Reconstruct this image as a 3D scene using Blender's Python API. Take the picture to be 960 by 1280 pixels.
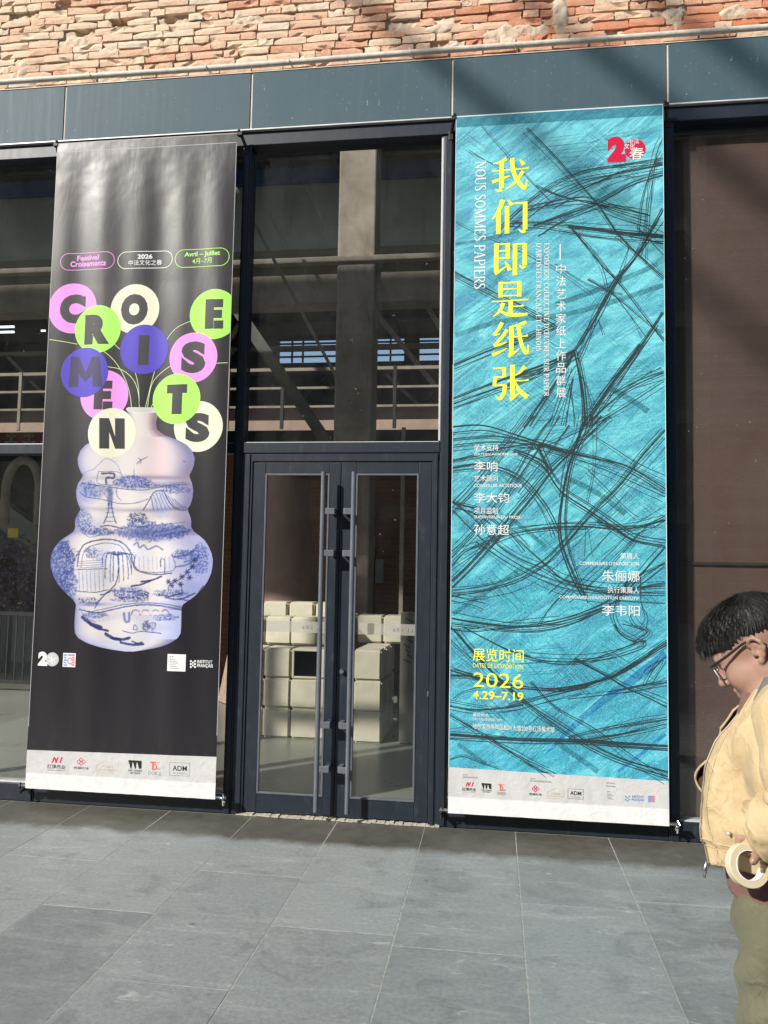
import bpy, bmesh, math, random
import numpy as np
from mathutils import Vector, Matrix

for _o in list(bpy.data.objects):
    bpy.data.objects.remove(_o)
SC = bpy.context.scene
COL = SC.collection

# ------------------------------------------------------------------ camera
YAW, PITCH, ROLL = math.radians(7.976), math.radians(4.303), math.radians(1.03)
CAMP = np.array([0.0, -5.392, 1.66])
FPX = 1000.0                                    # focal length in photo pixels (960 x 1280)
_d = np.array([-math.sin(YAW) * math.cos(PITCH), math.cos(YAW) * math.cos(PITCH), math.sin(PITCH)])
_r = np.array([math.cos(YAW), math.sin(YAW), 0.0])
_u = np.cross(_r, _d)
_r2 = math.cos(ROLL) * _r + math.sin(ROLL) * _u
_u2 = -math.sin(ROLL) * _r + math.cos(ROLL) * _u
cam = bpy.data.cameras.new('camera')
cam.sensor_fit = 'VERTICAL'
cam.sensor_height = 36.0
cam.lens = 36.0 * FPX / 1280.0
cam.clip_start = 0.05
cam.clip_end = 2000.0
camo = bpy.data.objects.new('camera', cam)
COL.objects.link(camo)
camo.matrix_world = Matrix(((_r2[0], _u2[0], -_d[0], CAMP[0]), (_r2[1], _u2[1], -_d[1], CAMP[1]),
                            (_r2[2], _u2[2], -_d[2], CAMP[2]), (0, 0, 0, 1)))
SC.camera = camo

# ------------------------------------------------------------------ light
SUN_DIR = Vector((0.60, 0.60, -0.56)).normalized()          # the way the light travels
w = bpy.data.worlds.new('World')
SC.world = w
w.use_nodes = True
_nt = w.node_tree
_nt.nodes.clear()
_sky = _nt.nodes.new('ShaderNodeTexSky')
_sky.sky_type = 'NISHITA'
_sky.sun_disc = False
_sky.sun_elevation = math.asin(-SUN_DIR.z)
_sky.sun_rotation = math.atan2(-SUN_DIR.x, -SUN_DIR.y)
_bg = _nt.nodes.new('ShaderNodeBackground')
_bg.inputs['Strength'].default_value = 0.115
_wo = _nt.nodes.new('ShaderNodeOutputWorld')
_nt.links.new(_sky.outputs[0], _bg.inputs[0])
_nt.links.new(_bg.outputs[0], _wo.inputs[0])
sun = bpy.data.lights.new('sun', 'SUN')
sun.energy = 4.8
sun.angle = math.radians(1.6)
sun.color = (1.0, 0.955, 0.88)
suno = bpy.data.objects.new('sun', sun)
COL.objects.link(suno)
suno.rotation_euler = SUN_DIR.to_track_quat('-Z', 'Y').to_euler()
suno.location = (-8, -12, 14)

SC.view_settings.view_transform = 'Standard'
SC.view_settings.look = 'None'
SC.view_settings.exposure = 0.46
SC.view_settings.gamma = 1.0
SC.view_settings.use_curve_mapping = False
SC.render.engine = 'CYCLES'
SC.cycles.use_denoising = True
SC.cycles.max_bounces = 8
SC.cycles.transparent_max_bounces = 16
SC.cycles.caustics_reflective = False
SC.cycles.caustics_refractive = False

# ------------------------------------------------------------------ helpers
_M = np.array([_r2, -_u2, _d])


def at(px, py, y=0.0):
    """photo pixel -> point on the vertical plane at depth y (surveying the facade from the photograph)"""
    v = _M.T @ np.array([(px - 480) / FPX, (py - 640) / FPX, 1.0])
    return CAMP + v * ((y - CAMP[1]) / v[1])


class NT:
    def __init__(self, name):
        self.m = bpy.data.materials.new(name)
        self.m.use_nodes = True
        self.t = self.m.node_tree
        self.t.nodes.clear()
        self.out = self.t.nodes.new('ShaderNodeOutputMaterial')

    def n(self, typ, ins=None, **attrs):
        nd = self.t.nodes.new('ShaderNode' + typ)
        for k, v in attrs.items():
            setattr(nd, k, v)
        for k, v in (ins or {}).items():
            self.set(nd.inputs[k], v)
        return nd

    def set(self, sock, v):
        if isinstance(v, bpy.types.NodeSocket):
            self.t.links.new(v, sock)
        elif isinstance(v, bpy.types.Node):
            self.t.links.new(v.outputs[0], sock)
        else:
            if sock.type == 'RGBA' and len(v) == 3:
                v = (*v, 1.0)
            sock.default_value = v

    def pos(self):
        return self.n('NewGeometry').outputs['Position']

    def objc(self):
        return self.n('TexCoord').outputs['Object']

    def mapping(self, vec, scale=(1, 1, 1), rot=(0, 0, 0), loc=(0, 0, 0)):
        return self.n('Mapping', {'Vector': vec, 'Scale': scale, 'Rotation': rot, 'Location': loc}).outputs[0]

    def noise(self, vec, scale, detail=4, rough=0.55, dist=0.0):
        return self.n('TexNoise', {'Vector': vec, 'Scale': scale, 'Detail': detail, 'Roughness': rough, 'Distortion': dist}).outputs[0]

    def ramp(self, fac, stops, interp='LINEAR'):
        r = self.n('ValToRGB', {'Fac': fac})
        e = r.color_ramp.elements
        r.color_ramp.interpolation = interp
        while len(e) < len(stops):
            e.new(0.5)
        for i, (p, c) in enumerate(stops):
            e[i].position = p
            if isinstance(c, (int, float)):
                c = (c, c, c)
            e[i].color = (*c, 1.0)
        return r.outputs[0]

    def mix(self, fac, a, b, mode='MIX'):
        nd = self.n('Mix', data_type='RGBA', blend_type=mode)
        self.set(nd.inputs[0], fac)
        self.set(nd.inputs[6], a)
        self.set(nd.inputs[7], b)
        return nd.outputs[2]

    def math(self, op, a, b=0.0):
        return self.n('Math', {0: a, 1: b}, operation=op).outputs[0]

    def bump(self, h, strength=0.3, dist=0.01):
        return self.n('Bump', {'Height': h, 'Strength': strength, 'Distance': dist}).outputs[0]

    def bsdf(self, color, rough=0.6, metal=0.0, spec=0.5, normal=None, **kw):
        b = self.n('BsdfPrincipled')
        self.set(b.inputs['Base Color'], color)
        self.set(b.inputs['Roughness'], rough)
        self.set(b.inputs['Metallic'], metal)
        self.set(b.inputs['Specular IOR Level'], spec)
        if normal is not None:
            self.set(b.inputs['Normal'], normal)
        for k, v in kw.items():
            self.set(b.inputs[k.replace('_', ' ')], v)
        self.b = b
        self.t.links.new(b.outputs[0], self.out.inputs[0])
        return self.m


MATS = {}


def plain(name, color, rough=0.6, metal=0.0, spec=0.5, var=0.12, vs=9.0):
    """painted / moulded surface with a little uneven tone, gloss and grain"""
    if name in MATS:
        return MATS[name]
    t = NT(name)
    p = t.pos()
    nz = t.noise(p, vs, 5, 0.6)
    c = t.mix(t.ramp(nz, [(0.3, 0.0), (0.7, 1.0)]), tuple(x * (1 - var) for x in color), tuple(min(1, x * (1 + var)) for x in color))
    rg = t.math('ADD', t.math('MULTIPLY', nz, 0.16), rough - 0.08)
    m = t.bsdf(c, rg, metal, spec, t.bump(t.noise(p, 220, 2), 0.06, 0.002))
    MATS[name] = m
    return m


ORIGIN = {}


def link(o, parent=None, label=None, cat=None, group=None, kind=None):
    COL.objects.link(o)
    if parent is not None:
        o.parent = parent
    if label:
        o['label'] = label
    if cat:
        o['category'] = cat
    if group:
        o['group'] = group
    if kind:
        o['kind'] = kind
    return o


def thing(name, loc, label, cat, group=None, kind=None):
    o = bpy.data.objects.new(name, None)
    o.empty_display_size = 0.1
    o.location = loc
    link(o, None, label, cat, group, kind)
    ORIGIN[o.name] = Vector(loc)
    return o


class MB:
    """collects geometry in world coordinates; build() links it as one mesh object"""

    def __init__(self):
        self.v = []
        self.f = []

    def add(self, vs, fs):
        n = len(self.v)
        self.v.extend([tuple(map(float, p)) for p in vs])
        self.f.extend([tuple(i + n for i in q) for q in fs])
        return self

    def box(self, x0, x1, y0, y1, z0, z1, bev=0.0):
        x0, x1 = min(x0, x1), max(x0, x1)
        y0, y1 = min(y0, y1), max(y0, y1)
        z0, z1 = min(z0, z1), max(z0, z1)
        if bev <= 0:
            vs = [(x, y, z) for z in (z0, z1) for y in (y0, y1) for x in (x0, x1)]
            return self.add(vs, [(0, 2, 3, 1), (4, 5, 7, 6), (0, 1, 5, 4), (2, 6, 7, 3), (0, 4, 6, 2), (1, 3, 7, 5)])
        bm = bmesh.new()
        bmesh.ops.create_cube(bm, size=1.0)
        for v in bm.verts:
            v.co = Vector(((x0 + x1) / 2 + v.co.x * (x1 - x0), (y0 + y1) / 2 + v.co.y * (y1 - y0), (z0 + z1) / 2 + v.co.z * (z1 - z0)))
        bmesh.ops.bevel(bm, geom=list(bm.edges), offset=bev, segments=2, affect='EDGES', profile=0.5)
        return self.bm(bm)

    def bm(self, bm):
        bm.verts.index_update()
        self.add([v.co for v in bm.verts], [[v.index for v in f.verts] for f in bm.faces])
        bm.free()
        return self

    def tube(self, pts, r, n=10, cap=True):
        """swept round bar; r a number or a list"""
        pts = [Vector(p) for p in pts]
        rs = r if isinstance(r, (list, tuple)) else [r] * len(pts)
        vs, fs = [], []
        up = Vector((0, 0, 1))
        prev = None
        for i, p in enumerate(pts):
            a = pts[max(0, i - 1)]
            b = pts[min(len(pts) - 1, i + 1)]
            d = (b - a).normalized()
            if prev is None:
                s = d.cross(up)
                if s.length < 1e-3:
                    s = d.cross(Vector((1, 0, 0)))
                s.normalize()
            else:
                s = (prev - d * prev.dot(d)).normalized()
            prev = s
            t = d.cross(s)
            for k in range(n):
                an = 2 * math.pi * k / n
                vs.append(p + (s * math.cos(an) + t * math.sin(an)) * rs[i])
        for i in range(len(pts) - 1):
            for k in range(n):
                fs.append((i * n + k, i * n + (k + 1) % n, (i + 1) * n + (k + 1) % n, (i + 1) * n + k))
        if cap:
            fs.append(tuple(range(n))[::-1])
            fs.append(tuple((len(pts) - 1) * n + k for k in range(n)))
        return self.add(vs, fs)

    def bar(self, a, b, w, d):
        """rectangular bar from a to b"""
        a, b = Vector(a), Vector(b)
        dr = (b - a).normalized()
        s = dr.cross(Vector((0, 1, 0)))
        if s.length < 1e-3:
            s = dr.cross(Vector((1, 0, 0)))
        s.normalize()
        t = dr.cross(s)
        vs = []
        for p in (a, b):
            for k, l in ((-1, -1), (1, -1), (1, 1), (-1, 1)):
                vs.append(p + s * (k * w / 2) + t * (l * d / 2))
        return self.add(vs, [(0, 1, 2, 3), (7, 6, 5, 4), (0, 4, 5, 1), (1, 5, 6, 2), (2, 6, 7, 3), (3, 7, 4, 0)])

    def mesh(self, name, origin=(0, 0, 0), smooth=False):
        me = bpy.data.meshes.new(name)
        ox, oy, oz = origin
        me.from_pydata([(x - ox, y - oy, z - oz) for x, y, z in self.v], [], self.f)
        me.validate()
        if smooth:
            for p in me.polygons:
                p.use_smooth = True
        me.update()
        return me

    def build(self, name, mat, parent=None, smooth=False, origin=None, auto=False, **kw):
        if parent is not None:
            og = ORIGIN[parent.name]
        else:
            if origin is None:
                a = np.array(self.v)
                lo, hi = a.min(0), a.max(0)
                origin = ((lo[0] + hi[0]) / 2, (lo[1] + hi[1]) / 2, lo[2])
            og = Vector(origin)
        me = self.mesh(name, og, smooth)
        if mat:
            me.materials.append(mat)
        o = bpy.data.objects.new(name, me)
        if parent is None:
            o.location = og
        link(o, parent, **kw)
        ORIGIN[o.name] = og
        if auto:
            for p in me.polygons:
                p.use_smooth = True
            try:
                me.set_sharp_from_angle(angle=math.radians(35))
            except Exception:
                pass
        return o


def part(name, mat, parent, *boxes, bev=0.002, **kw):
    b = MB()
    for q in boxes:
        b.box(*q, bev=bev)
    return b.build(name, mat, parent, **kw)


def fbm(x, y, seed=0, octs=4, s=1.0):
    """cheap smooth value noise in [-1,1]"""
    x = np.asarray(x, float) * s
    y = np.asarray(y, float) * s
    out = np.zeros(np.broadcast(x, y).shape)
    amp, tot = 1.0, 0.0
    for o in range(octs):
        xi, yi = np.floor(x), np.floor(y)
        fx, fy = x - xi, y - yi
        fx, fy = fx * fx * (3 - 2 * fx), fy * fy * (3 - 2 * fy)

        def h(a, b):
            q = np.sin(a * 127.1 + b * 311.7 + seed * 74.7 + o * 19.3) * 43758.5453
            return (q - np.floor(q)) * 2 - 1
        v = (h(xi, yi) * (1 - fx) + h(xi + 1, yi) * fx) * (1 - fy) + (h(xi, yi + 1) * (1 - fx) + h(xi + 1, yi + 1) * fx) * fy
        out = out + amp * v
        tot += amp
        amp *= 0.5
        x = x * 2.03 + 5.1
        y = y * 2.03 + 1.7
    return out / tot

# ================================================================== materials
def m_paver(name, ca, cb, rough0=0.46, dirt=(0.42, 0.42, 0.39)):
    t = NT(name)
    p = t.pos()
    rnd = t.n('ObjectInfo').outputs['Random']
    base = t.mix(rnd, ca, cb)
    cloud = t.noise(p, 2.3, 7, 0.68, 0.7)
    base = t.mix(t.ramp(cloud, [(0.40, 0.0), (0.66, 0.8)]), base, tuple(x * 1.5 for x in ca))
    dk = t.noise(t.mapping(p, (1, 1, 1), (0, 0, 0), (5, 3, 0)), 3.7, 6, 0.7, 0.9)
    base = t.mix(t.ramp(dk, [(0.52, 0.0), (0.70, 0.45)]), base, tuple(x * 0.6 for x in ca))
    streak = t.noise(t.mapping(p, (1.4, 7, 1), (0, 0, 0.25)), 1.0, 7, 0.7, 0.8)
    base = t.mix(t.ramp(streak, [(0.52, 0.0), (0.74, 0.38)]), base, dirt)
    grain = t.noise(p, 260, 3, 0.75)
    mott = t.noise(p, 46, 5, 0.7)
    base = t.mix(0.55, base, t.ramp(grain, [(0.3, 0.28), (0.7, 0.74)]), 'OVERLAY')
    base = t.mix(0.45, base, t.ramp(mott, [(0.3, 0.30), (0.7, 0.70)]), 'OVERLAY')
    # chalky scuffs and dark droppings
    sc = t.noise(t.mapping(p, (4, 13, 1), (0, 0, 0.4)), 1.0, 9, 0.74, 1.8)
    base = t.mix(t.ramp(sc, [(0.595, 0.0), (0.69, 0.6)]), base, (0.52, 0.52, 0.48))
    vo = t.n('TexVoronoi', {'Vector': p, 'Scale': 2.6, 'Randomness': 1.0}).outputs['Distance']
    vn = t.math('ADD', vo, t.math('MULTIPLY', t.noise(p, 26, 3), 0.11))
    base = t.mix(t.ramp(vn, [(0.085, 0.6), (0.112, 0.0)]), base, (0.045, 0.045, 0.044))
    # strip of darker brown along the foot of the shopfront
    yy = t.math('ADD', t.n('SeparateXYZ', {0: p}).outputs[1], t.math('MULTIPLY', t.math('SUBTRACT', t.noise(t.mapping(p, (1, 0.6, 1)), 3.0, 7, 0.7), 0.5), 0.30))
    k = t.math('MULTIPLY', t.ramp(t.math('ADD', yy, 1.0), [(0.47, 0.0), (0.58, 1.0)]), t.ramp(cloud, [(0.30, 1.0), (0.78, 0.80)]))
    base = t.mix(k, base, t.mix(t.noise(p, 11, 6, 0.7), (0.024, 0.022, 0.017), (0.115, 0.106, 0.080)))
    rg = t.math('ADD', t.math('MULTIPLY', cloud, 0.40), rough0 - 0.17)
    h = t.math('ADD', t.math('MULTIPLY', grain, 0.6), mott)
    return t.bsdf(base, rg, 0, 0.40, t.bump(h, 0.35, 0.003))


LIME = None


def lime_over(t, p, c):
    """old limewash and dust that runs across bricks and joints alike"""
    a = t.noise(p, 3.1, 8, 0.70, 0.6)
    f = t.math('ADD', t.math('MULTIPLY', a, 0.40), t.math('MULTIPLY', t.noise(p, 44, 7, 0.78, 0.3), 0.60))
    sx = t.n('SeparateXYZ', {0: p}).outputs[0]
    f = t.math('SUBTRACT', f, t.math('MULTIPLY', t.math('ADD', sx, 1.2), 0.030))
    c = t.mix(t.ramp(f, [(0.46, 0.0), (0.60, 0.62)]), c, (0.76, 0.62, 0.45))
    g = t.noise(t.mapping(p, (1, 1, 1), (0, 0, 0), (4, 2, 7)), 2.3, 7, 0.7, 0.7)
    return t.mix(t.ramp(g, [(0.60, 0.0), (0.74, 0.55)]), c, (0.36, 0.31, 0.26))


def m_brick():
    t = NT('old_brick')
    p = t.pos()
    oi = t.n('ObjectInfo').outputs['Random']
    c = t.ramp(oi, [(0.0, (0.58, 0.25, 0.15)), (0.22, (0.66, 0.38, 0.26)), (0.42, (0.71, 0.47, 0.34)), (0.62, (0.75, 0.55, 0.40)), (0.82, (0.77, 0.61, 0.44)), (1.0, (0.76, 0.65, 0.51))])
    sx = t.n('SeparateXYZ', {0: p}).outputs[0]
    side = t.math('MULTIPLY', t.ramp(t.math('ADD', t.math('MULTIPLY', sx, 0.16), t.math('ADD', 0.42, t.math('MULTIPLY', t.noise(p, 1.6, 3), 0.5))), [(0.5, 0.0), (0.95, 1.0)]), 0.75)
    c = t.mix(side, c, t.ramp(oi, [(0.0, (0.62, 0.20, 0.09)), (0.5, (0.68, 0.30, 0.17)), (0.8, (0.68, 0.40, 0.26)), (1.0, (0.72, 0.54, 0.38))]))
    nz = t.noise(p, 30, 6, 0.7)
    c = t.mix(t.ramp(nz, [(0.30, 0.55), (0.48, 0.0)]), c, (0.44, 0.22, 0.14))
    c = lime_over(t, p, c)
    h = t.math('ADD', t.math('MULTIPLY', t.noise(p, 210, 5, 0.8), 1.2), t.math('MULTIPLY', t.noise(p, 75, 6, 0.75), 1.0))
    return t.bsdf(c, 0.94, 0, 0.1, t.bump(h, 0.8, 0.006))


def m_mortar():
    t = NT('lime_mortar')
    p = t.pos()
    a = t.noise(p, 14, 8, 0.7, 0.4)
    c = t.ramp(a, [(0.25, (0.50, 0.36, 0.26)), (0.5, (0.68, 0.54, 0.41)), (0.72, (0.76, 0.65, 0.51))])
    c = lime_over(t, p, c)
    h = t.math('ADD', t.noise(p, 90, 6, 0.75), t.noise(p, 22, 5, 0.7))
    return t.bsdf(c, 0.95, 0, 0.1, t.bump(h, 0.9, 0.012))


def m_cladding():
    t = NT('slate_blue_paint')
    p = t.pos()
    base = t.mix(t.noise(p, 2.2, 5, 0.6), (0.052, 0.088, 0.108), (0.072, 0.113, 0.134))
    run = t.noise(t.mapping(p, (22, 1, 1.2)), 1.0, 5, 0.6)
    base = t.mix(t.ramp(run, [(0.52, 0.0), (0.75, 0.22)]), base, (0.115, 0.150, 0.165))
    sc = t.noise(t.mapping(p, (30, 1, 7), (0, 0.35, 0)), 1.0, 6, 0.7, 2.2)
    base = t.mix(t.ramp(sc, [(0.665, 0.0), (0.70, 0.7)]), base, (0.42, 0.44, 0.43))
    sp = t.noise(p, 55, 3, 0.7)
    base = t.mix(t.ramp(sp, [(0.70, 0.0), (0.735, 0.7)]), base, (0.42, 0.42, 0.40))
    return t.bsdf(base, t.math('ADD', 0.40, t.math('MULTIPLY', run, 0.25)), 0, 0.16, t.bump(t.noise(p, 8, 3), 0.05, 0.01))


def m_frame():
    t = NT('dark_blue_grey_aluminium')
    p = t.pos()
    nz = t.noise(p, 7, 5, 0.6)
    base = t.mix(nz, (0.010, 0.015, 0.024), (0.018, 0.025, 0.037))
    du = t.noise(t.mapping(p, (3, 3, 0.8)), 6.0, 7, 0.7)
    base = t.mix(t.ramp(du, [(0.58, 0.0), (0.74, 0.35)]), base, (0.09, 0.10, 0.11))
    sp = t.noise(p, 48, 3, 0.7)
    base = t.mix(t.ramp(sp, [(0.74, 0.0), (0.765, 0.6)]), base, (0.35, 0.35, 0.34))
    return t.bsdf(base, t.math('ADD', 0.33, t.math('MULTIPLY', du, 0.22)), 0.0, 0.42, t.bump(t.noise(p, 300, 2), 0.04, 0.001))


def m_glass(name='window_glass', tint=(0.92, 0.93, 0.92), refl=1.2, dirt=0.025):
    t = NT(name)
    p = t.pos()
    tr = t.n('BsdfTransparent', {'Color': tint})
    wob = t.bump(t.noise(p, 1.3, 2), 0.015, 0.02)
    gl = t.n('BsdfGlossy', {'Color': (0.95, 1.0, 0.98), 'Roughness': 0.012, 'Normal': wob})
    ge = t.n('NewGeometry')
    cs = t.math('ABSOLUTE', t.n('VectorMath', {0: ge.outputs['Incoming'], 1: ge.outputs['Normal']}, operation='DOT_PRODUCT').outputs['Value'])
    fr = t.math('MULTIPLY', t.math('ADD', 0.042, t.math('MULTIPLY', t.math('POWER', t.math('SUBTRACT', 1.0, cs), 5.0), 0.95)), refl)
    m1 = t.n('MixShader', {0: fr, 1: tr, 2: gl})
    df = t.n('BsdfDiffuse', {'Color': (0.42, 0.42, 0.39)})
    sm = t.noise(t.mapping(p, (1, 1, 0.45), (0, 0.5, 0)), 2.3, 8, 0.68, 1.2)
    sp = t.noise(p, 42, 2, 0.6)
    a = t.math('MULTIPLY', t.ramp(sm, [(0.35, 0.12), (0.75, 1.0)]), dirt)
    b = t.math('MULTIPLY', t.ramp(sp, [(0.755, 0.0), (0.775, 1.0)]), 0.35)
    m2 = t.n('MixShader', {0: t.math('ADD', a, b), 1: m1, 2: df})
    t.t.links.new(m2.outputs[0], t.out.inputs[0])
    return t.m


def m_concrete(name, ca, cb, sc=3.0):
    t = NT(name)
    p = t.pos()
    a = t.noise(p, sc, 7, 0.65, 0.4)
    c = t.mix(t.ramp(a, [(0.3, 0.0), (0.7, 1.0)]), ca, cb)
    st = t.noise(t.mapping(p, (4, 4, 0.7)), 2.0, 6, 0.65)
    c = t.mix(t.ramp(st, [(0.56, 0.0), (0.75, 0.5)]), c, tuple(x * 0.55 for x in ca))
    return t.bsdf(c, 0.85, 0, 0.2, t.bump(t.noise(p, 60, 5, 0.7), 0.3, 0.006))


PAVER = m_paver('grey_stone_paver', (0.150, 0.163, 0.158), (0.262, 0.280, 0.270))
BRICK = m_brick()
MORTAR = m_mortar()
CLAD = m_cladding()
FRAME = m_frame()
GLASS = m_glass()
DOORGLASS = m_glass('door_glass', (0.945, 0.95, 0.945), 0.9, 0.012)
JOINT = plain('joint_sealant', (0.62, 0.57, 0.47), 0.8, 0, 0.2)
PALE_METAL = plain('weathered_pale_metal', (0.55, 0.51, 0.44), 0.55, 0.0, 0.4, 0.2, 20)
EDGE_METAL = plain('bare_aluminium_edge', (0.56, 0.56, 0.55), 0.4, 0.15, 0.5)
STEEL = plain('brushed_steel', (0.62, 0.62, 0.62), 0.28, 1.0, 0.5, 0.08, 30)
BLACK = plain('black_iron', (0.018, 0.018, 0.02), 0.5, 0.2, 0.4)
GREYTUBE = plain('grey_powder_coat', (0.115, 0.125, 0.145), 0.36, 0.1, 0.5)
CONC = m_concrete('raw_concrete', (0.20, 0.17, 0.14), (0.34, 0.30, 0.25))
CONCD = m_concrete('dark_concrete', (0.075, 0.075, 0.075), (0.13, 0.13, 0.125))

# ================================================================== ground
rng = random.Random(7)
g = MB()
g.add([(-40, -40, -0.0012), (40, -40, -0.0012), (40, 0.0, -0.0012), (-40, 0.0, -0.0012)], [(0, 1, 2, 3)])
pav = g.build('pavement', plain('pale_grout', (0.29, 0.285, 0.26), 0.9, 0, 0.2, 0.3, 25), origin=(0, 0, 0), kind='structure')


def slab(x0, x1, y0, y1, name, mat):
    cx, cy = (x0 + x1) / 2, (y0 + y1) / 2
    b = MB()
    g2 = 0.0026
    b.box(x0 + g2, x1 - g2, y0 + g2, y1 - g2, -0.03, 0.0, bev=0.0014)
    me = b.mesh(name, (cx, cy, 0))
    me.materials.append(mat)
    o = bpy.data.objects.new(name, me)
    o.location = (cx, cy, rng.uniform(-0.0006, 0.0006))
    o.rotation_euler = (rng.uniform(-1, 1) * 0.0004, rng.uniform(-1, 1) * 0.0008, rng.uniform(-1, 1) * 0.002)
    link(o, pav)


PW = 0.585
for k in range(-8, 5):
    x0 = -0.445 + k * PW
    y = -0.004
    first = (1.60 if k % 2 else 1.00) + rng.uniform(-0.02, 0.02)
    if k == 0:
        first = 1.71
    if k == 1:
        first = 1.13
    L = first
    while y > -6.6:
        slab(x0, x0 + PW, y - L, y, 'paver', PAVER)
        y -= L
        L = 1.19

# ================================================================== brick wall
bw = thing('brick_wall', (-0.9, 0.1, 5.2), 'weathered old red and cream brick wall above the dark blue panels', 'wall')
bo = ORIGIN[bw.name]
HOLES = [(at(85, 4, 0.0), 0.075), (at(152, 22, 0.0), 0.06), (at(210, 20, 0.0), 0.03), (at(100, 36, 0), 0.035), (at(380, 18, 0), 0.035), (at(655, 4, 0), 0.05), (at(500, 45, 0), 0.03), (at(890, 22, 0), 0.035), (at(765, 40, 0), 0.03), (at(450, 57, 0), 0.02)]
SMEAR = [(at(640, 38, 0.0), 0.26, 0.07, 0.026), (at(300, 20, 0.0), 0.16, 0.05, 0.022), (at(700, 14, 0), 0.06, 0.16, 0.026), (at(550, 33, 0), 0.13, 0.04, 0.026), (at(20, 85, 0), 0.16, 0.09, 0.026), (at(845, 10, 0), 0.07, 0.2, 0.026), (at(930, 12, 0), 0.15, 0.06, 0.02), (at(135, 60, 0), 0.10, 0.03, 0.022), (at(840, 46, 0), 0.09, 0.03, 0.022)]


def bed_y(x, z):
    y = 0.0455 + 0.020 * fbm(x, z, 3, 4, 6.0) - 0.012 * fbm(x, z, 5, 3, 30.0)
    m = np.zeros_like(x)
    for c, sx, sz, h in SMEAR:
        q = ((x - c[0]) / sx) ** 2 + ((z - c[2]) / sz) ** 2 + 0.5 * fbm(x, z, 9, 4, 12)
        m = np.maximum(m, h * np.clip(1.35 - q, 0, 1))
    y = y - m
    for c, r in HOLES:
        q = np.hypot((x - c[0]) / 1.3, z - c[2]) / r + 0.4 * fbm(x, z, 11, 3, 25)
        y = y + 0.07 * np.clip(1.2 - q, 0, 1)
    return y


NX, NZ = 760, 170
gx, gz = np.meshgrid(np.linspace(-5.0, 3.2, NX), np.linspace(5.18, 6.75, NZ))
gy = bed_y(gx, gz)
b = MB()
b.v = [tuple(q) for q in np.stack([gx.ravel(), gy.ravel(), gz.ravel()], 1)]
b.f = [(j * NX + i, j * NX + i + 1, (j + 1) * NX + i + 1, (j + 1) * NX + i) for j in range(NZ - 1) for i in range(NX - 1)]
b.build('mortar_bed', MORTAR, bw, smooth=True)


def brick_mesh(L, H, seed):
    r = random.Random(seed)
    nx, nz = 5, 3
    b = MB()
    vs = []
    e = [r.uniform(-1, 1) for _ in range(20)]
    chip = r.randrange(0, nx * nz) if r.random() < 0.75 else -1
    for j in range(nz):
        for i in range(nx):
            u, w_ = i / (nx - 1), j / (nz - 1)
            x = (u - 0.5) * L + r.uniform(-1, 1) * (0.0045 if i in (0, nx - 1) else 0.012)
            z = (w_ - 0.5) * H + r.uniform(-1, 1) * (0.0030 if j != 1 else 0.006)
            y = r.uniform(-0.0025, 0.0025)
            if i in (0, nx - 1) or j in (0, nz - 1):
                y += 0.003
            if j * nx + i == chip:
                y += 0.02
                x *= 0.93
                z *= 0.86
            vs.append((x, y, z))
    fs = [(j * nx + i, j * nx + i + 1, (j + 1) * nx + i + 1, (j + 1) * nx + i) for j in range(nz - 1) for i in range(nx - 1)]
    ring = [i for i in range(nx)] + [j * nx + nx - 1 for j in range(1, nz)] + [(nz - 1) * nx + i for i in range(nx - 2, -1, -1)] + [j * nx for j in range(nz - 2, 0, -1)]
    n0 = len(vs)
    for i in ring:
        x, y, z = vs[i]
        vs.append((x * 0.98, 0.07, z * 0.97))
    m = len(ring)
    for k in range(m):
        fs.append((ring[k], n0 + k, n0 + (k + 1) % m, ring[(k + 1) % m]))
    b.add(vs, fs)
    me = b.mesh('brick')
    me.materials.append(BRICK)
    return me


STR = [brick_mesh(0.232, 0.0505, i) for i in range(22)]
HDR = [brick_mesh(0.110, 0.0505, 50 + i) for i in range(12)]
rest = MB()
row = 0
z = 5.215
nb = 0
while z < 6.62:
    x = -4.9 - rng.uniform(0, 0.2)
    while x < 3.1:
        hd = rng.random() < (0.55 if row % 3 == 0 else 0.22)
        L = (0.110 if hd else 0.232)
        me = rng.choice(HDR if hd else STR)
        cx = x + L / 2
        zz = z + 0.004 * math.sin(cx * 1.7 + row) + rng.uniform(-0.002, 0.002)
        skip = any(math.hypot((cx - c[0]) / 1.6, zz - c[2]) < r_ * 0.8 for c, r_ in HOLES) or rng.random() < 0.015
        if not skip:
            top = 6.04 - (cx + 3.84) * 0.0853 + 0.035
            loc = Vector((cx, 0.020 + rng.uniform(-0.007, 0.008), zz))
            if -3.95 < cx < 1.90 and zz < top:
                o = bpy.data.objects.new('brick', me)
                o.location = loc - bo
                o.rotation_euler = (0, rng.uniform(-0.012, 0.012), rng.uniform(-0.03, 0.03))
                if rng.random() < 0.5:
                    o.scale.x = -1
                link(o, bw)
                nb += 1
            else:
                rest.add([Vector(v.co) + loc for v in me.vertices], [tuple(p.vertices) for p in me.polygons])
        x += L + rng.uniform(0.007, 0.013)
    z += 0.0615
    row += 1
rest.build('brick_remainder', BRICK, bw, kind='stuff')
print('bricks', nb)

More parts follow.
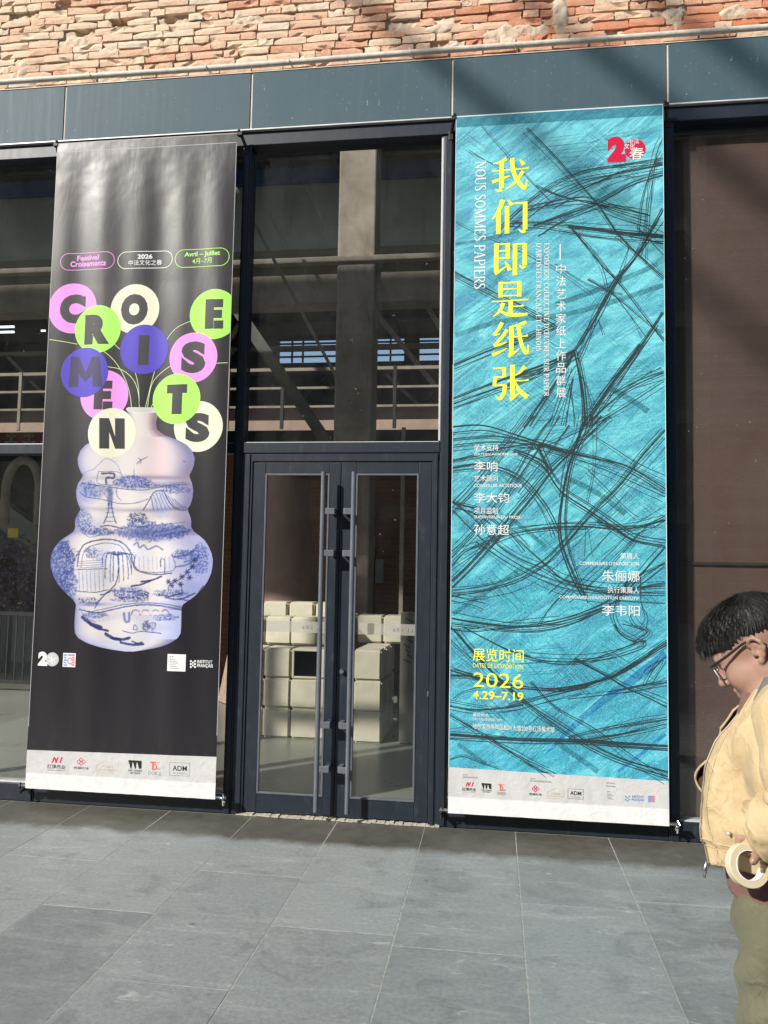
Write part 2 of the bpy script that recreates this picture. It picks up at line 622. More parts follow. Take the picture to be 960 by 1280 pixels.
# ledge rail under the bricks
lr = thing('conduit_pipe', (-0.9, -0.05, 5.29), 'pale metal pipe clipped along the foot of the brick wall', 'pipe')
_p = [(x, -0.045 + 0.003 * math.sin(x * 2.3), 5.312 + 0.003 * math.sin(x * 1.3 + 1)) for x in np.linspace(-5, 3.2, 40)]
MB().tube(_p, 0.021, 10).build('pipe', PALE_METAL, lr, smooth=True)
for x in (-3.02, -2.12, -1.5, -0.62, 0.1, 0.72, 1.5):
    c = MB()
    c.tube([(x - 0.03, 0.05, 5.36), (x - 0.01, -0.068, 5.335), (x + 0.008, -0.072, 5.305), (x + 0.03, -0.02, 5.268)], 0.0035, 5)
    c.build('wire_tie', PALE_METAL, lr)

# ================================================================== fascia
fa = thing('fascia', (-0.9, -0.03, 4.83), 'slate blue painted fascia panels running above the banners', 'fascia')
SEAM = [-6.12, -4.67, -3.222, -1.776, -0.324, 1.125, 2.575]
for a, c in zip(SEAM[:-1], SEAM[1:]):
    part('panel', CLAD, fa, (a + 0.007, c - 0.007, -0.030, 0.012, 4.836, 5.258), bev=0.003)
for s in SEAM[1:-1]:
    part('joint_strip', JOINT, fa, (s - 0.0065, s + 0.0065, -0.024, 0.008, 4.838, 5.256), bev=0)
part('cap_flashing', PALE_METAL, fa, (-6.1, 2.57, -0.034, 0.09, 5.2605, 5.266), bev=0)

# ================================================================== shopfront frame
sf = thing('glazed_shopfront', (-0.9, 0, 0), 'dark blue grey aluminium shopfront frame with tall panes', 'shopfront')
TOPZ, HEAD = 4.72, 4.832
ML = [(-4.73, -4.67), (-3.282, -3.222), (-1.832, -1.772), (-0.378, -0.308), (1.098, 1.168), (2.50, 2.57)]
for a, c in ML:
    part('mullion', FRAME, sf, (a, c, 0.0, 0.13, 0.0, TOPZ), bev=0.003)
    part('mullion_cap', FRAME, sf, (a + 0.012, c - 0.012, -0.010, -0.0005, 0.006, TOPZ - 0.01), bev=0.002)
part('head_rail', FRAME, sf, (-6.1, 2.57, -0.012, 0.14, TOPZ + 0.001, 4.822), bev=0.004)
part('head_drip_edge', EDGE_METAL, sf, (-6.1, 2.57, -0.036, 0.10, 4.8235, 4.8345), bev=0.002)
BAYS = [(-4.67, -3.282, True), (-3.222, -1.832, True), (-0.308, 1.098, False), (1.168, 2.50, False)]
for a, c, tr_ in BAYS:
    part('sill_rail', FRAME, sf, (a, c, 0.006, 0.125, 0.0, 0.12), bev=0.003)
    part('sill_bead', EDGE_METAL, sf, (a, c, 0.018, 0.10, 0.121, 0.129), bev=0.001)
    lv = [(0.13, TOPZ)]
    if tr_:
        part('transom', FRAME, sf, (a, c, 0.006, 0.125, 2.48, 2.55), bev=0.003)
        part('transom_bead', EDGE_METAL, sf, (a, c, 0.018, 0.10, 2.551, 2.556), bev=0.001)
        lv = [(0.13, 2.479), (2.557, TOPZ)]
    for z0, z1 in lv:
        part('window_pane', GLASS, sf, (a + 0.001, c - 0.001, 0.058, 0.066, z0, z1 - 0.001), bev=0)
part('transom', FRAME, sf, (-1.772, -0.378, -0.004, 0.13, 2.478, 2.552), bev=0.004)
part('transom_bead', EDGE_METAL, sf, (-1.76, -0.39, 0.008, 0.05, 2.5525, 2.5575), bev=0.001)
part('window_pane', GLASS, sf, (-1.771, -0.379, 0.058, 0.066, 2.5585, TOPZ - 0.001), bev=0)
part('pane_bead', EDGE_METAL, sf, (-0.392, -0.3795, 0.006, 0.05, 2.56, TOPZ - 0.002), bev=0.001)
part('door_head', FRAME, sf, (-1.768, -0.382, 0.004, 0.12, 2.42, 2.4775), bev=0.003)
part('door_jamb', FRAME, sf, (-1.7715, -1.692, 0.004, 0.12, 0.0, 2.4195), bev=0.003)
part('door_jamb', FRAME, sf, (-0.4295, -0.3785, 0.004, 0.12, 0.0, 2.4195), bev=0.003)
part('jamb_stop', FRAME, sf, (-1.74, -1.71, -0.004, 0.0035, 0.003, 2.47), bev=0.002)
part('jamb_stop', FRAME, sf, (-0.412, -0.392, -0.004, 0.0035, 0.003, 2.47), bev=0.002)
th = MB()
for i in range(46):
    x = -1.73 + i * 0.03
    th.box(x, x + 0.028, -0.018 - 0.012 * rng.random(), 0.05, 0.0025, 0.006 + 0.010 * rng.random())
th.build('plaster_threshold', plain('dusty_plaster', (0.42, 0.39, 0.33), 0.95, 0, 0.1, 0.25, 40), sf)


_f = NT('frosted_film')
FROST = _f.bsdf((0.42, 0.41, 0.37), 0.7, 0, 0.2)
_f.b.inputs['Alpha'].default_value = 0.38


def door(x0, x1, hand, label):
    d = thing('glass_door', ((x0 + x1) / 2, 0.03, 0.02), label, 'door', 'double door leaves')
    g0, g1 = (x0 + 0.090, x1 - 0.078) if hand < 0 else (x0 + 0.104, x1 - 0.090)
    zb, zt = 0.145, 2.335
    part('stile', FRAME, d, (x0, g0, 0.012, 0.060, 0.022, 2.412), bev=0.004)
    part('stile', FRAME, d, (g1, x1, 0.012, 0.060, 0.022, 2.412), bev=0.004)
    part('top_rail', FRAME, d, (g0 + 0.0005, g1 - 0.0005, 0.0135, 0.059, zt, 2.411), bev=0.003)
    part('bottom_rail', FRAME, d, (g0 + 0.0005, g1 - 0.0005, 0.0135, 0.059, 0.023, zb), bev=0.003)
    part('glazing_bead', GREYTUBE, d, (g0, g0 + 0.012, 0.008, 0.03, zb, zt), (g1 - 0.012, g1, 0.008, 0.03, zb, zt), (g0 + 0.012, g1 - 0.012, 0.008, 0.03, zt - 0.012, zt), (g0 + 0.012, g1 - 0.012, 0.008, 0.03, zb, zb + 0.012), bev=0.0015)
    gp = part('window_pane', DOORGLASS, d, (g0 + 0.0005, g1 - 0.0005, 0.032, 0.040, zb, zt), bev=0)
    part('frosted_band', FROST, gp, (g0 + 0.003, g1 - 0.003, 0.0285, 0.0308, 1.236, 1.312), bev=0)
    mk = MB()
    for i, q in enumerate((0.62, 0.68, 0.74, 0.83, 0.89)):
        xx = g0 + (g1 - g0) * q
        mk.box(xx, xx + 0.015, 0.0268, 0.0278, 1.262, 1.262 + 0.02 + 0.004 * (i % 3))
    mk.build('band_mark', plain('faint_grey_print', (0.24, 0.24, 0.22), 0.8), gp)
    hx = -1.163 if hand < 0 else -0.953
    sx = -1.108 if hand < 0 else -1.008
    h = MB().tube([(hx, -0.088, 0.074), (hx, -0.088, 2.334)], 0.0165, 18).build('pull_handle', GREYTUBE, d, auto=True)
    for zz in (2.066, 1.782, 0.640, 0.352):
        k = MB()
        k.box(min(hx, sx) - 0.006, max(hx, sx) + 0.022 * (1 if hand < 0 else 0) + 0.006, -0.0945, -0.079, zz - 0.021, zz + 0.021, bev=0.003)
        q0 = sx - 0.012 if hand > 0 else sx - 0.002
        k.box(q0 - 0.004, q0 + 0.028, -0.080, 0.0118, zz - 0.0205, zz + 0.0205, bev=0.003)
        k.build('handle_bracket', GREYTUBE, h)
    return d


dl = door(-1.690, -1.0625, -1, 'left glass door leaf with long tubular pull handle')
dr = door(-1.0585, -0.4310, 1, 'right glass door leaf with keyhole and long tubular pull handle')
lk = MB()
lk.tube([(-1.024, 0.012, 0.985), (-1.024, -0.012, 0.985)], [0.019, 0.015], 16)
lk.build('lock_cylinder', STEEL, dr, auto=True)
part('latch_plate', STEEL, dr, (-0.4435, -0.4345, 0.004, 0.0118, 0.84, 0.875), bev=0.001)

# ================================================================== blind behind the right-hand window
def m_blind():
    t = NT('brown_blind_fabric')
    p = t.pos()
    sz = t.n('SeparateXYZ', {0: p}).outputs[2]
    wv = t.noise(t.mapping(p, (0.3, 1, 26)), 1.0, 3, 0.5)
    c = t.mix(wv, (0.098, 0.058, 0.048), (0.130, 0.080, 0.066))
    c = t.mix(t.ramp(t.noise(p, 1.1, 5, 0.6), [(0.4, 0.0), (0.75, 0.5)]), c, (0.155, 0.098, 0.080))
    wave = t.n('TexWave', {'Vector': p, 'Scale': 26.0, 'Distortion': 0.0}, wave_type='BANDS', bands_direction='Z').outputs[1]
    return t.bsdf(c, 0.8, 0, 0.25, t.bump(wave, 0.12, 0.004))


bl = thing('roller_blind', (1.82, 0.2, 0.1), 'dark brown fabric blind filling the right-hand window', 'blind')
nx, nz = 60, 60
gx, gz = np.meshgrid(np.linspace(1.185, 2.47, nx), np.linspace(0.09, 4.66, nz))
gy = 0.118 + 0.006 * np.sin(gx * 9) * np.sin(gz * 1.1 + 1) + 0.004 * fbm(gx, gz, 2, 3, 2)
gz = gz + 0.02 * np.sin(gx * 3.0 - 2.6) * (gz > 4.6)
b = MB()
b.v = [tuple(q) for q in np.stack([gx.ravel(), gy.ravel(), gz.ravel()], 1)]
b.f = [(j * nx + i, j * nx + i + 1, (j + 1) * nx + i + 1, (j + 1) * nx + i) for j in range(nz - 1) for i in range(nx - 1)]
b.build('fabric', m_blind(), bl, smooth=True)
MB().tube([(1.18, 0.165, 4.69), (2.48, 0.165, 4.69)], 0.028, 12).build('roller', BLACK, bl, smooth=True)
part('hem_bar', plain('dark_brown_bar', (0.035, 0.025, 0.022), 0.5), bl, (1.185, 2.47, 0.098, 0.11, 1.745, 1.765), bev=0.003)

# ================================================================== interior hall
def m_intfloor():
    t = NT('polished_hall_floor')
    p = t.pos()
    a = t.noise(p, 1.4, 6, 0.6, 0.5)
    c = t.mix(a, (0.16, 0.165, 0.14), (0.26, 0.26, 0.22))
    return t.bsdf(c, t.math('ADD', 0.18, t.math('MULTIPLY', a, 0.25)), 0, 0.5)


def m_farbrick():
    t = NT('far_brick')
    p = t.pos()
    vec = t.n('CombineXYZ', {0: t.n('SeparateXYZ', {0: p}).outputs[0], 1: t.n('SeparateXYZ', {0: p}).outputs[2]})
    br = t.n('TexBrick', {'Vector': vec, 'Color1': (0.23, 0.10, 0.06), 'Color2': (0.17, 0.08, 0.055), 'Mortar': (0.19, 0.14, 0.11), 'Scale': 1.0, 'Mortar Size': 0.006, 'Brick Width': 0.25, 'Row Height': 0.066})
    c = t.mix(t.ramp(t.noise(p, 2.0, 5), [(0.4, 0.0), (0.7, 0.5)]), br.outputs[0], (0.10, 0.06, 0.045))
    return t.bsdf(c, 0.9, 0, 0.2, t.bump(br.outputs['Fac'], -0.4, 0.01))


IFLOOR = m_intfloor()
PLASTER = m_concrete('pinkish_plaster', (0.30, 0.21, 0.17), (0.42, 0.31, 0.25), 2.0)
PALEBEAM = m_concrete('pale_green_paint', (0.30, 0.33, 0.28), (0.38, 0.41, 0.35), 1.2)
BLUEP = plain('blue_paint', (0.025, 0.075, 0.20), 0.5)
CREAM = plain('cream_leatherette', (0.60, 0.565, 0.45), 0.42, 0, 0.5, 0.10, 5)
b = MB()
b.add([(-14, 0.0, -0.008), (6, 0.0, -0.008), (6, 14, -0.008), (-14, 14, -0.008)], [(0, 1, 2, 3)])
b.build('hall_floor', IFLOOR, origin=(0, 0, 0), kind='structure')
b = MB()
b.box(-14.2, -14, 0.15, 14, 0, 9)
b.box(6, 6.2, 0.15, 14, 0, 9)
# rear wall with a clerestory strip left open between posts
for (x0, x1, z0, z1) in [(-14, 6, 0, 6.36), (-14, 6, 6.92, 9), (-14, -4.95, 6.36, 6.92), (-3.5, -2.72, 6.36, 6.92), (-1.12, 6, 6.36, 6.92), (-2.05, -1.72, 6.36, 6.92)]:
    b.box(x0 + 0.001, x1 - 0.001, 12.0, 12.2, z0 + 0.001, z1 - 0.001)
b.build('hall_wall', CONCD, origin=(0, 0, 0), kind='structure')
b = MB()
b.box(-14, 6, 0.2, 0.45, 8.4, 8.6)
b.box(-14, 6, 3.3, 14, 8.4, 8.6)
b.build('hall_ceiling', CONCD, origin=(0, 0, 0), kind='structure')  # gap between the slabs added to let sun onto column and beam
b = MB()
b.box(-14, 6, 0.12, 0.4, 5.27, 8.4)
b.build('hall_front_wall', CONCD, origin=(0, 0, 0), kind='structure')
# clerestory glazing bars
cb = MB()
for z_ in (6.49, 6.63, 6.79):
    cb.box(-5.0, -1.1, 11.95, 11.99, z_ - 0.018, z_ + 0.018)
for x_ in (-4.6, -4.35, -2.35):
    cb.box(x_ - 0.02, x_ + 0.02, 11.951, 11.989, 6.36, 6.92)
cb.build('clerestory_bars', BLACK, label='dark glazing bars across the bright far clerestory openings', cat='window bars')

MB().box(-1.93, -1.47, 3.9, 4.3, 0, 8.4, bev=0.02).build('concrete_column', CONC, label='square raw concrete column behind the upper window', cat='column')
MB().box(-14, -1.94, 3.98, 4.3, 4.93, 5.40, bev=0.01).box(-1.46, 6, 3.98, 4.3, 4.93, 5.40, bev=0.01).box(-14, 6, 3.86, 4.34, 5.401, 5.47, bev=0.01).build('concrete_beam', CONC, label='brown concrete beam with ledge crossing behind the upper panes', cat='beam')
MB().box(-14, 6, 6.0, 6.3, 6.47, 7.49, bev=0.01).build('painted_girder', PALEBEAM, label='deep pale green girder high in the hall', cat='girder')
MB().box(-14, 6, 5.92, 6.02, 7.492, 7.72, bev=0.005).build('blue_crane_rail', BLUEP, label='blue painted rail along the top of the pale girder', cat='rail')
tr = thing('roof_truss', (-3, 8, 3.6), 'dark steel truss crossing the hall behind the upper window', 'truss')
for z_, h_, m_ in ((6.05, 0.10, BLACK), (5.55, 0.07, CONC), (5.1, 0.08, BLACK), (4.35, 0.32, PLASTER), (3.75, 0.08, BLACK)):
    part('chord', m_, tr, (-12, 4, 8.0, 8.1, z_ - h_ / 2, z_ + h_ / 2), bev=0)
for i in range(12):
    x = -9 + i * 1.1
    MB().bar((x, 8.05, 4.5 if i % 2 else 5.55), (x + 1.1, 8.05, 5.55 if i % 2 else 4.5), 0.06, 0.05).build('web', CONC if i % 3 == 0 else BLACK, tr)
MB().bar((-3.0, 3.2, 6.05), (-1.62, 3.2, 3.55), 0.035, 0.03).build('diagonal_brace', CONC, label='thin diagonal steel brace crossing in front of the column', cat='brace')
MB().bar((-4.6, 5.2, 6.7), (-2.0, 5.2, 3.0), 0.16, 0.06).build('sloping_duct', CONCD, label='dark sloping duct left of the concrete column', cat='duct')

gal = thing('steel_gallery', (-3, 6.8, 3.0), 'steel gallery with rails and struts behind the upper window', 'gallery')
for z_, h_, m_ in ((3.95, 0.16, PLASTER), (4.85, 0.05, CONC), (4.55, 0.035, CONC), (4.25, 0.035, CONC)):
    part('gallery_rail', m_, gal, (-11, 3, 6.8, 6.86, z_ - h_ / 2, z_ + h_ / 2), bev=0)
for i in range(15):
    x = -10.6 + i * 0.9
    part('gallery_post', CONC if i % 2 else BLACK, gal, (x, x + 0.05, 6.79, 6.87, 3.9, 4.88), bev=0)
for i, (xa, za, xb, zb) in enumerate(((-5.2, 4.5, -4.1, 6.1), (-4.5, 6.2, -3.2, 4.4), (-2.2, 6.2, -1.0, 4.7), (-1.3, 6.3, -0.3, 4.6), (-6.4, 6.2, -5.0, 4.4))):
    MB().bar((xa, 7.4, za), (xb, 7.4, zb), 0.08, 0.06).build('strut', CONC if i % 2 == 0 else PALEBEAM, gal)

# partition behind the stools
MB().box(-6.2, -0.2, 6.0, 6.25, 0, 3.35).build('partition_wall', m_farbrick(), label='dark red brick partition seen through the doors', cat='wall')
ln = MB()
prof = [(0.0, 0.78), (0.9, 0.62), (1.4, 0.50), (1.9, 0.41), (2.5, 0.34), (3.1, 0.31)]
cx, cy = -2.78, 4.9
vs, fs = [], []
for z_, r_ in prof:
    for k in range(32):
        a = 2 * math.pi * k / 32
        vs.append((cx + r_ * math.cos(a), cy + r_ * math.sin(a), z_))
for i in range(len(prof) - 1):
    for k in range(32):
        fs.append((i * 32 + k, i * 32 + (k + 1) % 32, (i + 1) * 32 + (k + 1) % 32, (i + 1) * 32 + k))
ln.add(vs, fs).build('flared_column', PLASTER, smooth=True, label='pinkish plaster column flaring at its foot behind left door', cat='column')
ec = thing('electrical_cabinet', (-1.45, 5.9, 1.9), 'white wall cabinet above the stools behind right door', 'cabinet')
c0, c1 = at(449, 670, 5.85), at(466, 729, 5.85)
part('cabinet_body', plain('cabinet_white', (0.55, 0.55, 0.52), 0.5), ec, (c0[0], c1[0], 5.78, 5.99, c1[2], c0[2]), bev=0.015)
part('cabinet_door', plain('cabinet_white', (0.55, 0.55, 0.52), 0.5), ec, (c0[0] + 0.02, c1[0] - 0.02, 5.765, 5.779, c1[2] + 0.03, c0[2] - 0.03), bev=0.004)
c0, c1 = at(469, 699, 5.85), at(478, 729, 5.85)
MB().box(c0[0], c1[0], 5.86, 5.99, c1[2], c0[2], bev=0.01).build('junction_box', plain('box_grey', (0.30, 0.30, 0.29), 0.5), label='small grey junction box right of the white cabinet', cat='junction box')
c0, c1 = at(501, 600, 3.5), at(507, 760, 3.5)
MB().box(c0[0], c0[0] + 0.045, 3.5, 3.55, 0.0, c0[2] + 0.6, bev=0.004).build('steel_post', CONC, label='slim pale post behind the right door pane', cat='post')
pb = thing('plaster_board', (-0.66, 2.5, 0), 'grey board with black scribbles standing behind right door pane', 'board')
c0, c1 = at(501, 765, 2.5), at(518, 936, 2.5)
part('board', m_concrete('grey_board', (0.16, 0.155, 0.13), (0.23, 0.22, 0.18)), pb, (c0[0], c1[0], 2.5, 2.56, 0.0, c0[2]), bev=0.004)
sc = MB()
for i in range(9):
    z_ = c0[2] - 0.06 - i * 0.05
    sc.bar((c0[0] + 0.05 + 0.02 * math.sin(i * 2.1), 2.4965, z_), (c0[0] + 0.10 + 0.02 * math.cos(i * 1.7), 2.4965, z_ - 0.035), 0.010, 0.002)
sc.build('scribble', BLACK, pb)

# cube stools stacked behind the doors
bm = bmesh.new()
bmesh.ops.create_cube(bm, size=1.0)
for v in bm.verts:
    v.co = Vector((v.co.x * 0.276, v.co.y * 0.30, v.co.z * 0.292 + 0.147))
bmesh.ops.bevel(bm, geom=list(bm.edges), offset=0.017, segments=4, affect='EDGES')
for v in bm.verts:        # puffed upholstery
    q = Vector((v.co.x / 0.138, v.co.y / 0.15, (v.co.z - 0.147) / 0.146))
    k = 1 + 0.010 * (1 - abs(q.x) ** 4) * (1 if abs(q.y) > 0.9 or abs(q.z) > 0.9 else 0)
    v.co.y *= k
cm = MB().bm(bm).mesh('cube_stool', smooth=True)
cm.set_sharp_from_angle(angle=math.radians(32))
cm.materials.append(CREAM)
ob = MB()
W2, D2, H2 = 0.138, 0.15, 0.292
for q in [(-W2, -W2 + 0.022, -D2, D2, 0, H2), (W2 - 0.022, W2, -D2, D2, 0, H2), (-W2 + 0.022, W2 - 0.022, -D2, D2, 0.0, 0.022), (-W2 + 0.022, W2 - 0.022, -D2, D2, H2 - 0.022, H2), (-W2 + 0.022, W2 - 0.022, D2 - 0.02, D2 - 0.001, 0.022, H2 - 0.022)]:
    ob.box(*q, bev=0.006)
lin = MB()  # black boards inside the open cube, painting in the shade of its hollow
for q in [(-W2 + 0.0225, -W2 + 0.026, -D2 + 0.008, D2 - 0.022, 0.0225, H2 - 0.0225), (W2 - 0.026, W2 - 0.0225, -D2 + 0.008, D2 - 0.022, 0.0225, H2 - 0.0225), (-W2 + 0.0265, W2 - 0.0265, -D2 + 0.008, D2 - 0.022, 0.0225, 0.026), (-W2 + 0.0265, W2 - 0.0265, -D2 + 0.008, D2 - 0.022, H2 - 0.026, H2 - 0.0225), (-W2 + 0.0265, W2 - 0.0265, D2 - 0.026, D2 - 0.0225, 0.0265, H2 - 0.0265)]:
    lin.box(*q)
lm = lin.mesh('inside_shade')
lm.materials.append(plain('black_inside_shade', (0.012, 0.012, 0.012), 0.9, 0, 0.1))
om = ob.mesh('open_cube')
om.materials.append(CREAM)
rows_n = ['bottom', 'second', 'third', 'top']
cols_n = {-1: 'half hidden at the left edge', 0: 'in the left column', 1: 'in the right column', 2: 'behind the left pull handle'}
for c in (-1, 0, 1, 2):
    for r_ in range(4):
        yy = 2.68 if r_ < 3 else 3.06
        xx = -2.165 + c * 0.283 - (0.11 if r_ == 3 else 0) + rng.uniform(-0.006, 0.006)
        opn = (c == 1 and r_ == 2)
        o = bpy.data.objects.new('cube_stool', om if opn else cm)
        o.location = (xx, yy, -0.008 + r_ * 0.296)
        o.rotation_euler.z = rng.uniform(-0.03, 0.03)
        o.visible_camera = True
        link(o, None, 'cream cube with an open dark front, third row of the left stack' if opn else 'cream cube stool in the left stack, %s row, %s' % (rows_n[r_], cols_n[c]), 'stool', 'stacked cube stools')
        if opn:
            link(bpy.data.objects.new('inside_shade', lm), o)
for r_ in range(3):
    for dpt in range(3):
        o = bpy.data.objects.new('cube_stool', cm)
        o.location = (-1.232 + rng.uniform(-0.006, 0.006), 2.62 + dpt * 0.325, -0.008 + r_ * 0.302)
        o.rotation_euler.z = rng.uniform(-0.03, 0.03)
        o.scale = (1, 1, 1.02)
        link(o, None, 'cream cube stool in the right stack, %s row, %s' % (rows_n[r_], ['at the front', 'second from the front', 'farthest back'][dpt]), 'stool', 'stacked cube stools')
for i, xx in enumerate((-1.58, -1.275, -0.99)):
    o = bpy.data.objects.new('cube_stool', cm)
    o.location = (xx - 0.06, 3.35, 0.90)
    o.rotation_euler.z = rng.uniform(-0.05, 0.05)
    link(o, None, 'cream cube stool on top of the right stack, %s of three' % ('leftmost', 'middle one', 'rightmost')[i], 'stool', 'stacked cube stools')
for i in range(3):
    o = bpy.data.objects.new('cube_stool', cm)
    o.location = (-2.42 + i * 0.30, 3.45, 1.02)
    link(o, None, 'cream cube stool peeping over the left stack, %s of three' % ('leftmost', 'middle one', 'rightmost')[i], 'stool', 'stacked cube stools')
for c in range(3):
    o = bpy.data.objects.new('cube_stool', cm)
    o.location = (-2.42 + c * 0.30, 3.45, 0.72)
    link(o, None, 'cream cube stool hidden in the rear row of the left stack, %s' % ('far left', 'centre', 'far right')[c], 'stool', 'stacked cube stools')

# things behind the far left pane
rs = thing('red_sign', (-8.7, 8.0, 3.9), 'red hanging sign with white characters behind the far left pane', 'sign')
part('sign_board', plain('sign_red', (0.42, 0.02, 0.04), 0.5), rs, (-9.6, -7.6, 8.3, 8.34, 3.86, 4.28), bev=0.004)
ch = MB()
for i in range(5):
    x = -9.45 + i * 0.36
    for q in ((0, 0.24, 0.28, 0.31), (0.02, 0.22, 0.16, 0.19), (0, 0.25, 0.04, 0.07), (0.11, 0.14, 0.03, 0.31)):
        ch.box(x + q[0], x + q[1], 8.285, 8.299, 3.90 + q[2], 3.90 + q[3])
ch.build('sign_characters', plain('sign_white', (0.75, 0.72, 0.7), 0.6), rs)
es = thing('escalator', (-8.4, 7, 0), 'grey green escalator balustrade sloping behind the far left pane', 'escalator')
GG = plain('escalator_panel', (0.22, 0.26, 0.24), 0.4)
MB().bar((-10.4, 7.0, 3.9), (-6.4, 7.0, 1.35), 0.42, 0.10).build('balustrade', GG, es)
MB().bar((-10.4, 7.0, 4.18), (-6.4, 7.0, 1.63), 0.07, 0.12).build('handrail', BLACK, es)
MB().bar((-10.4, 7.3, 3.5), (-6.4, 7.3, 0.95), 0.30, 0.7).build('truss_casing', CONCD, es)
c0, c1 = at(10, 660, 6.0), at(22, 672, 6.0)
MB().box(c0[0], c1[0], 6.0, 6.03, c1[2], c0[2], bev=0.003).build('yellow_notice', plain('notice_yellow', (0.75, 0.62, 0.05), 0.5), label='small bright yellow notice behind the far left pane', cat='notice')
c0 = at(12, 742, 6.3)
tt = thing('blossom_tree', (c0[0], 6.3, 0), 'small lilac blossom tree behind the far left pane', 'tree')
tk = MB().tube([(c0[0], 6.3, 0), (c0[0] + 0.03, 6.3, 0.7), (c0[0] - 0.04, 6.32, 1.3)], [0.06, 0.045, 0.02], 8)
for i in range(6):
    a = i * 1.05
    tk.tube([(c0[0], 6.3, 0.8 + 0.07 * i), (c0[0] + 0.4 * math.cos(a), 6.3 + 0.35 * math.sin(a), 1.35 + 0.08 * i)], [0.025, 0.006], 6)
tk.build('trunk', plain('bark', (0.10, 0.07, 0.05), 0.9), tt)
lf = MB()
for i in range(900):
    a, rr, zz = rng.uniform(0, 6.28), rng.random() ** 0.5 * 0.55, rng.uniform(-0.6, 0.6)
    if rr > 0.55 * math.sqrt(max(0, 1 - (zz / 0.62) ** 2)) + 0.05:
        continue
    p = Vector((c0[0] + rr * math.cos(a), 6.3 + rr * math.sin(a), 1.55 + zz))
    n1 = Vector((rng.uniform(-1, 1), rng.uniform(-1, 1), rng.uniform(-1, 1))).normalized() * 0.035
    n2 = Vector((rng.uniform(-1, 1), rng.uniform(-1, 1), rng.uniform(-1, 1))).normalized() * 0.035
    lf.add([p - n1, p + n2, p + n1, p - n2], [(0, 1, 2, 3)])
lf.build('crown', plain('lilac_blossom', (0.26, 0.19, 0.36), 0.8, 0, 0.2, 0.4, 30), tt)
rl = thing('railing', (-6.5, 4.6, 0), 'black bar railing standing inside the far left pane', 'railing')
for z_ in (0.12, 1.02):
    part('rail', BLACK, rl, (-8.6, -4.4, 4.6, 4.65, z_ - 0.025, z_ + 0.025), bev=0)
me = MB().box(-0.009, 0.009, -0.009, 0.009, 0.145, 0.995).mesh('baluster')
me.materials.append(BLACK)
for i in range(34):
    o = bpy.data.objects.new('baluster', me)
    o.location = Vector((-8.5 + i * 0.12, 4.625, 0)) - ORIGIN[rl.name]
    link(o, rl)
MB().box(-9.5, -4.0, 7.6, 7.7, 0.0, 0.85).build('low_panel', plain('low_panel_grey', (0.40, 0.41, 0.38), 0.6), label='pale low panel behind the black railing', cat='panel')
ar = MB()
pa, qa = at(6, 640, 5.0), at(48, 640, 5.0)
acx, az, rx_ = (pa[0] + qa[0]) / 2, at(20, 612, 5.0)[2], (qa[0] - pa[0]) / 2
ar.tube([(acx - rx_, 5.0, az - 0.5), (acx - rx_, 5.0, az)] + [(acx - rx_ * math.cos(a), 5.0, az + 0.42 * math.sin(a)) for a in np.linspace(0.2, 2.94, 12)] + [(acx + rx_, 5.0, az), (acx + rx_, 5.0, az - 0.5)], 0.065, 8)
ar.build('arched_frame', CONC, smooth=True, label='grey rounded arch frame behind the far left pane', cat='arch')
gb = thing('slot_light', (-8, 7.5, 5.0), 'two thin bright ceiling strip lights behind the far left pane', 'light')
EM = NT('lit_strip')
_e = EM.n('Emission', {'Color': (0.85, 0.95, 1.0), 'Strength': 1.3})
EM.t.links.new(_e.outputs[0], EM.out.inputs[0])
for py in (408, 414.5):
    q0, q1 = at(-20, py + 0.5, 7.5), at(17, py, 7.5)
    part('tube', EM.m, gb, (q0[0], q1[0], 7.5, 7.53, q1[2] - 0.018, q1[2] + 0.018), bev=0)
q0, q1 = at(51, 413, 7.5), at(56, 413, 7.5)
part('tube', EM.m, gb, (q0[0], q1[0], 7.5, 7.53, q1[2] - 0.015, q1[2] + 0.015), bev=0)

# ================================================================== other side of the court, seen only in reflections
ob = thing('opposite_building', (0, -24.5, 0), 'tall concrete frame building across the court, mirrored in the panes', 'building')
part('wall', CONCD, ob, (-30, 24, -25.00, -24.60, 0, 18.6), bev=0)
for i in range(14):
    x = -29 + i * 4
    part('column', CONC, ob, (x, x + 0.6, -24.60, -24.20, 0, 18.5), bev=0)
for z_ in (3.6, 7.2, 10.8, 14.4, 17.9):
    part('floor_slab', CONC, ob, (-30, 24, -24.58, -24.30, z_, z_ + 0.55), bev=0)
WD = plain('dark_window_glass', (0.02, 0.025, 0.03), 0.1)
for i in range(13):
    for z_ in (0.8, 4.5, 8.1, 11.7, 15.3):
        x = -28 + i * 4
        part('window', WD, ob, (x, x + 2.2, -24.62, -24.55, z_, z_ + 2.0), bev=0)
rf = thing('court_roof_frame', (0, -8, 9.5), 'steel beams of the glazed court roof overhead', 'roof frame')
for x, wd in ((-5.05, 0.05), (-3.95, 0.05), (-3.15, 0.06), (0.6, 0.07), (2.6, 0.07)):
    part('beam', GREYTUBE, rf, (x - wd / 2, x + wd / 2, -24, 0.1, 9.5, 9.62), bev=0)

# ================================================================== banners
YB = -0.10
LX0, LX1, LZ0, LZ1 = -3.224, -1.851, 0.120, 4.772
RX0, RX1, RZ0, RZ1 = -0.291, 1.080, 0.121, 4.792


